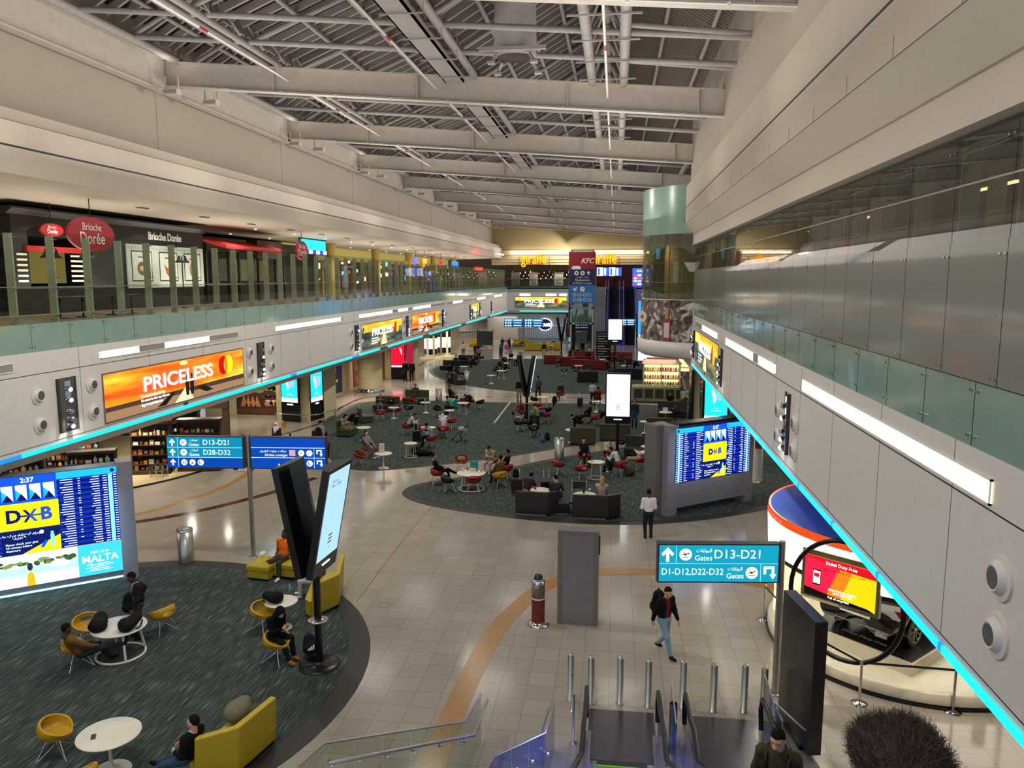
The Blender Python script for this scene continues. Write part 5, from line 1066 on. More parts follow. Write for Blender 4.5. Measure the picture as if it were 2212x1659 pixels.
def person(label, loc, rz, sk, key, top, bottom, hair='short', hc=None, skin='mid', shoes='1A1A1A', res=None, s=1., group=None, jacket=None, hairname=None, **kw):
    loc = Vector(loc); d = loc.length
    if res is None: res = .02 if d < 24 else (.026 if d < 50 else .034)
    F_ = figure_meshes(key, sk, res, hair=hair, **kw)
    t = thing('person', label, 'person', loc, rz, group); t.scale = (s, s, s)
    dress(F_['body'], 'body', t, SKIN[skin]); dress(F_['top'], 'shirt', t, cloth(top)); dress(F_['bottom'], 'trousers' if not kw.get('skirt') else 'skirt', t, cloth(bottom)); dress(F_['shoes'], 'shoes', t, cloth(shoes))
    hn = hairname or {'scarf': 'headscarf', 'hood': 'hood', 'cap': 'cap', 'skullcap': 'skullcap'}.get(hair, 'hair')
    hm = {None: HAIR, 'brown': HBR, 'blonde': HBL}.get(hc) if hc in (None, 'brown', 'blonde') else cloth(hc)
    dress(F_['hair'], hn, t, hm)
    if 'beard' in F_: dress(F_['beard'], 'beard', t, None)
    if hair in ('cap', 'skullcap'):
        if 'short' not in _hair: _hair['short'] = hair_tpl('short')
        J = F_['J']; M = Matrix.Translation(J['hd']) @ J['H'].to_4x4() @ Matrix.Diagonal((.97, .97, .97, 1))
        link('hair', Bag().add(_hair['short'], HAIR, None, M).mesh('hair'), t)
    t['_'] = 0; del t['_']
    return t, F_['J']
# poses (pelvis, lean, hands, feet ...)
ST = dict(hands=((-.24, .08, .84), (.24, .08, .84)), feet=((-.1, 0, .08), (.1, .03, .08)))
POSE = {
 'stand': ST, 'stand2': dict(hands=((-.14, .22, 1.1), (.12, .25, 1.12)), feet=((-.1, 0, .08), (.1, .05, .08)), head=(-18, 0)),
 'walk': dict(pelvis=(0, 0, .92), lean=4, hands=((-.26, .2, .88), (.25, -.14, .86)), feet=((-.08, -.3, .14), (.09, .34, .09)), head=(-16, 0)),
 'walk2': dict(pelvis=(0, 0, .92), lean=3, hands=((-.26, -.12, .86), (.25, .18, .88)), feet=((-.08, .26, .09), (.09, -.25, .12))),
 'sit': dict(pelvis=(0, -.04, .53), lean=-12, hands=((-.13, .3, .6), (.13, .3, .6)), feet=((-.13, .42, .08), (.13, .46, .08)), head=(-5, 0)),
 'phone': dict(pelvis=(0, -.04, .53), lean=4, bend=16, hands=((-.05, .32, .8), (.06, .33, .8)), feet=((-.13, .4, .08), (.13, .46, .08)), head=(-32, 0)),
 'lean': dict(pelvis=(0, -.04, .53), lean=24, bend=12, hands=((-.1, .5, .76), (.1, .5, .76)), feet=((-.13, .36, .08), (.13, .4, .08)), head=(-20, 0)),
 'cross': dict(pelvis=(0, -.02, .53), lean=-20, hands=((-.1, .2, .68), (.12, .22, .66)), feet=((-.1, .5, .08), (-.05, .72, .4)), head=(0, 15)),
 'recline': dict(pelvis=(0, .1, .5), lean=-48, hands=((-.06, .22, .86), (.08, .22, .86)), feet=((-.12, .72, .08), (.14, .74, .08)), head=(10, 0)),
 'lie': dict(pelvis=(0, 0, .56), lean=-78, bend=8, hands=((-.1, -.1, .72), (.1, -.1, .72)), feet=((-.1, .78, .55), (.1, .6, .52)), knee=((0, 0, 1), (0, 0, 1)), head=(55, 20)),
 'slump': dict(pelvis=(0, -.04, .53), lean=38, bend=25, hands=((-.12, .52, .72), (.12, .5, .72)), feet=((-.13, .34, .08), (.13, .4, .08)), head=(-60, 0)),
 'side': dict(pelvis=(0, -.04, .53), lean=-6, twist=25, hands=((-.25, .15, .55), (.2, .35, .72)), feet=((-.16, .42, .08), (.16, .4, .08)), head=(-10, 30)),
}
def who(pose, label, at, rz, top, bottom, hair='short', z=0, **kw):
    loc = G(*at) if len(at) == 2 else Vector(at); loc = Vector((loc.x, loc.y, loc.z + z))
    return person(label, loc, R(rz), POSE[pose], pose, top, bottom, hair, **kw)
def cover(key, fn, **kw):
    if key not in _gd: _gd[key] = fn()
    return _gd[key]
# ---------------- furniture ----------------
FZ = .014
def shell_mesh(m):
    """tub chair shell: rounded seat, wrap-round back with an oval opening, facing +y"""
    def cut(f, X, Y_, Z):
        f = np.abs(f + .012) - .014                                   # hollow the bowl
        rim = .66 - .42 * (Y_ + .05) - np.maximum(0, Y_ - .12) * .35  # high back, low front
        f = np.maximum(f, Z - rim)
        seat = np.maximum(np.maximum((X / .25) ** 2 + ((Y_ - .02) / .27) ** 2 - 1, 0) * .1 + 0, np.abs(Z - .435) - .022)
        f = np.minimum(f, np.where((X / .27) ** 2 + ((Y_ - .02) / .27) ** 2 < 1, np.abs(Z - .435) - .022, 1))
        hole = np.sqrt((X / .14) ** 2 + ((Z - .565) / .06) ** 2) - 1; f = np.maximum(f, np.where(Y_ < -.05, -hole * .06, -1))
        return f
    return Bag().add(sdf([('e', (0, .03, .62), (.335, .33, .22)), ('e', (0, -.02, .52), (.3, .27, .13))], .0125, .03, cut), m).mesh('shell')
_chair = {}
def chair(col, label, at, rz, group, z=FZ):
    p = G(*at) if len(at) == 2 else Vector(at); p = Vector((p.x, p.y, z))
    if col not in _chair:
        m = mat('leather_' + col, col, .38, var=.05, spec=.5); t = thing('tub_chair', label, 'chair', p, R(rz), group)
        if '_me' not in _chair: _chair['_me'] = shell_mesh(m)
        o = link('shell', _chair['_me'], t); o.material_slots[0].link = 'OBJECT'; o.material_slots[0].material = m
        if '_leg' not in _chair:
            L = []
            for sx in (-1, 1):
                for sy in (-1, 1):
                    b = B(); b.tube([(sx * .28, sy * .27, .012), (sx * .13, sy * .1, .41)], .011, MCHR, 6); b.tube([(sx * .28, sy * .27, .012), (sx * .05, sy * .02, .24)], .008, MCHR, 6); b.ell((sx * .28, sy * .27, .01), (.018, .018, .01), MBLK, 6); L.append(b.mesh('leg'))
            b = B(); b.bar((-.15, 0, .405), (.15, 0, .405), .1, .02, MBLK); b.tube([(-.05, -.02, .24), (.05, .02, .24)], .01, MCHR, 6); L.append(b.mesh('seat_plate')); _chair['_leg'] = L
        for me in _chair['_leg'][:4]: link('leg', me, t)
        link('seat_plate', _chair['_leg'][4], t); _chair[col] = t; return t
    return copy_thing(_chair[col], p, R(rz), label, group)
YW, RD, BK, GN = 'B8901A', '8E1418', '141418', '1C3A30'
def TT(px, py, h=.72):                     # the floor point under a table whose top centre is seen at a pixel
    p = G(px, py, h + FZ); return (p.x, p.y, 0)
MTOP = mat('table_white', 'D8D2C2', .3)
def table(kind, label, at, r=.4, group=None, h=.72):
    p = G(*at) if len(at) == 2 else Vector(at); t = thing('round_table', label, 'table', (p.x, p.y, FZ), 0, group)
    B().lathe([(0, h - .035), (r - .02, h - .035), (r, h - .02), (r, h - .005), (r - .01, h), (0, h)], (0, 0, 0), MTOP, 32).build('tabletop', t)
    if kind == 'p':
        B().lathe([(r * .62, 0), (r * .6, .015), (.1, .04), (.04, .1), (.03, .3), (.035, h - .1), (.09, h - .035)], (0, 0, 0), MTOP, 24).build('pedestal', t)
    else:
        for k in range(4): a = PI / 4 + k * PI / 2; B().tube([(math.cos(a) * r * .88, math.sin(a) * r * .88, .025), (math.cos(a) * r * .66, math.sin(a) * r * .66, h - .03)], .018 if r < .5 else .03, MTOP, 8).build('leg', t)
        b = B(); b.tube([(math.cos(2 * PI * k / 28) * r * .88, math.sin(2 * PI * k / 28) * r * .88, .022) for k in range(28)], .018 if r < .5 else .028, MTOP, 8, closed=True)
        if r >= .5: b.tube([(math.cos(2 * PI * k / 28) * r * .72, math.sin(2 * PI * k / 28) * r * .72, h - .05) for k in range(28)], .02, MTOP, 8, closed=True)
        b.build('ring_base', t)
    return t
def sofa(col, label, at, rz, W=1.5, group=None, wing=1, back=.95, seat=True, wl=.7, wa=40):
    """high-backed booth sofa facing +y; wing: -1/0/1 gives an angled end panel"""
    p = G(*at) if len(at) == 2 else Vector(at); m = mat('hide_' + col, col, .42, var=.05, spec=.5); t = thing('booth_sofa', label, 'sofa', (p.x, p.y, FZ), R(rz), group); th = .14
    def soft(b): 
        o = b; return o
    def bev(o, w_=.03):
        md = o.modifiers.new('bevel', 'BEVEL'); md.width = w_; md.segments = 3; return o
    poly = [(-W / 2, -.42), (W / 2, -.42), (W / 2, -.42 + th), (-W / 2, -.42 + th)]
    if wing:
        c, s_ = math.cos(R(wa)), math.sin(R(wa)); e = (W / 2 + wl * c, -.42 + wl * s_); n = (-s_ * th, c * th)
        poly = [(-W / 2, -.42), (W / 2, -.42), e, (e[0] + n[0], e[1] + n[1]), (W / 2 + n[0] * .4, -.42 + th), (-W / 2, -.42 + th)]
        if wing < 0: poly = [(-x, y) for x, y in poly][::-1]
    b = B(); n = len(poly); lean = .05
    b.add([(x, y, .06) for x, y in poly] + [(x, y - lean, back) for x, y in poly], [tuple(range(n))[::-1], tuple(range(n, 2 * n))] + [(i, (i + 1) % n, n + (i + 1) % n, n + i) for i in range(n)], m); bev(b.build('backrest', t))
    if seat:
        b = B(); x0, x1 = -W / 2, W / 2
        b.box((x0, -.3, .28), (x1, .42, .46), m); bev(b.build('seat', t), .045); bev(B().box((x0 + .02, -.28, .06), (x1 - .02, .38, .28), m).build('plinth', t), .01)
        if wing:
            q = [(W / 2 + .01, -.28), (W / 2 + wl * math.cos(R(wa)) * .95, -.28 + wl * math.sin(R(wa)) * .95), (W / 2 + wl * math.cos(R(wa)) * .95 - .2, .42), (W / 2 + .01, .42)]
            if wing < 0: q = [(-x, y) for x, y in q][::-1]
            bb = B(); bb.prism(q, .06, .46, m); bev(bb.build('wing_seat', t), .03)
    b = B(); b.box((-W / 2 + .05, -.4, 0), (W / 2 - .05, .34, .06), MST if col in ('1E1A1C',) else MBLK); b.build('foot_strip', t)
    return t
def backpack(label, loc, rz, col, s=1., rx=0, name='backpack', strap=True):
    t = thing(name, label, 'bag', loc, rz); t.scale = (s, s, s); t.rotation_euler = (rx, 0, rz); key = ('bp', col)
    m = cloth(col)
    if 'bp' not in _gd:
        _gd['bp'] = Bag().add(sdf([('e', (0, 0, .2), (.15, .09, .2)), ('e', (0, -.02, .1), (.155, .1, .1)), ('e', (0, -.09, .12), (.11, .05, .09)), ('e', (0, 0, .36), (.1, .07, .07))], .014, .02), MWHT).mesh('pack')
        b = B(); b.tube([(-.07, .08, .38), (-.09, .15, .28), (-.1, .14, .12), (-.09, .08, .04)], .016, MBLK, 6); b.tube([(.07, .08, .38), (.09, .15, .28), (.1, .14, .12), (.09, .08, .04)], .016, MBLK, 6); b.tube([(-.03, 0, .42), (0, 0, .47), (.03, 0, .42)], .01, MBLK, 6); _gd['bps'] = b.mesh('strap')
    dress(_gd['bp'], 'pack', t, m)
    if strap: link('strap', _gd['bps'], t)
    return t
def suitcase(label, loc, rz, col, s=1.):
    t = thing('suitcase', label, 'suitcase', loc, rz); t.scale = (s, s, s); m = mat('case_' + col, col, .35)
    o = B().box((-.2, -.12, .06), (.2, .12, .6), m).build('shell', t); md = o.modifiers.new('b', 'BEVEL'); md.width = .04; md.segments = 3
    b = B(); b.tube([(-.09, .08, .6), (-.09, .08, .95), (.09, .08, .95), (.09, .08, .6)], .01, MCHR, 6); b.build('handle', t)
    for x in (-.16, .16):
        for y in (-.08, .08): B().lathe([(.0, .02), (.03, .03), (.03, .06), (0, .07)], (x, y, -.02), MBLK, 8).build('wheel', t)
    return t
def lump(name, label, cat, loc, col, pr, rz=0, res=.015, k=.025):
    o = blob(name, pr, res, cloth(col), None, loc, rz, k); return tag(o, label, cat)
# --- near-left island: mustard chairs and sofas ---
CG = 'mustard tub chairs'
chair(YW, 'empty mustard tub chair alone at the lower edge of the carpet', (125, 1632), -75, None)
chair(YW, 'empty mustard tub chair behind the table with two black backpacks', (192, 1392), -140, None)
chair(YW, 'empty mustard tub chair on the side of the table where the man stands', (352, 1366), 65, None)
chair(YW, 'mustard tub chair carrying the man in the brown jacket', (168, 1440), -35, None)
chair(YW, 'empty mustard tub chair beside the hooded person and the small pedestal table', (570, 1362), -110, None)
chair(YW, 'mustard tub chair carrying the hooded person in black', (600, 1430), -105, None)
chair(YW, 'mustard tub chair cut off by the lower frame edge near a white table', (-9.0, 11.2, 0), 60, None)
table('r', 'large white ring-base table carrying two black backpacks', TT(257, 1352), .62)
table('p', 'white pedestal table with a black bag before the mustard sofa', TT(607, 1298), .42)
table('p', 'white round table at the lower frame edge beside the man in a black jacket', (-9.05, 12.15, 0), .55, h=.74)
sofa('B09A1E', 'mustard booth sofa carrying the person in an orange shirt', (620, 1240), 172, 1.1, wing=0); sofa('B09A1E', 'low mustard sofa block with a white cap at the carpet edge', (572, 1245), 172, .75, wing=0, back=.46)
sofa('B09A1E', 'mustard booth sofa carrying the man in white behind the black pole', (705, 1290), 105, 1.5, wing=-1, wl=.9)
sofa('B09A1E', 'mustard booth sofa with a grey bag at the lower frame edge', (-6.95, 12.95, 0), 78, 1.1, wing=-1, wl=.75)
for k, (at, rz_) in enumerate((((205, 1368), 20), ((258, 1366), -30))):
    p = G(at[0], at[1], .76); backpack(('round black backpack on the big white table, nearer the brown jacket', 'round black backpack on the big white table, nearer the standing man')[k], (p.x, p.y + .05, FZ + .76), R(rz_), '131412', 1.3, R(-62))
p = G(600, 1300, .76); backpack('black holdall lying on the small pedestal table', (p.x + .1, p.y, FZ + .8), R(80), '0E0E0F', 1.25, R(-80), 'holdall')
t = backpack('navy sports backpack with white stripes on the carpet by the black pole', tuple(G(672, 1418)[:2]) + (FZ + .05,), R(35), '10141F', 1.1, R(-25))
b = B(); P_ = Panel(b, (-.09, -.142, .08), (1, 0, 0), (0, 0, 1))
for k in range(3): P_.poly([(k * .05, 0), (k * .05 + .03, 0), (k * .05 + .06, .05 + k * .025), (k * .05 + .03, .05 + k * .025)], MWHT, 3)
b.build('stripes', t)
lump('holdall', 'grey fabric bag on the mustard sofa at the lower frame edge', 'bag', (-7.12, 13.25, .7), '6E6A58', [('e', (0, 0, 0), (.24, .3, .2)), ('e', (.05, .2, .1), (.12, .1, .1))], 0)
lump('cap', 'white cap with a phone on the mustard sofa seat', 'cap', tuple(G(570, 1228)[:2]) + (.51,), 'C8CCD0', [('e', (0, 0, 0), (.09, .11, .05)), ('e', (0, -.1, -.02), (.07, .07, .02))])
b = B().lathe([(.03, 0), (.032, .14), (.015, .17), (.015, .2), (0, .2)], (0, 0, 0), mat('bottle_blue', '5AA0B8', .15), 12); p = G(626, 1275, .75); o = b.build('water_bottle', None, (p.x, p.y, FZ + .72)); tag(o, 'small blue water bottle on the pedestal table behind the holdall', 'bottle')
b = B().box((-.04, -.08, 0), (.04, .08, .012), MDG); o = b.build('phone', None, (-9.25, 12.0, .757), R(30)); tag(o, 'phone lying on the white table at the lower frame edge', 'phone')
sk = dict(hands=((-.34, .16, .9), (.26, -.08, .95)), feet=((-.1, 0, .08), (.12, .06, .08)), head=(-24, 0), lean=4)
t, J = person('standing man in white shirt and dark jacket holding a black backpack', G(305, 1378) + Vector((0, 0, FZ)), R(128), sk, 'holdbag', 'C2BC9C', '3A3A3E', skin='dark', s=1.0)
def jacket(t, J, col, res=.02, name='jacket', k=1.0, cutf=None):
    c = lambda a, b_, ra, rb: ('c', V3(a), V3(b_), ra, rb); T = np.array(J['T']); T1 = np.array(J['T1'])
    pr = [('e', V3(J['ch'] + J['T'] @ Vector((0, -.01, .05))), (.195, .14, .21), T), ('e', V3(J['ch'] - J['T1'] @ Vector((0, .01, .16))), (.18, .14, .17), T1)]
    for s in (-1, 1): pr += [c(J['nb'] - J['T'] @ Vector((0, 0, .05)), J['sh', s], .07, .08), c(J['sh', s], J['el', s], .08, .066), c(J['el', s], J['wr', s] + (J['el', s] - J['wr', s]) * .1, .062, .048)]
    n = J['T'] @ Vector((0, 1, 0)); u = J['T'] @ Vector((1, 0, 0)); o = J['ch']
    def cut(f, X, Y_, Z):                                             # open front
        du = (X - o.x) * u.x + (Y_ - o.y) * u.y + (Z - o.z) * u.z; dn = (X - o.x) * n.x + (Y_ - o.y) * n.y + (Z - o.z) * n.z
        return np.maximum(f, np.where(dn > .03, .055 * k - np.abs(du), -1))
    return blob(name, pr, res, cloth(col), t, None, None, .018, cut if cutf is None else cutf)
jacket(t, J, '15161C')
p = G(262, 1370); q = Matrix.Rotation(R(100), 3, 'Z') @ J['wr', 1]; backpack('black backpack held up by the standing man', (t.location.x - .42, t.location.y + .25, .55), R(10), '0F1116', 1.2)
t, J = person('seated man in a brown jacket resting his feet, back to the camera', (-11.95 - .1, 15.2 + .15, FZ), R(-35), dict(pelvis=(0, .05, .5), lean=-28, hands=((-.12, .25, .62), (.2, .3, .62)), feet=((-.12, .7, .1), (.2, .95, .45)), head=(-8, 10)), 'brownman', '6A4C26', '26282C', skin='dark')
jacket(t, J, '6A4C26', k=.2)
t, J = person('seated person in black hood and tan boots bent over a phone', G(597, 1418) + Vector((0, 0, FZ)), R(-115), dict(POSE['phone'], feet=((-.1, .5, .1), (.14, .62, .1))), 'hoodman', '0B0B0D', '0E0E10', hair='hood', hc='0B0B0D', skin='light', shoes='8A5A28')
jacket(t, J, '0B0B0D', k=-1, name='hooded_coat')
b = B().box((-.035, -.075, -.006), (.035, .075, .006), MBLK); pp = t.matrix_basis @ Vector((0, .41, .86)) if 0 else Matrix.Translation(t.location) @ Matrix.Rotation(R(-115), 4, 'Z') @ Vector((0, .4, .83)); o = b.build('phone', None, pp, (R(40), 0, R(-115))); tag(o, 'black phone in the hands of the hooded person', 'phone')
t, J = person('seated person in an orange shirt and camouflage trousers on the mustard sofa', Vector((G(612, 1240).x, G(612, 1240).y - .02, FZ)), R(168), dict(POSE['sit'], hands=((-.2, .12, .62), (.16, .1, .62)), feet=((-.2, .5, .08), (.12, .45, .08)), head=(10, -20)), 'orangeman', 'E0641A', '24241E', skin='dark', shoes='D8D8D8', sleeves='short')
m = mat('camouflage', '2A2A24', .8, var=.9, vs=22); [setattr(c.material_slots[0], 'material', m) for c in t.children if c.name.startswith('trousers')]
t, J = person('seated bearded man in white robe and white skullcap with folded hands', Vector((G(690, 1290).x - .1, G(690, 1290).y, FZ)), R(98), dict(POSE['phone'], lean=10, hands=((-.06, .35, .95), (.06, .36, .95)), head=(-10, 0)), 'robeman', 'C8CCD0', 'B8BABC', hair='skullcap', hc='D0D2D4', skin='mid', shoes='D0D0D0', beard=True, girth=1.1)
t, J = person('seated man in black jacket and jeans at the lower frame edge', (-7.45, 12.0, FZ), R(80), dict(pelvis=(0, 0, .53), lean=-18, hands=((-.14, .14, .66), (.14, .18, .66)), feet=((-.15, .8, .1), (.15, .85, .1)), head=(5, 5)), 'sofaman', 'C8C8C8', '34485E', skin='light', shoes='101010')
jacket(t, J, '0C0C0E', k=.6)
# --- second island ---
GR = None
def reds(rows):
    for c, l, at, rz in rows: chair(c, l, at, rz, None)
reds([(RD, 'red tub chair behind the busy round table holding a beige bag', (997, 1018), 180), (RD, 'red tub chair carrying the man in the black sweater', (945, 1046), -70), (BK, 'empty black tub chair in front of the man in the black sweater', (968, 1062), -60),
 (RD, 'empty red tub chair at the busy table with its back to the camera', (1023, 1062), 5), (YW, 'mustard tub chair carrying the man in tan at the busy table', (1078, 1052), 40), (RD, 'red tub chair carrying the man in a dark tee shirt at the busy table', (1093, 1036), 65), (RD, 'red tub chair carrying the man in cream reading his phone', (1062, 1018), 150),
 (RD, 'empty red tub chair beside the steel bin turned to the aisle', (1206, 1026), -55), (RD, 'empty red tub chair next to the slim ring-base table', (1256, 1036), 30), (RD, 'red tub chair carrying the man in navy by the slim table', (1262, 1008), 190), (RD, 'red tub chair carrying the man in the black waistcoat', (1338, 1028), 60), (RD, 'red tub chair carrying the man in white lying back with a phone', (1384, 1016), 85), (RD, 'red tub chair carrying the woman in a white top with a dark strap', (1316, 1004), 170), (RD, 'red tub chair half hidden by the grey flight board', (1408, 996), 20)])
table('r', 'busy white ring-base table with takeaway cups and a teal bag', TT(1018, 1021), .62); table('r', 'slim tall white ring-base table with a black phone', TT(1288, 997, .78), .38, h=.78)
table('p', 'small white pedestal table behind the dark sofa with a red cup', TT(1167, 1058), .4); table('p', 'white pedestal table behind the dark sofa with a black bottle', TT(1263, 1068), .45); table('p', 'white table next to the sleeping travellers, half behind the flight board', TT(1403, 964), .42)
DS = '1E1A1C'
sofa(DS, 'dark brown booth sofa with its back to the camera, one nearer the busy table', (1152, 1108), -4, 1.25, wing=1, wl=.5); sofa(DS, 'dark brown booth sofa with its back to the camera, one nearer the flight board', (1275, 1116), 0, 1.3, wing=1, wl=.6, wa=35)
sofa(DS, 'low dark sofa block carrying the man in the grey shirt', (1205, 1106), 6, .85, wing=0, back=.47); sofa('2A2A26', 'dark sofa holding two sleeping travellers beside the flight board', (1385, 985), 172, 1.7, wing=0)
who('cross', 'man in a black sweater with crossed legs on a red chair at the busy table', (948, 1043), -70, '101114', '15161A', beard=True, skin='light', z=FZ); who('phone', 'man in a beanie and cream clothes looking at his phone at the busy table', (1060, 1020), 165, 'A39878', 'B0AA9A', 'skullcap', hc='1A1A1A', skin='light', shoes='B8B0A0', z=FZ)
who('sit', 'man in a tan sweater on the mustard chair, back to the camera', (1078, 1048), 40, '6E5434', '20242C', z=FZ); who('sit', 'man in a dark tee shirt on a red chair behind the mustard chair', (1091, 1034), 75, '14181E', '20242C', sleeves='short', z=FZ)
who('lean', 'man with a red cup on the dark sofa, back to the camera', (1138, 1090), -25, '2A1E1E', '20242C', z=FZ); who('side', 'man in a grey shirt leaning on his arm on the low dark sofa block', (1200, 1098), -5, '34363C', '2A2A30', 'short', skin='light', z=FZ); who('sit', 'blonde woman on the dark sofa, back to the camera', (1300, 1100), 0, 'B8A098', '30343C', 'long', hc='blonde', skin='light', z=FZ)
who('sit', 'man in navy with folded hands on a red chair by the slim table', (1262, 1006), 200, '10131C', '16181E', skin='light', z=FZ); who('phone', 'woman in a white top with a dark strap on a red chair', (1316, 1002), 185, 'C0BAB0', '2A2A30', 'bun', skin='light', z=FZ); t, J = who('lean', 'man in white shirt and black waistcoat leaning over a child', (1334, 1024), 60, 'C8CCD0', '1A2430', shoes='C8C8C8', z=FZ)
who('phone', 'child in dark green sitting before the man in the black waistcoat', (1316, 1022), 60, '20302A', '1A2026', s=.62, z=FZ); who('recline', 'man in a white shirt and khaki trousers lying back with his phone', (1382, 1013), 85, 'C0C0BC', '8A7E62', z=FZ, skin='mid'); who('lie', 'sleeping person in a blue-grey top on the dark sofa', (1372, 978), 100, '4A5260', '20242C', z=FZ - .05, skin='mid'); who('lie', 'sleeping person in black with raised knees on the dark sofa', (1402, 974), 80, '101012', '141416', z=FZ - .05)
who('stand2', 'standing man in white shirt and dark jeans, seen from behind by the flight board', (1400, 1163), 5, 'D8D0D8', '1E2228', skin='dark', shoes='141414')
# --- third island ---
reds([(RD, 'red tub chair with a bag, nearest the carpet edge by the light reflections', (778, 1006), -100), (RD, 'red tub chair carrying the woman in grey at the pedestal table', (797, 990), -130), (RD, 'red tub chair carrying the man in a pale blue shirt', (931, 968), 70), (RD, 'red tub chair carrying the man in a white shirt and black trousers', (880, 940), -75), (RD, 'empty red tub chair between the white shirt and the pale blue shirt', (915, 946), 10), (RD, 'red tub chair carrying the woman in a white headscarf', (957, 946), 15),
 (RD, 'red tub chair beside the folded pushchair', (975, 928), 60), (BK, 'black tub chair with a bag near the small white table', (946, 900), -100), (RD, 'red tub chair with its back to the camera near two suitcases', (1006, 890), 10), (BK, 'black tub chair beside the bent traveller in black', (1037, 885), 60), (RD, 'red tub chair before the olive sofa, nearer the white shoes', (822, 908), 15), (RD, 'red tub chair before the olive sofa, one nearer the water bottle', (857, 902), -20), (BK, 'black tub chair before the olive sofa row', (883, 898), -10), (RD, 'red tub chair turned sideways behind the olive sofa row', (893, 880), -100),
 (RD, 'red tub chair under the dark man at the screen pole', (1180, 914), 80), (RD, 'red tub chair farther back by the screen pole with a jacket', (1163, 898), 150), (BK, 'black tub chair carrying the traveller in grey by the screen pole', (1121, 932), -60), (BK, 'black tub chair with its back to the camera by the screen pole', (1153, 944), 10), (RD, 'red tub chair with a child behind the screen pole', (1124, 902), -150), (BK, 'black tub chair at the orange lit table', (1155, 878), -60), (RD, 'red tub chair carrying the man in a leather jacket', (1212, 866), 120), (RD, 'red tub chair beside the group in black', (1285, 920), 40)])
table('p', 'white pedestal table with a tall paper bag', TT(828, 979), .42); table('r', 'slim white ring-base table before the pale blue shirt', TT(887, 957), .34); table('p', 'white round table with a laptop by the man in white', TT(925, 923), .42); table('p', 'small white table with a red cup beside the black chair', TT(957, 899), .3); table('p', 'white table just behind the red cup table', TT(971, 886), .32); table('r', 'white table among the two suitcases', TT(1000, 870), .4); table('p', 'white table with a water bottle before the olive sofa', TT(919, 869), .36); table('p', 'white table between the reclining traveller and the red chair', TT(850, 880), .36)
table('p', 'white table with a grey bag by the nearest olive sofa', TT(785, 923), .4); table('r', 'white ring-base table with orange reflections behind it', TT(1173, 857), .45); table('p', 'white table between the white shirt and the big white screen', TT(1289, 867), .36); table('p', 'white pedestal table before the olive sofa with folded jeans', TT(1237, 928), .4); table('p', 'white table in the dark sofa corner beside the grey board', TT(1438, 890), .42); table('p', 'lone white table at the olive sofa end beside the grey board', TT(1393, 910), .3)
OL = '3E4028'
sofa(OL, 'olive booth sofa nearest the pink jacket girl', (752, 940), -95, 1.3, wing=0); sofa(OL, 'olive booth sofa, second from the pink jacket girl', (790, 912), -60, 1.0, wing=0); sofa(OL, 'long olive booth sofa with a reclining traveller', (835, 888), 180, 1.7, wing=0); sofa(OL, 'olive booth sofa nearest the steel bin and the red reflection', (898, 872), 178, 1.8, wing=0)
sofa(OL, 'olive booth sofa with its back to the camera, nearer the steel bin', (1258, 958), 5, 1.4, wing=0); sofa(OL, 'olive booth sofa with its back to the camera, behind the white screen pole', (1328, 950), 0, 1.7, wing=0); sofa('2A2A26', 'dark booth sofa with travellers near the flower kiosk', (1452, 900), 175, 1.9, wing=0); sofa(OL, 'olive booth sofa end beside the grey flight board', (1420, 935), 8, 1.5, wing=0)
sofa('1C1C1E', 'dark sofa blocks in the gap between the two carpets', (1268, 825), 10, 1.8, wing=0)
who('sit', 'woman in a grey top holding a drink at the pedestal table', (796, 988), -115, '7E7A76', '55585E', 'long', skin='light', shoes='C0BCB8', z=FZ); who('phone', 'man in a pale blue shirt with dark scarf on a red chair', (930, 965), 100, '8A9CB4', '0E0E10', skin='mid', z=FZ); who('lean', 'man in a white shirt leaning over the round table', (884, 938), -75, 'C0BEB6', '101216', z=FZ); who('lean', 'woman in a white headscarf seated with her back to the camera', (958, 942), 20, 'B8B4BC', '8A94A8', 'scarf', hc='C8C4CC', z=FZ)
who('lean', 'man in a teal shirt bent over the small table', (975, 896), 60, '3E7A78', '14161A', z=FZ); who('slump', 'traveller in black bent forward behind the suitcases', (1020, 882), 70, '0E0E10', '101014', z=FZ); who('sit', 'traveller in black coat seated behind the turquoise suitcase', (975, 872), -100, '0E0F12', '14161A', z=FZ)
who('recline', 'traveller in jeans and white shoes reclining on the long olive sofa', (822, 890), 195, '3A3430', '3E5068', shoes='D8D8D8', z=FZ); who('slump', 'dark haired traveller slumped on the long olive sofa', (848, 887), 180, '1A1A1C', '20242C', z=FZ); who('sit', 'man in black seated on the olive sofa by the bin', (897, 870), 180, '101012', '16181C', z=FZ); who('phone', 'woman in a white top and beige skirt on the nearest olive sofa', (742, 942), -110, '8E8A86', '8C7256', 'long', skirt=False, z=FZ, skin='light'); who('slump', 'traveller in black asleep beside the woman in the beige skirt', (757, 925), -100, '0C0C0E', '101014', z=FZ)
who('recline', 'traveller in a white-grey top lying in a black chair by the screen pole', (1122, 930), -60, '8E8E8C', '1A1C20', z=FZ); who('slump', 'traveller in black slumped with his back to the camera by the screen pole', (1155, 940), 10, '0E0F12', '14161A', z=FZ); who('phone', 'man in a pale green shirt and beanie by the screen pole', (1160, 918), 60, '7E8A62', '20242C', 'skullcap', hc='14161A', z=FZ, skin='light'); who('recline', 'man in black lying back in a red chair by the screen pole', (1181, 910), 100, '0E0F12', '101014', z=FZ); who('sit', 'child in a red shirt seated behind the screen pole', (1126, 905), -150, '5E1A1E', '2A2A30', s=.85, z=FZ)
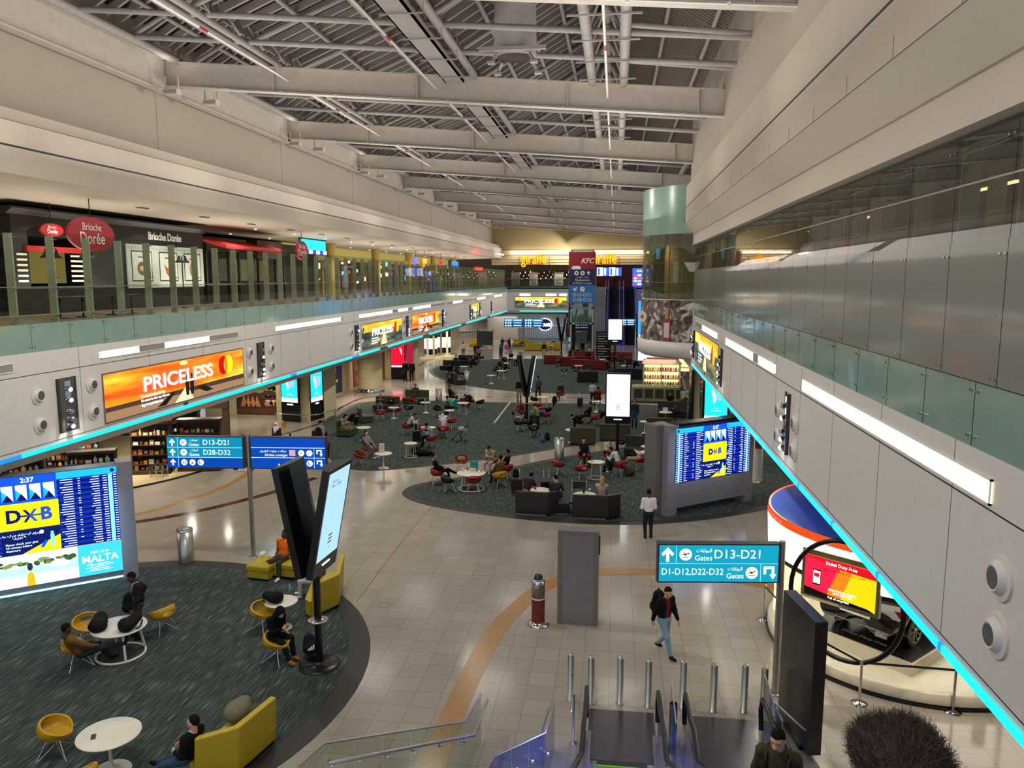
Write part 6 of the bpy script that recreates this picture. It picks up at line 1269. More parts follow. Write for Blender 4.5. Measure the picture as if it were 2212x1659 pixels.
who('stand', 'man in a dark jacket and khaki trousers standing beyond the screen pole', (1122, 868), 175, '14161A', '7E745A', z=FZ); who('walk2', 'traveller in grey with a backpack behind the screen pole', (1163, 862), 30, '4A4C54', '2A2E38', z=0); who('cross', 'man in a leather jacket seated alone facing the camera', (1210, 864), 165, '1E2022', '2A3242', z=FZ); who('stand', 'man in a white shirt standing with his back to the camera by the white screen', (1280, 876), -10, 'B4B4B0', '3A3C36', z=FZ); who('sit', 'person in a red top beside the white screen', (1292, 876), 0, '7E1A1E', '20242C', z=FZ)
who('slump', 'traveller in black, first of the dark group left of the white screen', (1255, 930), 90, '0C0C0E', '101014', z=FZ); who('sit', 'traveller in a black coat in the middle of the dark group', (1270, 915), 100, '0E0E12', '14161A', z=FZ); who('recline', 'traveller in black clothes stretched behind the olive sofa', (1300, 918), 80, '121216', '16181C', z=FZ); who('stand', 'man in a blue jacket and jeans walking by the big white screen', (1370, 925), 180, '1E2C48', '24344A', z=FZ); who('slump', 'traveller in grey hoodie asleep in the dark sofa corner', (1462, 905), 140, '3E4046', '1E2026', z=FZ); who('sit', 'traveller in black in the dark sofa corner', (1447, 890), 180, '0C0C0E', '101014', z=FZ)
lump('handbag', 'olive bag on the red chair at the carpet edge', 'bag', tuple(G(778, 1006)[:2]) + (.6,), '3E3A1E', [('e', (0, 0, 0), (.17, .1, .13))]); lump('coat', 'black coat and bags heaped on the floor before the pale blue shirt', 'coat', tuple(G(910, 984)[:2]) + (.12,), '08080A', [('e', (0, 0, .05), (.5, .3, .15)), ('e', (-.3, .1, .15), (.25, .25, .2)), ('e', (.35, -.05, .05), (.3, .2, .12))])
lump('handbag', 'beige bag on the red chair behind the busy table', 'bag', tuple(G(997, 1018)[:2]) + (.6,), '8C7A58', [('e', (0, 0, 0), (.22, .12, .14))]); suitcase('black upright suitcase between the two dark sofas', tuple(G(1180, 1075)[:2]) + (.03,), .2, '0C0C0E', 1.15); suitcase('black suitcase with a backpack at the end of the dark sofa', tuple(G(1116, 1068)[:2]) + (.03,), -.3, '3A1418', 1.1); backpack('black backpack on top of the suitcase at the dark sofa end', tuple(G(1114, 1068)[:2]) + (.72,), 0, '0E0E10', .9)
suitcase('black suitcase beside the man in the white shirt at the round table', tuple(G(900, 956)[:2]) + (.03,), .5, '101216', 1.1); suitcase('turquoise suitcase beside the bent traveller', tuple(G(987, 882)[:2]) + (.03,), .3, '1E8A90'); suitcase('red suitcase beside the turquoise suitcase', tuple(G(999, 878)[:2]) + (.03,), 0, 'A02018'); backpack('black backpack on the floor before the man in the leather jacket', tuple(G(1198, 872)[:2]) + (.04,), 0, '0C0C0E', 1.2); suitcase('black case lying near the white table by the white shirt', tuple(G(1253, 880)[:2]) + (.03,), 1.2, '0C0C0E', 1.1); backpack('grey bag under the white table by the nearest olive sofa', tuple(G(786, 958)[:2]) + (.04,), 1, '4A4C50', 1.0); lump('holdall', 'grey bag on the floor by the reclining man in white', 'bag', tuple(G(1360, 1028)[:2]) + (.2,), '3E4038', [('e', (0, 0, 0), (.25, .2, .2))])
backpack('black backpack with a red trim by the black and white bag pile', tuple(G(1182, 952)[:2]) + (.04,), 0, '101014', 1.0); lump('shopping_bag', 'blue and white shopping bag in the bag pile by the screen pole', 'bag', tuple(G(1172, 956)[:2]) + (.16,), '3A5A98', [('e', (0, 0, 0), (.15, .12, .16))])
# ---------------- flight boards ----------------
FB, FBL, FCY, FYE = glow('board_blue', '0A2AB0', 1.2), glow('board_dark', '081A70', .8), glow('board_cyan', '18A0F0', 1.7), glow('board_yellow_lit', 'F2E400', 1.3)
FWH, FMID, FSK = glow('board_white', 'E8F6FF', 1.9), glow('board_mid', '1450E0', 1.3), glow('board_sky', '80D4F8', 1.5)
def rowset(P_, x0, x1, y0, y1, n, flip, q):
    h = (y1 - y0) / n; W = x1 - x0; T = (lambda a: x0 + a * W) if not flip else (lambda a: x1 - a * W)
    P_.rect(x0, y0, x1, y1, FB, 2)
    for k in range(0, n, 2): P_.rect(x0, y0 + k * h, x1, y0 + (k + 1) * h, FBL, 3)
    a, c = sorted((T(.08), T(.15))); P_.rect(a, y0, c, y1, FSK, 4)
    for k in range(n):
        y = y0 + (k + .32) * h; gap = q.random() < .12
        for a, w_, v in ((.01, .05, 0), (.17, .06, .02), (.3, .07, .1), (.62, .04, 0), (.74, .12, .12)):
            if (gap or q.random() < .25) and a == .62: continue
            ww = w_ + q.random() * v; a0, a1 = sorted((T(a), T(min(a + ww, 1)))); P_.rect(a0, y, a1, y + h * .26, FWH, 5)
def dxb(P_, x0, y0, w_, h, big):
    P_.rect(x0, y0, x0 + w_, y0 + h, FYE, 4); s = h * big; cx, cy = x0 + w_ / 2, y0 + h * .5; N1, N2 = mat('logo_navy', emit='10107A', es=.8), mat('logo_blue', emit='2C5CD8', es=.9)
    P_.text('D', cx - s * .78, cy, s, N1, 6, bold=.02); P_.text('B', cx + s * .8, cy, s, N2, 6, bold=.02)
    P_.rect(cx - s * .55, cy - .05 * s, cx - s * .1, cy + .05 * s, N1, 6); P_.rect(cx + s * .1, cy - .05 * s, cx + s * .6, cy + .05 * s, N2, 6)
    for m, d in ((N1, -1), (N2, 1)): P_.poly([(cx + d * .02 * s + q_ * s, cy + r_ * s) for q_, r_ in (((-.3, .36), (-.14, .36), (.12, 0), (-.14, -.36), (-.3, -.36), (-.05, 0)) if d < 0 else ((.36, .36), (.2, .36), (-.05, 0), (.2, -.36), (.36, -.36), (.1, 0)))], m, 7 if d < 0 else 8)
def fids(P_, W, y0, y1, big, q, n=28):
    h = y1 - y0; c0, c1 = W * .355, W * .665; P_.rect(0, y0, W, y1, FBL, 1); hd = h * .09
    P_.rect(0, y1 - hd, c0, y1, FCY, 2); P_.rect(c1, y1 - hd, W, y1, FCY, 2); rowset(P_, 0, c0, y0, y1 - hd, n, False, q); rowset(P_, c1, W, y0, y1 - hd, n, True, q)
    for x in (h * .05, W - h * .05): P_.disc(x, y1 - hd * .5, hd * .28, FBL, 4)
    P_.rect(c0, y0, c1, y1, FMID, 6); w_ = c1 - c0; P_.text('2:37', (c0 + c1) / 2, y1 - h * .055, h * .085, FWH, 8, bold=.004)
    for k in range(4):
        x = c0 + w_ * (.06 + k * .235); a, b_ = y1 - h * .31, y1 - h * .11; P_.rect(x, a, x + w_ * .19, b_, FWH, 7); P_.poly([(x, a), (x, b_ - h * .05), (x + w_ * .1, a + h * .08), (x + w_ * .19, a)], FCY, 8); P_.poly([(x, a), (x + w_ * .095, a + h * .09), (x + w_ * .19, a)], FBL, 9)
    P_.o = P_.o + P_.n * .02; dxb(P_, c0 - .01, y0 + h * .32, w_ + .02, h * .34, big); P_.rect(c0, y0, c1, y0 + h * .32, FBL, 3); P_.poly([(c0 + w_ * .33, y0), (c1, y0), (c1, y0 + h * .2)], FYE, 4)
    for k, (t_, f) in enumerate((('Please check your gate', .14), ('90 minutes before', .1), ('departure', .06))): P_.text(t_, c0 + w_ * .06, y0 + h * f, h * .038, FWH, 5, align='LEFT')
    for k, t_ in enumerate((ar('ةباوبلا نم ققحتلا ىجري'), ar('ةقيقد ٩٠'))): P_.text(t_, c0 + w_ * .3, y0 + h * (.26 - k * .04), h * .036, FWH, 5)
    P_.disc(c0 + w_ * .68, y0 + h * .26, h * .025, FWH, 5); x = c1 - w_ * .14; P_.disc(x, y0 + h * .235, h * .018, FSK, 5); P_.rect(x - h * .022, y0 + h * .06, x + h * .022, y0 + h * .215, FSK, 5); P_.poly([(x - w_ * .22, y0 + h * .06), (x - w_ * .16, y0 + h * .05), (x - w_ * .08, y0 + h * .13), (x - w_ * .13, y0 + h * .15)], FMID, 5)
    P_.o = P_.o - P_.n * .02
def ar(s): return s
q = random.Random(3)
A, Cc = Vector((-18.3, 17.78, 0)), Vector((-14.25, 21.0, 0)); u = (Cc - A).normalized(); ang = math.atan2(u.y, u.x); W = 4.6
t = thing('flight_board', 'huge blue flight information board with a holiday advert beside the near carpet', 'flight board', (Cc.x, Cc.y, 0), ang)
b = B(); b.box((-6, 0, .0), (-.42, .55, 3.52), MGRAY); b.box((-.42, -.04, 0), (0, .6, 3.6), mat('board_frame_grey', '8A8890', .4, .2)); b.build('cabinet', t)
b = B(); P_ = Panel(b, (-.42 - W, -.012, 0), (1, 0, 0), (0, 0, 1)); fids(P_, W, 1.26, 3.5, .66, q)
AC, ASK = glow('ad_aqua', '38B8E0', 1.5), glow('ad_bright', 'F4FAF8', 1.9); P_.rect(0, .3, W, 1.24, ASK, 1); P_.rect(W - 1.15, .3, W, 1.24, AC, 2); P_.rect(0, .3, 1.05, 1.24, AC, 2)
P_.text('MALTA', W - .58, .78, .3, ASK, 4, bold=.004); P_.text('VISIT US IN', W - .58, .98, .1, ASK, 4); P_.text('MALTA', .4, .72, .26, ASK, 4)
for k in range(5): P_.rect(W - .95 + (k % 2) * .1, .42 + k * .05, W - .25 - (k % 3) * .08, .435 + k * .05, ASK, 4)
TR_, WTR = glow('ad_trees', '8AA860', .9), glow('ad_water', 'A8E0E0', 1.5); P_.rect(1.05, .62, W - 1.15, .86, WTR, 2)
for k in range(34): P_.disc(1.12 + q.random() * 2.25, .93 + q.random() * .12, .05 + q.random() * .07, (TR_, glow('ad_trees_dark', '4A7038', .7))[k % 2], 3 + k % 3, .03 + q.random() * .05)
P_.disc(2.25, .86, .07, MBLK, 4, .12); P_.poly([(2.15, .3), (2.36, .3), (2.34, .62), (2.25, .72), (2.17, .62)], glow('ad_yellow_dress', 'F0B818', 1.2), 4); P_.poly([(2.7, .78), (3.2, .76), (3.3, .88), (2.65, .87)], ASK, 4); b.build('screen', t)
o = B().box((-5.9, -.03, .08), (-.4, -.005, .13), glow('board_foot_light', 'A8E8FF', 2)).build('foot_light', t)
area('board_glow', (Cc.x - u.x * 2.6 + .62 * .5, Cc.y - u.y * 2.6 - .78 * .5, 1.6), 4.4, 45, (.35, .7, 1), (R(80), 0, ang), 2.4)
A, Cc = Vector((2.05, 29.1, 0)), Vector((5.63, 31.81, 0)); u = (Cc - A).normalized(); ang = math.atan2(u.y, u.x); L = (Cc - A).length
t = thing('flight_board', 'grey steel flight information board standing at the edge of the second carpet', 'flight board', (A.x, A.y, FZ), ang); ML = mat('board_lilac_grey', '8C8890', .4, .2)
b = B(); b.box((0, 0, .0), (.5, .95, 3.5), ML); b.box((-.35, .3, 0), (0, .95, 3.5), MGRAY); b.box((.5, .03, .28), (L - .4, .95, 1.24), ML); b.box((.5, .2, 1.24), (L, .95, 3.42), ML); b.box((L - .4, 0, 0), (L, .95, 3.4), ML); b.build('cabinet', t)
b = B()
for i in range(46):
    for j in range(9): x = .6 + i * .078; b.box((x, .02, .38 + j * .085), (x + .035, .03, .395 + j * .085), mat('perforation', '5C5A60', .5))
b.build('vent_panel', t); B().box((.4, .05, 3.44), (L - .1, .6, 3.52), MBLK).build('cap', t)
b = B(); P_ = Panel(b, (.36, -.012, 0), (1, 0, 0), (0, 0, 1)); fids(P_, L - .62, 1.28, 3.36, .42, q, 26); b.build('screen', t)
area('board_glow', (A.x + u.x * 2 + .3, A.y + u.y * 2 - .4, 2.2), 3.6, 14, (.4, .7, 1), (R(80), 0, ang), 2)
# ---------------- gate signs ----------------
TEAL, TEB, SNV, SLINE, SYE = glow('sign_teal', '1496B4', 1.15), glow('sign_teal_dim', '0E86AC', 1.1), glow('sign_royal', '0A46B0', 1.0), glow('sign_line', 'BFEFF4', 1.4), glow('sign_ivory', 'F4F4D0', 1.5); SPK = glow('sign_pink', 'F09088', 1.3); SDK = mat('icon_ink', emit='1A4650', es=.4)
GATES = 'ﺕﺎﺑﺍﻮﺒﻟﺍ'
def icon(P_, x, y, r, kind='plane'):
    P_.disc(x, y, r, SYE, 3)
    if kind == 'plane': P_.line(x - r * .55, y - r * .05, x + r * .6, y + r * .25, r * .16, SDK, 4); P_.line(x - r * .1, y + r * .05, x + r * .1, y - r * .2, r * .2, SDK, 4); P_.line(x - r * .5, y - r * .45, x + r * .5, y - r * .45, r * .1, SDK, 4); P_.line(x - r * .15, y + r * .1, x - r * .3, y + r * .4, r * .14, SDK, 4)
    elif kind == 'people': P_.rect(x - r * .45, y - r * .5, x - r * .15, y + r * .2, SDK, 4); P_.rect(x + r * .15, y - r * .5, x + r * .45, y + r * .2, SDK, 4); P_.disc(x - r * .3, y + r * .4, r * .14, SDK, 4); P_.disc(x + r * .3, y + r * .4, r * .14, SDK, 4)
    elif kind == 'pray': P_.poly([(x - r * .5, y - r * .4), (x + r * .5, y - r * .4), (x + r * .1, y + r * .1), (x - r * .3, y)], SDK, 4)
    elif kind == 'moon': P_.disc(x, y, r * .55, SDK, 4); P_.disc(x + r * .2, y + r * .08, r * .45, SYE, 5)
    else: P_.line(x - r * .4, y - r * .4, x + r * .4, y + r * .4, r * .16, SDK, 4); P_.line(x - r * .4, y + r * .1, x, y + r * .4, r * .14, SDK, 4)
def uturn(P_, x, y, s):
    w_ = s * .2; P_.rect(x - s * .5, y - s * .1, x - s * .5 + w_, y + s * .5, SYE, 3); P_.rect(x - s * .5, y + s * .5 - w_, x + s * .3, y + s * .5, SYE, 3); P_.rect(x + s * .3 - w_, y - s * .2, x + s * .3, y + s * .5, SYE, 3); P_.poly([(x - s * .05, y - s * .1), (x + s * .45 , y - s * .1), (x + s * .2, y - s * .5)], SYE, 3)
def sign_pole(label, loc, rz, h, panels):
    t = thing('gate_sign', label, 'sign', loc, rz); b = B(); b.tube([(0, 0, 0), (0, 0, h)], .075, MST, 16); b.lathe([(.13, 0), (.13, .02), (.08, .03)], (0, 0, 0), MST, 16); b.build('pole', t)
    for x0, x1, z0, z1, fn in panels:
        B().box((x0 - .03, -.1, z0 - .03), (x1 + .03, .1, z1 + .03), mat('sign_case', '35363A', .4)).build('panel', t); b = B(); P_ = Panel(b, (x0, -.106, z0), (1, 0, 0), (0, 0, 1)); fn(P_, x1 - x0, z1 - z0); b.build('face', t)
def face_right(P_, w_, h):
    P_.rect(0, 0, w_, h, TEAL, 0); P_.rect(0, h * .495, w_, h * .505, SLINE, 2); P_.rect(w_ * .14, h * .5, w_ * .143, h, SLINE, 2); P_.rect(w_ * .853, 0, w_ * .856, h * .5, SLINE, 2)
    arrow(P_, w_ * .07, h * .75, h * .4, SYE, 90, 3); icon(P_, w_ * .22, h * .75, h * .165); P_.text(GATES, w_ * .375, h * .86, h * .135, SYE, 3); P_.text('Gates', w_ * .37, h * .65, h * .2, SYE, 3); P_.text('D13-D21', w_ * .66, h * .75, h * .34, SYE, 3)
    P_.text('D1-D12,D22-D32', w_ * .28, h * .27, h * .25, SYE, 3, sx=.9); P_.text(GATES, w_ * .64, h * .36, h * .13, SYE, 3); P_.text('Gates', w_ * .64, h * .16, h * .2, SYE, 3); icon(P_, w_ * .78, h * .25, h * .165); uturn(P_, w_ * .935, h * .25, h * .36)
sign_pole('teal lit gate sign D13-D21 over D1-D12,D22-D32 on a steel pole by the escalators', (3.6, 16.55, 0), R(7), 3.46, [(-2.62, -.1, 2.6, 3.4, face_right)])
def face_left(P_, w_, h):
    P_.rect(0, h * .335, w_, h, TEB, 0); P_.rect(0, 0, w_, h * .33, SNV, 0); P_.rect(w_ * .14, 0, w_ * .144, h, SLINE, 2)
    for f in (.335, .665): P_.rect(0, h * f - .006, w_, h * f + .006, SLINE, 2)
    for f, g_ in ((.83, 'D13-D21'), (.5, 'D28-D32')): arrow(P_, w_ * .07, h * f, h * .24, SYE, 90, 3); icon(P_, w_ * .22, h * f, h * .11); P_.text(GATES, w_ * .36, h * (f + .075), h * .085, SYE, 3); P_.text('Gates', w_ * .36, h * (f - .07), h * .145, SYE, 3); P_.text(g_, w_ * .66, h * f, h * .24, SYE, 3)
    arrow(P_, w_ * .07, h * .17, h * .22, SYE, 90, 3)
    for i, k in enumerate(('people', 'pray', 'moon')): icon(P_, w_ * (.22 + i * .11), h * .17, h * .1, k)
def face_left2(P_, w_, h):
    P_.rect(0, 0, w_, h, SNV, 0)
    for f in (.68, .35): P_.rect(0, h * f - .008, w_, h * f + .008, SLINE, 2)
    P_.rect(w_ * .85, 0, w_ * .854, h * .66, SLINE, 2)
    for f in (.51, .17): uturn(P_, w_ * .93, h * f, h * .22)
    P_.text('Airline Lounges', w_ * .34, h * .44, h * .12, SYE, 3); P_.text('ﻥﺍﺮﻴﻄﻟﺍ ﻁﻮﻄﺧ ﺕﻻﺎﺻ', w_ * .3, h * .57, h * .1, SYE, 3); P_.rect(w_ * .52, h * .42, w_ * .6, h * .61, SPK, 3); icon(P_, w_ * .68, h * .51, h * .1, 'x'); icon(P_, w_ * .79, h * .51, h * .1, 'x')
    P_.text('Restaurants', w_ * .48, h * .1, h * .12, SYE, 3); P_.text('ﻢﻋﺎﻄﻣ', w_ * .55, h * .24, h * .1, SYE, 3); icon(P_, w_ * .68, h * .17, h * .1, 'people'); icon(P_, w_ * .79, h * .17, h * .1, 'moon')
sign_pole('double gate sign on a steel pole, light blue left face and royal blue right face', (-11.55, 23.03, 0), R(5), 4.08, [(-2.6, -.16, 3.0, 3.98, face_left), (.12, 2.5, 3.0, 3.98, face_left2)])
def face_far(P_, w_, h):
    P_.rect(0, h * .66, w_, h, TEAL, 0); P_.rect(0, h * .33, w_, h * .66, SNV, 0); P_.rect(0, 0, w_, h * .33, glow('sign_petrol', '0A5A80', .9), 0)
    for f in (.83, .5, .17):
        for x in (.08, .22, .34): P_.disc(w_ * x, h * f, h * .1, SYE, 2)
        P_.rect(w_ * .5, h * f - .04, w_ * .92, h * f + .05, SYE, 2)
sign_pole('small double gate sign far down the hall before the slatted wall', (-11.75, 100, 0), 0, 3.9, [(-2.5, -.1, 2.75, 3.8, face_far), (.1, 2.5, 2.75, 3.8, face_far)])
sign_pole('small blue gate sign beside the far violet escalators', (2.6, 101, 0), 0, 3.9, [(-2.0, -.1, 3.0, 3.8, face_far)])
# ---------------- screens on poles ----------------
SCB, SCW = glow('screen_pale_blue', 'A8D4E4', 1.1), glow('screen_bright', 'EAF6FA', 2.0)
def screen_face(P_, w_, h, m):
    P_.rect(.07, .38, w_ - .07, h - .08, m, 1); ink = mat('screen_ink', '3A5A78', .5); P_.text('Meet the', w_ * .22, h * .88, h * .035, ink, 2, align='LEFT'); P_.text('No.1 filter', w_ * .22, h * .84, h * .05, ink, 2, align='LEFT')
    for r_ in range(3): P_.rect(w_ * .42, h * (.35 - r_ * .035), w_ * .58, h * (.365 - r_ * .035), SKY_, 2)
    P_.rect(w_ * .44, h * .24, w_ * .56, h * .243, ink, 2); P_.rect(w_ * .34, .2, w_ * .66, .24, TXW, 2)
SKY_ = mat('screen_grey', '9AB4BC', .5)
def vscreen(label, loc, rz, base_h, s=1., seam=True, spread=11, m=None, pz=0):
    t = thing('screen_pole', label, 'screen', loc, rz); t.scale = (s, s, s); m = m or SCB
    B().lathe([(.48, 0), (.48, .03), (.42, .05), (.12, .07), (.1, .12)], (0, 0, 0), MBLK, 32).build('base', t); B().tube([(0, 0, .05), (0, 0, base_h + .35)], .085, MBLK, 16).build('pole', t); B().lathe([(.09, 0), (.22, .01), (.24, .04), (.22, .07), (.09, .08)], (0, 0, 1.08), MCHR, 24).build('collar', t)
    for sg in (-1, 1):
        # slab leaning outwards; its lit side faces outwards (+/-x)
        a = R(spread) * sg; c, q_ = math.cos(a), math.sin(a); T = lambda x, y, z: (x * c + z * q_ + sg * .13, y, -x * q_ + z * c + base_h)
        b = B(); H_ = 2.55; w_ = .62
        pts = [(-.09 * sg, -w_), (.07 * sg, -w_), (.07 * sg, w_), (-.09 * sg, w_), (-.2 * sg, w_ * .5), (-.2 * sg, -w_ * .5)]
        if sg < 0: pts = pts[::-1]
        n = len(pts); b.add([T(x, y, z) for z in (0, H_) for x, y in pts], [tuple(range(n))[::-1], tuple(range(n, 2 * n))] + [(i, (i + 1) % n, n + (i + 1) % n, n + i) for i in range(n)], MBLK)
        o = b.build('display', t)
        f = B(); org = Vector(T(.072 * sg, -w_ * sg, 0)); up_ = Vector(T(0, 0, 1)) - Vector(T(0, 0, 0)); P_ = Panel(f, org, (0, sg, 0), up_); screen_face(P_, 2 * w_, H_, m); f.build('screen', o)
    B().box((-.16, -.16, base_h - .15), (.16, .16, base_h + .5), MBLK).build('bracket', t)
vscreen('tall black pole with two leaning display screens on the near carpet', (-6.73, 16.43, FZ), R(-4), 2.33)
vscreen('black pole with two display screens forming a V before the central carpet gap', (-5.5, 48.6, 0), R(2), 1.7, spread=9)
vscreen('black pole with two display screens forming a V before the red sofas', (-5.8, 84.8, 0), R(2), 2.3, spread=9)
def dscreen(label, at, w_, z0, z1):
    p = G(*at); t = thing('screen_pole', label, 'screen', (p.x, p.y, FZ), 0); B().lathe([(.42, 0), (.42, .03), (.1, .06)], (0, 0, 0), MBLK, 28).build('base', t); B().tube([(0, .05, .05), (0, .05, z1 - .1)], .08, MBLK, 14).build('pole', t); o = B().box((-w_ / 2, -.12, z0), (w_ / 2, 0, z1), MBLK).build('display', t)
    b = B(); P_ = Panel(b, (-w_ / 2, -.122, z0), (1, 0, 0), (0, 0, 1)); screen_face(P_, w_, z1 - z0, SCW); b.build('screen', o)
dscreen('bright white display screen on a black pole between the olive sofas', (1333, 990), 1.28, 1.78, 4.34); dscreen('bright white display screen on a black pole before the far escalators', (1327, 812), 1.36, 3.0, 5.3)
# ---------------- bins, stands, bollards ----------------
def bin_(label, at, h=1.08, r=.24):
    p = G(*at); t = thing('litter_bin', label, 'bin', (p.x, p.y, 0)); B().lathe([(r, .02), (r, h - .05), (r - .02, h - .05)], (0, 0, 0), MST, 28).build('body', t); B().lathe([(0, h - .02), (r * .7, h - .01), (r * .75, h), (r * 1.02, h), (r * 1.02, h - .05)], (0, 0, 0), MCHR, 28).build('lid', t)
bin_('steel litter bin on the tiles behind the near carpet', (403, 1213)); bin_('steel litter bin in the gap between the second and third carpet', (1208, 992)); bin_('steel litter bin at the far edge of the third carpet', (948, 868), 1.0); bin_('steel litter bin beside the dark sofas of the far carpet', (1008, 826), 1.0); bin_('slim steel litter bin far down beside the yellow sofas', (1105, 752), 1.1); bin_('steel litter bin on the far tiles before the teal dressed walker', (1082, 768), 1.0)
t = thing('steel_pylon', 'plain grey steel pylon standing alone on the tiles', 'pylon', (-.85, 19.4, 0), R(-2)); b = B(); b.box((-.53, 0, .0), (.53, .34, 2.52), mat('pylon_grey', '8A8688', .25, .6)); b.build('body', t); b = B()
for x in (-.53, .42): b.box((x, -.015, 0), (x + .11, .0, 2.5), mat('pylon_edge', '7E7868', .3, .5))
b.box((-.53, -.02, 2.44), (.53, .34, 2.54), MGRAY); b.build('trim', t); B().box((.5, .1, 1.9), (.56, .2, 2.4), MBLK).build('side_box', t)
t = thing('sanitiser_stand', 'round dispenser column wrapped in a red and floral print beside the steel pylon', 'dispenser', (-1.87, 19.3, 0)); B().lathe([(.29, 0), (.29, .04), (.2, .08), (.18, .1)], (0, 0, 0), MCHR, 28).build('base', t)
B().lathe([(.175, .1), (.175, .72)], (0, 0, 0), mat('print_russet', '6E2418', .35, var=.5, vs=7), 28).build('wrap', t); b = B(); b.lathe([(.175, .72), (.175, .76)], (0, 0, 0), MWHT, 28); b.lathe([(.175, .76), (.175, 1.12)], (0, 0, 0), mm_, 28); b.build('wrap', t); B().lathe([(.185, 1.12), (.185, 1.2), (.12, 1.25)], (0, 0, 0), MCHR, 28).build('head', t); B().lathe([(.12, 1.2), (.1, 1.34), (0, 1.36)], (0, .02, 0), MBLK, 16).build('nozzle', t)
for k, x in enumerate((1232, 1276, 1339, 1400, 1475, 1540, 1607, 1648)):
    p = G(x, 1518 + k * 3.6); o = B().lathe([(.09, 0), (.09, .015), (.072, .02), (.072, 1.02), (.05, 1.05), (0, 1.055)], (0, 0, 0), MST, 18).build('bollard', None, (p.x, 15.72 - .06 * (k % 2), 0)); tag(o, 'waist-high steel bollard in the row before the escalators', 'bollard', 'bollards before the escalators')
t = thing('black_display', 'tall black display slab seen edge-on beside the escalators', 'display', (3.72, 14.9, 0), R(-80)); B().box((-.75, -.12, .12), (.75, .12, 2.75), MBLK).build('display', t); B().box((-.4, -.14, 0), (.4, .14, .12), MBLK).build('base', t)
# ---------------- near escalators and glass stair rails ----------------
MBLU = glow('skirt_blue', '2048E8', 1.6); MPLATE = mat('landing_plate', '5E5C60', .22, .7, var=.1, vs=30); SK_ = mat('skirt_steel', '9A98A4', .22, .8); ESG = glassm('escalator_glass', 'BFD0EC', .06)
def escalator(x0, x1, label):
    t = thing('escalator', label, 'escalator', ((x0 + x1) / 2, 15.4, 0)); w_ = (x1 - x0) / 2; ang_ = math.tan(R(30)); n0, n1 = 13.4, .8
    Z_ = lambda y: max(0, (12.3 - y) * ang_)
    B().box((-w_ + .05, 0, 0), (w_ - .05, -1.75, .018), MPLATE).build('landing_plate', t)
    b = B(); b.box((-w_ + .25, -1.9, 0), (w_ - .25, -1.75, .022), mat('comb', '3A3A3C', .4, .5)); b.box((-w_ + .25, -1.92, .012), (w_ - .25, -1.9, .02), glow('comb_green', '88E818', .5)); b.build('comb', t)
    b = B(); y = 13.45
    while y > .9: b.box((-w_ + .22, y - 15.4, Z_(y) - .25), (w_ - .22, y - .38 - 15.4, Z_(y - .38) - .005), mat('step_grey', '2A2A2E', .5, .4)); y -= .4
    b.build('steps', t)
    for s in (-1, 1):
        X_ = s * (w_ - .02); path = [(X_, 14.5 - 15.4, .35), (X_, 14.62 - 15.4, .7), (X_, 14.5 - 15.4, .98), (X_, 14.2 - 15.4, 1.02), (X_, 13.5 - 15.4, 1.05), (X_, 12.8 - 15.4, 1.24)] + [(X_, y - 15.4, Z_(y) + 1.02) for y in (12, 9, 6, 3, 1.5)]
        B().tube(path, .045, MBLK, 10).build('handrail', t)
        gp = [(y - 15.4, Z_(y) + .1, Z_(y) + .96) for y in (14.45, 13.4, 12.6, 10, 7, 4, 1.5)]; b = B()
        for (ya, a0, a1), (yb, c0, c1) in zip(gp, gp[1:]): b.add([(X_, ya, a0), (X_, yb, c0), (X_, yb, c1), (X_, ya, a1)], [(0, 1, 2, 3)], ESG)
        b.build('balustrade', t); b = B()
        for (ya, a0, a1), (yb, c0, c1) in zip(gp, gp[1:]):
            b.hexa([(X_ - .1 * 1, ya, a0 - .3), (X_ + .1, ya, a0 - .3), (X_ + .1, yb, c0 - .3), (X_ - .1, yb, c0 - .3), (X_ - .1, ya, a0), (X_ + .1, ya, a0), (X_ + .1, yb, c0), (X_ - .1, yb, c0)], SK_)
        b.build('skirt', t); b = B()
        for (ya, a0, a1), (yb, c0, c1) in zip(gp[1:], gp[2:]): b.bar((X_ - s * .12, ya, a0 - .04), (X_ - s * .12, yb, c0 - .04), .02, .04, MBLU)
        b.build('skirt_light', t)
    return t
escalator(-.45, .98, 'near escalator beside the glass stair rail'); escalator(1.46, 2.95, 'near escalator carrying the man in khaki beside the black display')
area('blue_skirt_lamp', (-.9, 12.6, 1.2), .8, 14, (.25, .35, 1), (0, 0, 0)); area('blue_skirt_lamp', (1.22, 13.4, .8), .3, 8, (.25, .35, 1), (0, 0, 0))
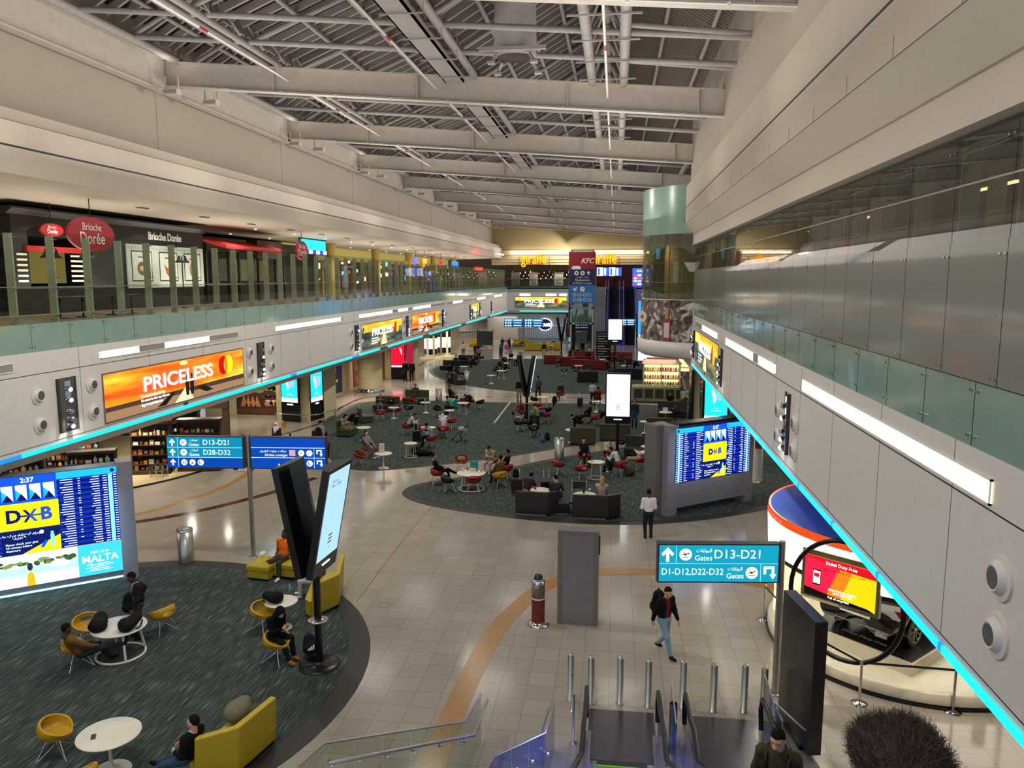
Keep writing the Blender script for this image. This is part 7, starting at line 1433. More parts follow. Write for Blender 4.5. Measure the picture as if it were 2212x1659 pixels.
def rail(label, x, y0, y1, zr, ret, group=None, step=1.1, s=1, gm=None):
    """sloping glass stair balustrade: y0 foot end, y1 upper end"""
    t = thing('glass_stair_rail', label, 'railing', (x, y0, 0)); sl = .56; Z_ = lambda y: max(0., (y0 - .6 - y)) * sl; ys = [y0]; 
    while ys[-1] > y1: ys.append(ys[-1] - step)
    for a, c in zip(ys, ys[1:]):
        b = B(); b.hexa([(-.008, a - y0 - .01, Z_(a)), (.008, a - y0 - .01, Z_(a)), (.008, c - y0 + .01, Z_(c)), (-.008, c - y0 + .01, Z_(c)), (-.008, a - y0 - .01, Z_(a) + zr), (.008, a - y0 - .01, Z_(a) + zr), (.008, c - y0 + .01, Z_(c) + zr), (-.008, c - y0 + .01, Z_(c) + zr)], gm or MGL); b.build('pane', t)
    B().tube([(0, y - y0, Z_(y) + zr) for y in ys], .018, MST, 8).build('top_trim', t)
    hr = [(s * .1, .15, zr - .18)] + [(s * .1, y - y0, Z_(y) + zr - .14) for y in ys]; B().tube(hr, .028, MST, 10).build('handrail', t)
    b = B()
    for y in ys: b.tube([(0, y - y0 - .2, Z_(y - .2) + zr - .3), (s * .1, y - y0 - .2, Z_(y - .2) + zr - .16)], .012, MCHR, 6); b.ell((s * .01, y - y0 - .2, Z_(y - .2) + zr - .3), (.035, .035, .035), MCHR, 8)
    b.build('bracket', t); return t
# left stair: its balustrade turns across and runs down the side towards the hall
t = thing('glass_stair_rail', 'glass balustrade with a steel handrail crossing above the stair at the lower edge', 'railing', (-4.88, 12.0, 0))
p0, p1, p2, pf = Vector((0, 0, 1.0)), Vector((2.3, .98, 1.0)), Vector((2.42, 1.95, 1.0)), Vector((-.1, -.9, 1.15)); b = B()
def gl(b, a, c, h0, h1, m=None): b.add([(a.x, a.y, a.z - h0), (c.x, c.y, c.z - h0), (c.x, c.y, c.z + h1), (a.x, a.y, a.z + h1)], [(0, 1, 2, 3)], m or MGL)
for k in range(5): a, c = p0.lerp(p1, k / 5 + .002), p0.lerp(p1, (k + 1) / 5 - .002); b = B(); gl(b, a, c, 1.0, 0); b.build('pane', t)
b = B(); gl(b, p1, p2, 1.0, 0); b.build('pane', t); b = B(); gl(b, pf, p0, 1.1, 0); b.build('pane', t)
B().tube([pf, p0, p1, p2], .022, mat('rail_top', 'B0AEB8', .25, .8), 8).build('top_trim', t); B().tube([p0 + Vector((.25, -.45, -.06)), p1 + Vector((.2, -.2, -.12)), p2 + Vector((.12, 0, -.12))], .034, mat('rail_top', '', 0), 10).build('handrail', t)
b = B()
for k in range(6): a = p0.lerp(p1, k / 5.3 + .03); b.tube([a + Vector((0, 0, -.32)), a + Vector((.16, -.3, -.22))], .014, MCHR, 6); b.ell((a.x + .02, a.y - .02, a.z - .34), (.045, .045, .045), MCHR, 8); b.ell((a.x + .1, a.y - .12, a.z - .3), (.04, .04, .04), MCHR, 8)
b.build('bracket', t); B().box((2.6, -.2, 0), (2.7, 1.0, .04), MDG).build('floor_channel', t)
t = thing('glass_stair_rail', 'blue lit glass balustrade running to a point beside the first escalator', 'railing', (-1.9, 12.0, 0))
q0, q1, q2 = Vector((0, 0, 1.0)), Vector((.8, .8, 1.0)), Vector((.88, 1.9, 1.0)); BG_ = glassm('blue_lit_glass', 'A8B8F4', .1, .12, '3040D0')
for k in range(3): a, c = q0.lerp(q1, k / 3 + .004), q0.lerp(q1, (k + 1) / 3 - .004); b = B(); gl(b, a, c, 1.0, 0, BG_); b.build('pane', t)
b = B(); gl(b, q1, q2, 1.0, 0, BG_); b.build('pane', t); b = B(); gl(b, q0 + Vector((-.12, -1.1, .2)), q0, 1.0, 0, BG_); b.build('pane', t); B().tube([q0 + Vector((-.12, -1.1, .2)), q0, q1, q2], .02, MST, 8).build('top_trim', t); B().tube([q1 + Vector((-.12, .1, -.15)), q2 + Vector((-.12, 0, -.15))], .03, MST, 8).build('handrail', t)
b = B()
for k in range(4): a = q0.lerp(q1, k / 3.2 + .05); b.ell((a.x + .06, a.y - .06, a.z - .35), (.045, .045, .045), MCHR, 8); b.tube([a + Vector((0, 0, -.35)), a + Vector((.12, -.12, -.35))], .015, MCHR, 6)
b.build('bracket', t)
for at, h, l in (((1238, 1605), 1.0, 'slim steel post with a round foot left of the first escalator'), ((1236, 1535), .8, 'second slim steel post near the first escalator'), ((1452, 1625), 1.0, 'violet lit steel post between the two escalators')):
    p = G(*at); o = B().lathe([(.07, 0), (.06, .02), (.022, .03), (.022, h)] if 'violet' not in l else [(.075, 0), (.075, h)], (0, 0, 0), MST, 14).build('post', None, (p.x, p.y, 0)); tag(o, l, 'post')
t = thing('glass_divider', 'slanting glass blade between the two escalators', 'glass panel', (1.22, 14.6, 0)); b = B(); b.hexa([(-.01, 0, 0), (.01, 0, 0), (.01, -1.2, 0), (-.01, -1.2, 0), (-.01, .1, 1.15), (.01, .1, 1.15), (.01, -1.2, 1.0), (-.01, -1.2, 1.0)], BG_); b.build('pane', t); B().tube([(0, .1, 1.15), (0, -1.2, 1.0)], .015, MST, 6).build('top_trim', t)
t = thing('glass_divider', 'glass blade with a steel rail right of the second escalator', 'glass panel', (3.1, 15.2, 0)); b = B(); b.box((-.01, -1.6, 0), (.01, 0, 1.05), ESG); b.build('pane', t); B().tube([(0, 0, 0), (0, 0, 1.1), (0, -.9, 1.05), (0, -3.2, 1.9)], .02, MCHR, 8).build('rail', t)
# people near the camera
t, J = person('man in a khaki shirt with black straps riding the escalator, looking down', (1.86, 8.2, 2.56), R(158), dict(hands=((-.24, .12, .9), (.24, .12, .9)), feet=((-.1, 0, .08), (.1, .03, .08)), head=(-16, -5), lean=4), 'escman', '3E3A26', '2A2A2E', skin='light', res=.014, s=.93, girth=1.15)
b = B(); 
for s in (-1, 1): b.tube([J['ch'] + J['T'] @ Vector((s * .13, -.12, .1)), J['nb'] + J['T'] @ Vector((s * .12, -.03, .035)), J['nb'] + J['T'] @ Vector((s * .13, .09, -.03)), J['ch'] + J['T'] @ Vector((s * .12, .125, .02))], .025, MBLK, 8)
b.build('strap', t)
t = thing('person', 'curly brown haired person close to the camera, only the top of the head in view', 'person', (.64, 1.62, 8.06 - 1.81), R(8)); sk_ = dict(head=(-8, -6), hands=ST['hands'], feet=ST['feet']); Fm = figure_meshes('nearman', sk_, .02); J = Fm['J']
dress(Fm['body'], 'body', t, SKIN['light']); dress(Fm['top'], 'shirt', t, cloth('2A2A2E')); dress(Fm['bottom'], 'trousers', t, cloth('1E2430')); dress(Fm['shoes'], 'shoes', t, cloth('141414'))
M = Matrix.Translation(J['hd']) @ J['H'].to_4x4(); cap_ = sdf([('e', (0, -.016, .04), (.086, .106, .108)), ('e', (.02, .02, .09), (.06, .07, .06)), ('e', (-.04, .03, .085), (.05, .05, .055)), ('e', (0, -.06, .09), (.07, .06, .05))], .006, .012, lambda f, X, Y_, Z: np.maximum(np.maximum(f, (Y_ - .075) + np.maximum(0, .06 - Z) * 1.2), -.05 - Z - np.maximum(0, -Y_ - .02) * .4))
hb = Bag().add(cap_, HBR, None, M); rg = np.random.RandomState(4); v, qd = cap_; n_ = 9000; ix = rg.randint(0, len(v), n_); base = v[ix] + rg.normal(0, .002, (n_, 3)); nrm = base - V(0, -.016, .02); nrm /= np.linalg.norm(nrm, axis=1)[:, None]
comb = V(.25, .5, .15) * (.4 + rg.rand(n_, 1)) + rg.normal(0, .35, (n_, 3)); d1 = nrm * .6 + comb * .6; d1 /= np.linalg.norm(d1, axis=1)[:, None]; d2 = d1 + rg.normal(0, .5, (n_, 3)) - nrm * .35; d2 /= np.linalg.norm(d2, axis=1)[:, None]; L = (.006 + rg.rand(n_, 1) * .011) * (1 + .8 * (base[:, 2:3] > .06)); sd = np.cross(d1, rg.normal(0, 1, (n_, 3))); sd /= np.linalg.norm(sd, axis=1)[:, None]; sd *= .0007
a, m1, e = base, base + d1 * L * .6, base + d1 * L * .6 + d2 * L * .6; sv = np.stack([a - sd, a + sd, m1 + sd * .8, m1 - sd * .8, e + sd * .25, e - sd * .25], 1).reshape(-1, 3); k_ = np.arange(n_)[:, None] * 6; sq = np.concatenate([k_ + V(0, 1, 2, 3).astype(int), k_ + V(3, 2, 4, 5).astype(int)])
hb.add((sv, sq), mat('hair_strands', '3C2C22', .5, var=.4, vs=80), None, M); link('hair', hb.mesh('hair'), t)
t, J = person('walking man in a black jacket over a red shirt with light jeans and a backpack', G(1433, 1412), R(-140), POSE['walk'], 'walkman', '6E1A1E', '7A98A8', skin='light', shoes='101014', res=.016, s=.99)
jacket(t, J, '0D0D10', .016, k=1.1); p = J['ch'] + Vector((0, -.2, -.2)); bp = link('backpack', None); tag(bp, 'bulky black backpack on the back of the walking man', 'bag'); bp.matrix_world = Matrix.Translation(t.location) @ Matrix.Rotation(R(-140), 4, 'Z') @ Matrix.Translation((0, -.22, .98)) @ Matrix.Diagonal((1.25, 1.35, 1.3, 1))
dress(_gd['bp'], 'pack', bp, cloth('0C0C0E')); link('strap', _gd['bps'], bp)
who('stand', 'woman in a white headscarf and dark coat walking by the screen pillar', (600, 985), 170, '2A1A20', '1A1418', 'scarf', hc='C8C4CC', skirt=False); who('walk2', 'child in a red shirt holding the hand of the woman in the white headscarf', (628, 990), 0, 'A81C24', '16181E', s=.72); who('walk', 'man with a black backpack walking away past the dark headscarf', (692, 980), 0, '8A8480', '20242C'); p = G(692, 980); backpack('black backpack on the man walking away', (p.x, p.y - .17, .95), 0, '101114', 1.1)
who('stand', 'woman in a dark maroon headscarf behind the royal blue sign', (680, 1003), 20, '2A1014', '1E0E12', 'scarf', hc='24100E', skirt=True, s=.95); who('stand', 'girl in a pink jacket and black leggings at the carpet edge', (706, 992), 20, '8E4A5E', '14161E', 'long', shoes='C0A0A4', s=.78); who('walk', 'man in black behind the gate sign pole', (522, 1018), -60, '14141A', '16181E'); who('stand2', 'shop assistant in colourful clothes at the shop portal', (490, 962), 150, 'A06A28', '8A8E5A', 'long')
who('stand', 'man in a black suit, one of two men on the left of the concourse', (876, 822), 180, '101014', '101014', s=1.05); who('stand', 'man in a black coat, other of the two men by the red screen', (890, 823), 180, '0C0C10', '0E0E12', s=1.05)
# ---------------- prize car under the round canopy ----------------
PC = (7.3, 19.6); t = thing('round_podium', 'round cream podium with a raised dark car platform', 'podium', (*PC, 0)); MPO = mat('podium_cream', 'CFC6AE', .25)
b = B(); b.lathe([(3.3, 0), (3.3, .08)], (0, 0, 0), MBLK, 72); b.lathe([(3.25, .08), (3.25, .3), (3.2, .32), (0, .32)], (0, 0, 0), MPO, 72); b.build('disc', t); b = B(); b.prism([(-2.3, -1.3), (2.9, -1.3), (2.9, 1.3), (-2.3, 1.3)], .32, .62, MPO); o = b.build('car_platform', t); o.rotation_euler = (0, 0, R(45)); b = B(); b.box((-2.25, -1.25, .62), (2.85, 1.25, .64), mat('platform_black', '17181A', .3)); o = b.build('platform_top', t); o.rotation_euler = (0, 0, R(45))
b = B(); P_ = Panel(b, (-1.95, .0, .646), (0, -1, 0), (1, 0, 0)); P_.text('Dubai Duty Free', 0, 0, .16, MWHT, 1); o = b.build('lettering', t); o.rotation_euler = (0, 0, R(45))
t = thing('canopy', 'round lit canopy with white band, orange stripe and blue top over the prize car', 'canopy', (*PC, 0)); CBL = glow('canopy_blue', '3860E0', .9)
B().lathe([(0, 3.46), (3.2, 3.3), (3.3, 3.28)], (0, 0, 0), mat('canopy_top', '3A58B8', .25), 72).build('roof', t); b = B(); b.lathe([(3.32, 2.3), (3.36, 3.12)], (0, 0, 0), glow('canopy_white', 'FFFDF8', 2.6), 72); b.build('band', t); B().lathe([(3.37, 3.12), (3.34, 3.3)], (0, 0, 0), glow('canopy_orange', 'F04010', 1.5), 72).build('stripe', t); b = B(); b.lathe([(0, 2.05), (3.1, 2.05), (3.33, 2.2), (3.33, 2.3)], (0, 0, 0), MBLK, 72); b.build('rim', t)
for body, zz, m, sz in (('Dubai Duty Free', 3.21, MWHT, .13), ('Full of surprises', 2.22, MWHT, .1)):
    b = B(); vs, fs = text_mesh(body, sz); a0 = R(188); b.add([((3.39) * math.cos(a0 + x / 3.39), 3.39 * math.sin(a0 + x / 3.39), zz + y) for x, y, z in vs], fs, m); b.build('lettering', t)
b = B()
for a in (-60, 120, 30): b.tube([(2.6 * math.cos(R(a)), 2.6 * math.sin(R(a)), .32), (2.6 * math.cos(R(a)), 2.6 * math.sin(R(a)), 2.1)], .06, MCHR, 10)
b.build('post', t); b = B()
for k in range(10): b.box((-1.0 + k * .25, 2.9, .32), (-.9 + k * .25, 2.95, 1.9), glow('slat_warm', 'FFE0A0', 1.6))
o = b.build('lit_slats', t); o.rotation_euler = (0, 0, R(58)); area('canopy_lamp', (*PC, 2.0), 5, 150, (1, .93, .75)); area('canopy_face_lamp', (4.2, 17.4, 1.9), 1.5, 22, (1, .93, .8), (0, 0, 0))
# car: heading 45 degrees, rear towards the hall
t = thing('prize_car', 'black coupe sport utility car with its tail to the hall on the round podium', 'car', (PC[0], PC[1], .64), R(45)); MCAR = mat('car_black', '08090A', .12, .0, coat=1.0)
def car():
    p = []; c = lambda *a: ('c', *a)
    for s in (-1, 1):
        for x in (-2.1, -1.0, 0, 1.0, 1.9): p.append(('e', (x, s * .55, .68), (.62, .4, .34)))
    p += [('e', (-1.2, 0, .75), (1.15, .9, .38)), ('e', (.9, 0, .72), (1.5, .88, .34)), ('e', (-.35, 0, 1.15), (1.5, .68, .4)), ('e', (.2, 0, 1.25), (.9, .62, .3)), ('e', (-1.75, 0, .85), (.55, .82, .3))]
    def cut(f, X, Y_, Z):
        f = np.maximum(f, -(X + 2.42)); f = np.maximum(f, X - 2.42); f = np.maximum(f, .28 - Z); f = np.maximum(f, np.abs(Y_) - .97)
        for x in (-1.45, 1.5): f = np.maximum(f, np.where(np.abs(Y_) > .68, .40 - np.sqrt((X - x) ** 2 + (Z - .37) ** 2), -1))
        return f
    return Bag().add(sdf(p, .035, .06, cut), MCAR).mesh('body')
link('body', car(), t)
for x in (-1.45, 1.5):
    for s in (-1, 1):
        b = B(); n = 28; Y_ = s * .93
        for r0, r1, y0, y1, m in ((.37, .37, -.12, .0, MBLK), (.37, .29, 0, .01, MBLK)): b.add([(x + r_ * math.cos(2 * PI * k / n), s * (.93 + y_), .37 + r_ * math.sin(2 * PI * k / n)) for r_, y_ in ((r0, y0), (r1, y1)) for k in range(n)], [(k, (k + 1) % n, n + (k + 1) % n, n + k) for k in range(n)], m, True)
        o = b.build('tyre', t); b = B(); RIM = mat('rim_pale', 'A8A490', .25, .8)
        for k in range(10): a = 2 * PI * k / 10; b.bar((x, s * .9, .37), (x + .28 * math.cos(a), s * .93, .37 + .28 * math.sin(a)), .045, .02, RIM)
        b.tube([(x + .285 * math.cos(2 * PI * k / 24), s * .93, .37 + .285 * math.sin(2 * PI * k / 24)) for k in range(24)], .015, RIM, 6, closed=True); b.ell((x, s * .92, .37), (.06, .03, .06), RIM, 10); b.add([(x + .28 * math.cos(2 * PI * k / n), s * .85, .37 + .28 * math.sin(2 * PI * k / n)) for k in range(n)], [tuple(range(n))], MBLK); b.build('rim', o)
b = B()
for s in (-1, 1): b.hexa([(-2.36, s * .45, .86), (-2.1, s * .93, .86), (-2.05, s * .93, .98), (-2.34, s * .45, .96), (-2.38, s * .45, .87), (-2.14, s * .95, .87), (-2.09, s * .95, .98), (-2.36, s * .45, .96)], glow('tail_light', '8A0A10', .5))
b.build('tail_light', t); b = B(); b.box((-2.47, -.36, .72), (-2.44, .36, .87), MWHT); P_ = Panel(b, (-2.475, 0, .795), (0, -1, 0), (0, 0, 1)); P_.text('DUBAI DUTY FREE', 0, 0, .075, MBLK, 1); b.build('number_plate', t)
b = B()
for s in (-1, 1): b.box((-2.44, s * .62 - .13, .38), (-2.4, s * .62 + .13, .48), MCHR)
b.box((-2.43, -.8, .5), (-2.41, .8, .52), MCHR); b.build('exhaust', t)
b = B(); b.hexa([(-1.8, -.5, 1.08), (-1.8, .5, 1.08), (-1.2, .45, 1.45), (-1.2, -.45, 1.45), (-1.85, -.5, 1.1), (-1.85, .5, 1.1), (-1.25, .45, 1.48), (-1.25, -.45, 1.48)], mat('car_glass', '0C1014', .05)); b.build('rear_window', t)
# curved screen with a hoop under the canopy edge
def RY(px, py, y): d = ray(px, py); k = y / d.y; return Vector((d.x * k, y, H + d.z * k))
c00, c10, c01 = RY(1737, 1275, 17.55), RY(1889, 1332, 16.55), RY(1740, 1190, 17.55); wv_ = c10 - c00; wv_.z = 0; wl_ = wv_.length; hh = (c01 - c00).length; org = Vector((c00.x, c00.y, (c00.z + c10.z) / 2))
t = thing('advert_screen', 'red and yellow lit advert screen hung under the round canopy', 'screen', org, math.atan2(wv_.y, wv_.x)); b = B(); b.box((-.08, .01, -.1), (wl_ + .08, .12, hh + .12), mat('champagne_frame', '9A9070', .3, .6)); b.box((wl_ * .2, .12, hh - .2), (wl_ * .8, .4, 2.1 - org.z + .3), MBLK); b.build('housing', t)
b = B(); P_ = Panel(b, (0, 0, 0), (1, 0, 0), (0, 0, 1)); P_.rect(0, 0, wl_, hh, glow('advert_yellow', 'E8C410', 1.3), 1); P_.poly([(0, .0), (wl_ * .3, 0), (wl_ * .55, hh), (0, hh)], glow('advert_red', 'E82040', 1.3), 2); P_.poly([(wl_ * .3, 0), (wl_ * .5, 0), (wl_ * .72, hh), (wl_ * .5, hh)], glow('advert_orange', 'F07A18', 1.3), 2)
P_.poly([(0, hh), (wl_, hh), (wl_, hh * .78), (wl_ * .5, hh * .82), (0, hh * .97)], glow('advert_crimson', 'D81020', 1.2), 3); P_.poly([(0, 0), (wl_, 0), (wl_ * .9, hh * .06), (wl_ * .4, hh * .12), (0, hh * .2)], MBLK, 3); P_.text('Dubai Duty Free', wl_ * .52, hh * .9, hh * .11, TXW, 4); P_.text('SCAN THIS CODE TO DISCOVER', wl_ * .55, hh * .74, hh * .07, mat('print_black', '', 0), 4); P_.text('OUR SPECIAL OFFERS', wl_ * .55, hh * .27, hh * .07, TXW, 4); P_.text('AND SERVICES', wl_ * .55, hh * .2, hh * .07, TXW, 4); P_.text('Full of surprises', wl_ * .5, hh * .07, hh * .08, TXW, 4)
P_.rect(wl_ * .12, hh * .3, wl_ * .24, hh * .68, MBLK, 4); P_.rect(wl_ * .13, hh * .34, wl_ * .23, hh * .65, TXW, 5); P_.rect(wl_ * .14, hh * .5, wl_ * .22, hh * .6, glow('advert_crimson', '', 1), 6); b.build('picture', t)
cc = org + wv_ * .62 + Vector((-.1, -.15, .15)); un = wv_.normalized(); pts = [cc + un * (1.22 * math.cos(2 * PI * k / 44)) + Vector((0, 0, 1.32 * math.sin(2 * PI * k / 44))) for k in range(44)]; o = B().tube(pts, .055, mat('hoop_black', '1A1816', .25, .5), 8, closed=True).build('hoop'); tag(o, 'large thin black hoop framing the advert screen', 'hoop')
def post_(at, l, top=.95):
    p = G(*at); t = thing('barrier_post', l, 'barrier', (p.x, p.y, 0), 0, None); B().lathe([(.17, 0), (.17, .015), (.05, .04), (.028, .05)], (0, 0, 0), MCHR, 24).build('base', t); B().lathe([(.028, .04), (.028, top), (.04, top), (.04, top + .05), (0, top + .06)], (0, 0, 0), MCHR, 16).build('post', t); return p
pp = [post_((1650, 1340), 'chrome barrier post behind the gate sign pole'), post_((1752, 1458), 'chrome barrier post beside the black display slab'), post_((2058, 1538), 'chrome barrier post nearest the wall foot'), post_((1856, 1520), 'chrome barrier post before the round podium')]
for a, c, l in ((0, 1, 'black belt between the barrier posts behind the sign pole'), (1, 3, 'black belt in front of the podium, one by the black slab'), (3, 2, 'black belt in front of the podium, one nearest the wall')):
    o = B().bar((pp[a].x, pp[a].y, .93), (pp[c].x, pp[c].y, .93), .01, .05, MBLK).build('barrier_belt'); tag(o, l, 'barrier')
p = G(2118, 1530); o = B().lathe([(.15, 0), (.15, .02), (.13, .03), (.13, .8), (0, .8)], (0, 0, 0), mat('bin_brown', '6A5A44', .3, .4), 20).build('litter_bin', None, (p.x, p.y, 0)); tag(o, 'small bronze litter bin beside the nearest barrier post', 'bin')
t = thing('round_sign', 'dark red round stand cut off by the lower right frame corner', 'stand', (7.25, 12.4, 0)); B().lathe([(.5, 0), (.5, 1.9), (.45, 1.95), (0, 1.97)], (0, 0, 0), mat('crimson_gloss', '7A0818', .2), 32).build('body', t)
# ---------------- far carpet, kiosk, far seats ----------------
G2 = 'green tub chairs on the far carpet'
for k, (at, rz) in enumerate((((1207, 792), -40), ((1232, 790), 160), ((1253, 792), 150), ((1218, 812), 10), ((1246, 814), 40), ((1272, 802), 60), ((1288, 796), 120), ((1304, 798), -30), ((1040, 783), 60), ((1320, 812), 30))):
    chair(GN, 'dark green tub chair among the tables on the far carpet', at, rz, G2)
for at, l in (((1250, 806), 'white table among the dark green chairs, nearer the black screen pole'), ((1303, 792), 'slim white table among the dark green chairs, beyond the white screen'), ((1002, 808), 'white table between the dark sofas of the far carpet'), ((1083, 818), 'round white ring table nearest the lone pedestal table'), ((1091, 800), 'white table under the crossed arms of the dark travellers'), ((1109, 788), 'white table farthest back in the dark travellers group'), ((1190, 758), 'small white table by the yellow sofas'), ((1262, 760), 'white table behind the red sofas'), ((1350, 806), 'white table before the group in camouflage')): table('r', l, at, .42)
table('p', 'lone white pedestal table on the front of the far carpet', (1061, 829), .4)
DB = '17181C'; RS = '7A1A22'
for at, rz, W, wg, l, c in (((972, 800), 165, 1.9, 0, 'dark brown sofa at the left end of the far carpet', DB), ((975, 826), -70, 1.6, 0, 'dark sofa with bright edges, nearest the steel bin', DB), ((990, 830), -60, 1.5, 0, 'second dark sofa next to the steel bin', DB), ((1010, 788), 175, 2.2, 0, 'long dark sofa at the back left of the far carpet', DB),
  ((1195, 786), 5, 2.0, 0, 'red booth sofa nearest the lone walkers', RS), ((1222, 790), 0, 2.1, 0, 'second red booth sofa, behind the black screen pole', RS), ((1252, 796), 5, 1.7, 0, 'third red booth sofa before the lift', RS), ((1290, 798), -3, 2.6, 0, 'long red booth sofa before the grey stair', RS), ((1262, 778), 180, 2.4, 0, 'red booth sofa facing the camera before the lift', RS), ((1340, 780), 180, 2.6, 0, 'dark red sofa under the bright far screen', RS), ((1355, 818), 0, 2.6, 0, 'dark sofa of the group in camouflage', DB),
  ((1029, 748), 170, 1.8, 0, 'yellow sofa at the beige block', 'B09A1E'), ((1160, 757), 5, 3.0, 0, 'yellow booth sofa before the slatted wall, one nearer the sign pole', 'B09A1E'), ((1194, 756), 0, 2.4, 0, 'yellow booth sofa before the slatted wall, one nearer the black V screens', 'B09A1E'), ((1120, 748), 178, 2.8, 0, 'yellow sofa with resting travellers along the slatted wall', 'B09A1E')): sofa(c, l, at, rz, W, wing=wg)
K_ = ('traveller in black', 'traveller in a dark coat', 'traveller in grey', 'traveller in brown')
far = (('slump', (978, 806), 150, 0, 'slumped on the left dark sofa'), ('sit', (984, 796), 170, 1, 'on the left dark sofa'), ('lie', (1010, 788), 85, 0, 'lying on the long dark sofa'), ('slump', (1026, 794), 100, 1, 'bent over by the long dark sofa'), ('recline', (988, 818), -60, 3, 'lying back near the bright edged sofa'),
 ('lean', (1068, 812), -60, 2, 'leaning on the ring table'), ('slump', (1076, 800), -90, 0, 'asleep over the ring table'), ('slump', (1098, 806), 70, 3, 'asleep over the crossed arms table'), ('slump', (1088, 790), 200, 0, 'with a head on the back table'), ('sit', (1104, 786), 180, 0, 'at the farthest table'), ('sit', (1120, 790), 90, 1, 'turned away at the farthest table'),
 ('sit', (1232, 778), 170, 3, 'behind the second red sofa'), ('sit', (1247, 776), 180, 1, 'in front of the lift'), ('slump', (1270, 778), 180, 0, 'asleep before the grey stair'), ('sit', (1300, 788), 160, 2, 'near the black price board'), ('recline', (1325, 790), 90, 0, 'below the bright far screen'), ('sit', (1342, 788), 180, 3, 'under the violet escalator'), ('lean', (1362, 796), 80, 3, 'in camouflage colours'), ('slump', (1378, 800), 70, 0, 'beside the camouflage group'), ('sit', (1392, 806), 180, 0, 'by the round tower foot'), ('recline', (1345, 815), 80, 2, 'nearest the cream kiosk'),
 ('sit', (1085, 752), 180, 0, 'on the yellow sofa end'), ('sit', (1100, 752), 175, 0, 'beside the pink suitcase'), ('lie', (1135, 752), 80, 1, 'lying on the yellow sofa'), ('slump', (1196, 752), 180, 0, 'asleep behind the yellow booth'), ('sit', (1312, 806), -90, 1, 'in a green chair'))
for p, at, rz, c, l in far: who(p, K_[c] + ' ' + l, at, rz, ('0E0E11', '16181E', '44464C', '3A2A20')[c], ('121316', '14161A', '22242A', '1C1A18')[c], z=FZ, skin=('mid', 'light', 'dark')[c % 3])
for p, at, rz, tp, bt, hr, l in (('stand', (1001, 772), 20, 'B0A898', '3A4048', 'short', 'man in a cream coat standing on the far tiles'), ('stand', (1028, 775), 180, '1A1C20', '16181C', 'short', 'tall man in black standing with the pink coat'), ('stand', (1034, 782), 10, '9A6A70', '1E2024', 'long', 'woman in a pink coat on the far tiles'), ('stand', (1083, 772), 150, '1A6A70', '14161A', 'short', 'person in a long teal dress on the far tiles'), ('sit', (1124, 790), 60, '0A0A0C', '0C0C0E', 'short', 'dark traveller sitting high at the carpet edge'), ('stand', (1175, 772), 170, '1E2022', '9A948A', 'short', 'person in a black top and pale trousers by the red sofas'), ('stand', (1258, 768), 180, '101216', '16181E', 'short', 'man in a dark coat before the lift doors'), ('stand', (1273, 770), 170, '6A5A50', 'A8A8A8', 'short', 'woman with a white bag before the lift doors'), ('stand', (1330, 622), 0, '0A0A0E', '0C0C10', 'short', 'dark figure on top of the far escalator')):
    if at[1] == 622: person(l, (-.3, 118.6, 7.7), 0, POSE[p], p, tp, bt, hr)
    else: who(p, l, at, rz, tp, bt, hr)
suitcase('pink suitcase beside the yellow sofa', tuple(G(1094, 757)[:2]) + (.03,), 0, 'C03870', 1.2); suitcase('grey suitcase by the price board', tuple(G(1291, 796)[:2]) + (.03,), 0, '3A3C40', 1.2)
backpack('large black backpack at the round tower foot', tuple(G(1405, 825)[:2]) + (.05,), 0, '0A0A0C', 1.9)
p = G(1048, 750); t = thing('service_counter', 'dark service cart standing at the beige block', 'cart', (p.x, p.y, 0)); B().box((-1.0, -.5, .3), (1.0, .5, 2.1), mat('cart_blue', '2A3038', .4)).build('body', t); b = B()
for x in (-1, .95): b.box((x, -.5, 0), (x + .06, -.44, 2.3), MBLK); b.box((x, .44, 0), (x + .06, .5, 2.3), MBLK)
b.build('frame', t)
p = G(1040, 750); o = B().add([(-.3, 0, 0), (.3, 0, 0), (0, .15, 1.0), (-.3, .3, 0), (.3, .3, 0)], [(0, 1, 2), (4, 3, 2)], mat('cone_yellow', 'D8A010', .5)).build('floor_sign', None, (p.x - 2.2, p.y - .5, 0)); tag(o, 'yellow floor warning board on the far tiles', 'sign')
p = G(1303, 790); t = thing('price_board', 'tall black board with white lines before the grey stair', 'board', (p.x, p.y, 0)); B().box((-.75, -.1, 0), (.75, .1, 3.6), MBLK).build('board', t); b = B(); P_ = Panel(b, (-.75, -.11, 0), (1, 0, 0), (0, 0, 1))
for k in range(12): P_.rect(.15, 3.3 - k * .26, 1.35 - (k % 3) * .25, 3.36 - k * .26, MWHT if k % 4 else mat('line_grey', '9A9A9A', .5), 1)
b.build('print', t)
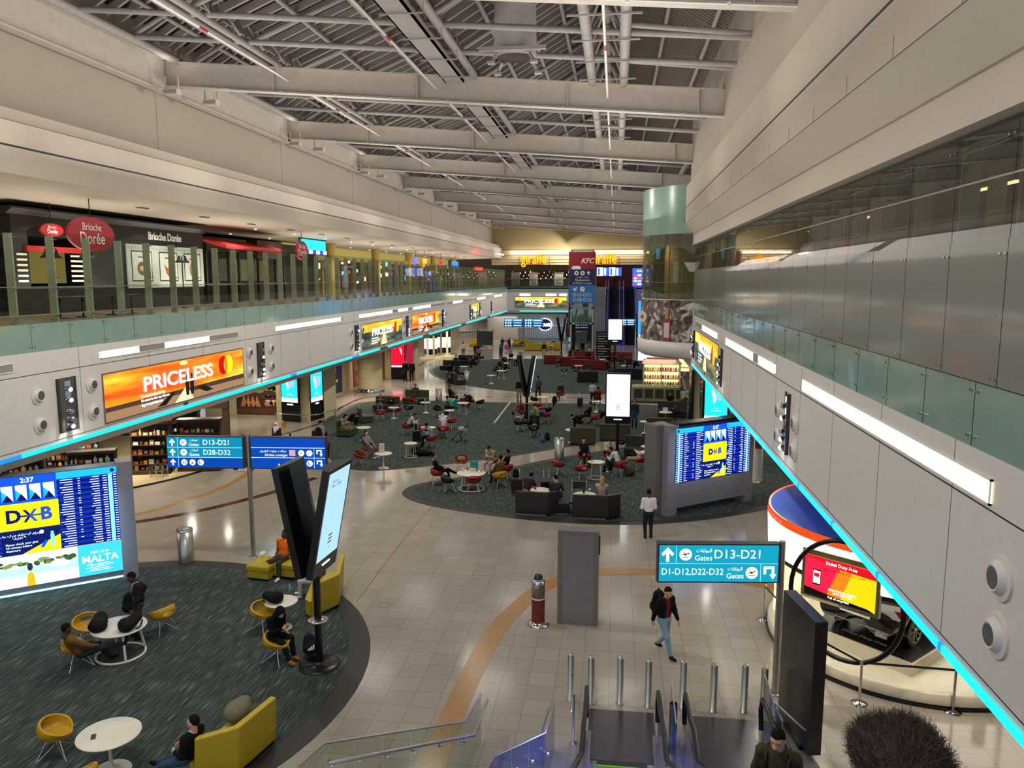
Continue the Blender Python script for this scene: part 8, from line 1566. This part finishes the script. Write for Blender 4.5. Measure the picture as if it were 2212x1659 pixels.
# perfume shop with a blue totem under the tower side
t = thing('lit_shop', 'brightly lit shop with a blue vertical sign beyond the round tower', 'shop', (2.9, 98, 0)); b = B(); b.box((0, 0, 0), (1.9, .3, 2.0), glow('shop_white', 'F0FAFC', 2.2)); b.box((1.9, 0, .4), (8, .3, 1.7), glow('shop_white_b', 'D8EEF0', 1.5)); b.box((-.1, -.05, 2.0), (1.9, .3, 6.2), glow('shop_sky', '2890F0', 1.7)); b.build('front', t)
b = B(); P_ = Panel(b, (1.3, -.07, 2.2), (0, 0, 1), (-1, 0, 0)); P_.text('PERFUMES', 1.9, .1, .7, glow('shop_navy', '1838B0', 1), 2); b.build('lettering', t)
b = B(); b.box((1.9, -.3, 0), (8, 0, .5), mat('shop_counter_teal', '3A5A5A', .4)); b.build('counter', t)
t = thing('advert_screen', 'red lit advert screen on the concourse wall below the round tower', 'screen', (5.9, 70, 0)); B().box((-.2, 0, .3), (1.6, .2, 3.3), MBLK).build('housing', t); B().box((0, -.03, .9), (1.4, 0, 3.2), glow('screen_red', '', 1)).build('screen', t)
# flower and gift kiosk
KX, KY = 3.2, 57.5; MKG, MKC = mat('kiosk_olive', '7E8254', .5), mat('kiosk_cream', 'B8AE8A', .4)
t = thing('gift_kiosk', 'olive and cream gift kiosk with stepped lit shelves of goods', 'kiosk', (KX, KY, 0))
B().box((-1.9, -.7, .1), (1.9, .7, 1.15), MKG).build('counter', t); b = B()
for k in range(5): b.box((-1.75 + k * .75, -.72, .35), (-1.15 + k * .75, -.7, 1.0), MDG)
b.build('drawer_grille', t); b = B(); b.box((-1.1, .1, 1.15), (1.6, .7, 1.2), MKC); b.box((-1.1, .6, 1.15), (1.6, .7, 2.9), MKC)
for z in (1.65, 2.2, 2.75): b.box((-1.1, .0, z), (1.6, .7, z + .05), MKC)
for x in (-1.1, .2, 1.55): b.box((x, .0, 1.15), (x + .05, .7, 2.8), MKC)
b.hexa([(-1.2, -.1, 2.8), (1.7, -.1, 2.8), (1.7, .8, 2.8), (-1.2, .8, 2.8), (-.8, .2, 3.2), (1.3, .2, 3.2), (1.3, .7, 3.2), (-.8, .7, 3.2)], mat('kiosk_pink', 'B08878', .5)); b.build('shelf_unit', t)
B().box((-1.0, .55, 1.3), (1.5, .58, 2.7), glow('kiosk_glow', 'FFE8A8', 1.2)).build('back_light', t); b = B(); b.box((-2.0, -.8, 0), (2.0, .8, .1), MBLK); b.build('plinth', t)
q = random.Random(5); gm_ = [mat('kiosk_item_%d' % i, c, .4) for i, c in enumerate(('C83020', 'E0C060', 'D88830', 'F0E8D0', '7A9A40', 'A03050'))]; im = {}
for z in (1.2, 1.7, 2.25):
    for k in range(14):
        i = q.randrange(6)
        if i not in im: im[i] = B().lathe([(.07, 0), (.08, .15), (.05, .25), (0, .27)], (0, 0, 0), gm_[i], 10).mesh('jar')
        o = link('gift_jar', im[i], None, (KX - .95 + k * .185, KY + .25 + q.uniform(-.08, .08), z)); tag(o, 'colourful jar on the lit shelves of the gift kiosk', 'jar', 'jars on the gift kiosk')
for k in range(16):
    o = link('glass_cup', cover('gcup', lambda: B().lathe([(.04, 0), (.06, .14), (.055, .14), (.035, .01)], (0, 0, 0), MCHR, 10).mesh('cup')), None, (KX - 1.7 + k * .22, KY - .4 + (k % 2) * .2, 1.15)); tag(o, 'small shiny cup on the front counter of the gift kiosk', 'cup', 'cups on the kiosk counter')
area('kiosk_lamp', (KX, KY - .6, 3.1), 2.5, 45, WARM)
t = thing('cosmetics_stand', 'tall olive and cream stand with lit shelves right of the gift kiosk', 'display', (5.3, 60.5, 0)); B().box((-.6, -.5, 0), (.6, .5, 1.3), MKG).build('base', t); b = B(); b.box((-.5, .3, 1.3), (.5, .4, 3.2), MKC); b.box((-.5, -.3, 3.1), (.5, .4, 3.3), MKC); b.box((-.5, -.3, 2.2), (.5, .4, 2.24), MKC); b.box((-.52, -.3, 1.3), (-.45, .4, 3.2), MKC); b.build('shelf_unit', t); B().box((-.4, .25, 1.4), (.4, .29, 3.0), glow('kiosk_glow', '', 1)).build('back_light', t)
t = thing('flower_display', 'big bunch of red flowers in a green vase beside the cosmetics stand', 'flowers', (5.9, 55.0, 0)); B().lathe([(.18, 0), (.22, .9), (.18, 1.1)], (0, 0, 0), mat('vase_green', '2A4A2A', .3), 16).build('vase', t); b = B()
for k in range(26): b.ell((q.gauss(0, .28), q.gauss(0, .2), 1.5 + q.random() * .7), (.1, .1, .08), gm_[0] if k % 4 else gm_[1], 8)
for k in range(8): b.tube([(0, 0, 1.0), (q.gauss(0, .2), q.gauss(0, .15), 1.6)], .015, mat('vase_green', '', 0), 5)
b.build('flowers', t); o = B().box((4.7, 56.2, 0), (6.8, 56.4, 2.4), mm_).build('floral_screen'); tag(o, 'flower patterned screen panel behind the red flowers', 'panel')
t = thing('oyster_counter', 'round glowing cream counter with bottles left of the gift kiosk', 'counter', (.6, 60, 0)); B().lathe([(.5, 0), (.5, 1.0), (.75, 1.05), (.75, 1.1), (0, 1.1)], (0, 0, 0), mat('counter_amber', 'D8A860', .3), 28).build('body', t); b = B()
for k in range(5): b.lathe([(.05, 0), (.05, .25), (.02, .3), (.02, .4), (0, .4)], (-.3 + k * .15, (k % 2) * .15, 1.1), gm_[k], 8)
b.build('bottle_display', t); area('counter_lamp', (.6, 59.5, 2.5), .5, 15, WARM)
# white information column behind the grey flight board, high table, luggage cart, pushchair, small items
p = G(1633, 1040); t = thing('information_column', 'white round column with a small red and blue notice behind the grey flight board', 'column', (p.x, p.y, 0)); B().lathe([(.26, 0), (.26, 2.2)], (0, 0, 0), MWHT, 24).build('shaft', t); B().lathe([(.4, 0), (.4, .06), (.36, .08), (.26, .08)], (0, 0, 0), MST, 24).build('base', t); b = B(); b.box((-.15, -.29, 1.55), (.15, -.26, 1.95), mat('notice_red', 'A03030', .5)); b.box((-.13, -.295, 1.62), (.13, -.29, 1.88), mat('notice_blue', '28407A', .5)); b.build('notice', t)
p = G(1250, 1085); t = thing('luggage_cart', 'empty steel luggage cart standing behind the dark sofas', 'cart', (p.x, p.y, FZ)); b = B()
for x in (-.3, .3): b.tube([(x, -.3, .08), (x, .4, .1), (x, .45, 1.0)], .018, MCHR, 6)
for z in (.1, .5, .75): b.tube([(-.3, .4 if z > .2 else -.3, z), (.3, .4 if z > .2 else -.3, z)], .015, MCHR, 6)
b.tube([(-.3, .45, 1.0), (.3, .45, 1.0)], .022, MBLK, 6); b.build('frame', t); B().box((-.26, .38, .45), (.26, .42, .75), MDG).build('panel', t)
for x in (-.3, .3): B().lathe([(0, 0), (.06, .02), (.06, .05), (0, .07)], (x, -.25, 0), MBLK, 10).build('wheel', t)
p = G(992, 955); t = thing('pushchair', 'folded dark pushchair with a white cloth beside the red chairs', 'pushchair', (p.x, p.y, FZ), R(30)); b = B(); b.tube([(-.25, .4, .1), (.0, 0, .55), (.35, -.45, 1.0)], .018, MBLK, 6); b.tube([(.25, .4, .1), (.1, 0, .55), (.4, -.4, 1.0)], .018, MBLK, 6); b.tube([(-.25, -.3, .1), (.3, .1, .75)], .018, MBLK, 6); b.build('frame', t)
for x, y in ((-.25, .4), (.25, .4), (-.25, -.3), (.25, -.3)): b = B(); b.tube([(x - .02, y, .09), (x + .02, y, .09)], .09, MBLK, 14); b.build('wheel', t)
blob('cloth', [('e', (.15, 0, .7), (.22, .25, .16)), ('e', (.3, -.1, .6), (.12, .15, .2))], .03, cloth('9A9890'), t)
def item(name, label, cat, at, z, prof, col, rz=0, box=None):
    p = G(at[0], at[1], z); m = mat('item_' + col, col, .4); b = B(); b.lathe(prof, (0, 0, 0), m, 12) if prof else b.box(*box, m); o = b.build(name, None, (p.x, p.y, z + FZ - .001), R(rz)); return tag(o, label, cat)
CUP = [(0, 0), (.035, 0), (.045, .12), (.0, .12)]; item('paper_cup', 'red paper cup on the table by the dark sofa', 'cup', (1156, 1058), .72, CUP, 'B01818'); item('paper_cup', 'white paper cup on the busy table nearest the black sweater', 'cup', (1000, 1018), .72, CUP, 'C8C0B8'); item('paper_cup', 'brown paper cup on the busy table', 'cup', (1010, 1016), .72, CUP, '8A4A28'); item('paper_cup', 'orange drink cup on the busy table nearest the mustard chair', 'cup', (1040, 1020), .72, CUP, 'C87828')
item('snack_box', 'white and orange snack box on the busy table', 'box', (1022, 1018), .72, None, 'D8C8B0', 20, ((-.12, -.08, 0), (.12, .08, .12))); item('tote_bag', 'teal tote bag standing on the busy table', 'bag', (1024, 1017), .72, None, '18888E', -20, ((-.16, -.06, 0), (.16, .06, .42))); item('paper_bag', 'tall white and red paper bag on the pedestal table', 'bag', (825, 978), .72, None, 'C8B8B0', 10, ((-.12, -.08, 0), (.12, .08, .42))); item('bottle', 'black bottle on the white table before the blonde woman', 'bottle', (1261, 1066), .72, [(0, 0), (.04, 0), (.04, .2), (.02, .26), (0, .28)], '101012')
item('cup', 'clear cup on the white table before the blonde woman', 'cup', (1274, 1062), .72, CUP, 'A8C0C8'); item('cup', 'red cup on the small table beside the black chair', 'cup', (957, 899), .72, CUP, 'B81820'); item('water_bottle', 'clear water bottle on the table before the olive sofa', 'bottle', (918, 870), .72, [(0, 0), (.04, 0), (.04, .22), (.02, .28), (0, .3)], '90A8B8'); item('phone', 'black phone on the slim ring-base table', 'phone', (1278, 997), .78, None, '101012', 60, ((-.04, -.08, 0), (.04, .08, .012))); item('laptop', 'dark laptop on the round table by the man in white', 'laptop', (916, 926), .72, None, '2A2C30', 20, ((-.16, -.11, 0), (.16, .11, .02)))
item('plastic_bag', 'white bag lying on the table in the dark sofa corner', 'bag', (1437, 888), .72, None, 'C8D0D0', 10, ((-.14, -.08, 0), (.14, .08, .2)))
p = G(1063, 1005); o = lump('shopping_bag', 'white and red printed bag behind the man in cream', 'bag', (G(1092, 1018).x, G(1092, 1018).y + .5, .17), 'B8A8A0', [('e', (0, 0, 0), (.28, .16, .14)), ('e', (.2, 0, .04), (.14, .1, .08))])
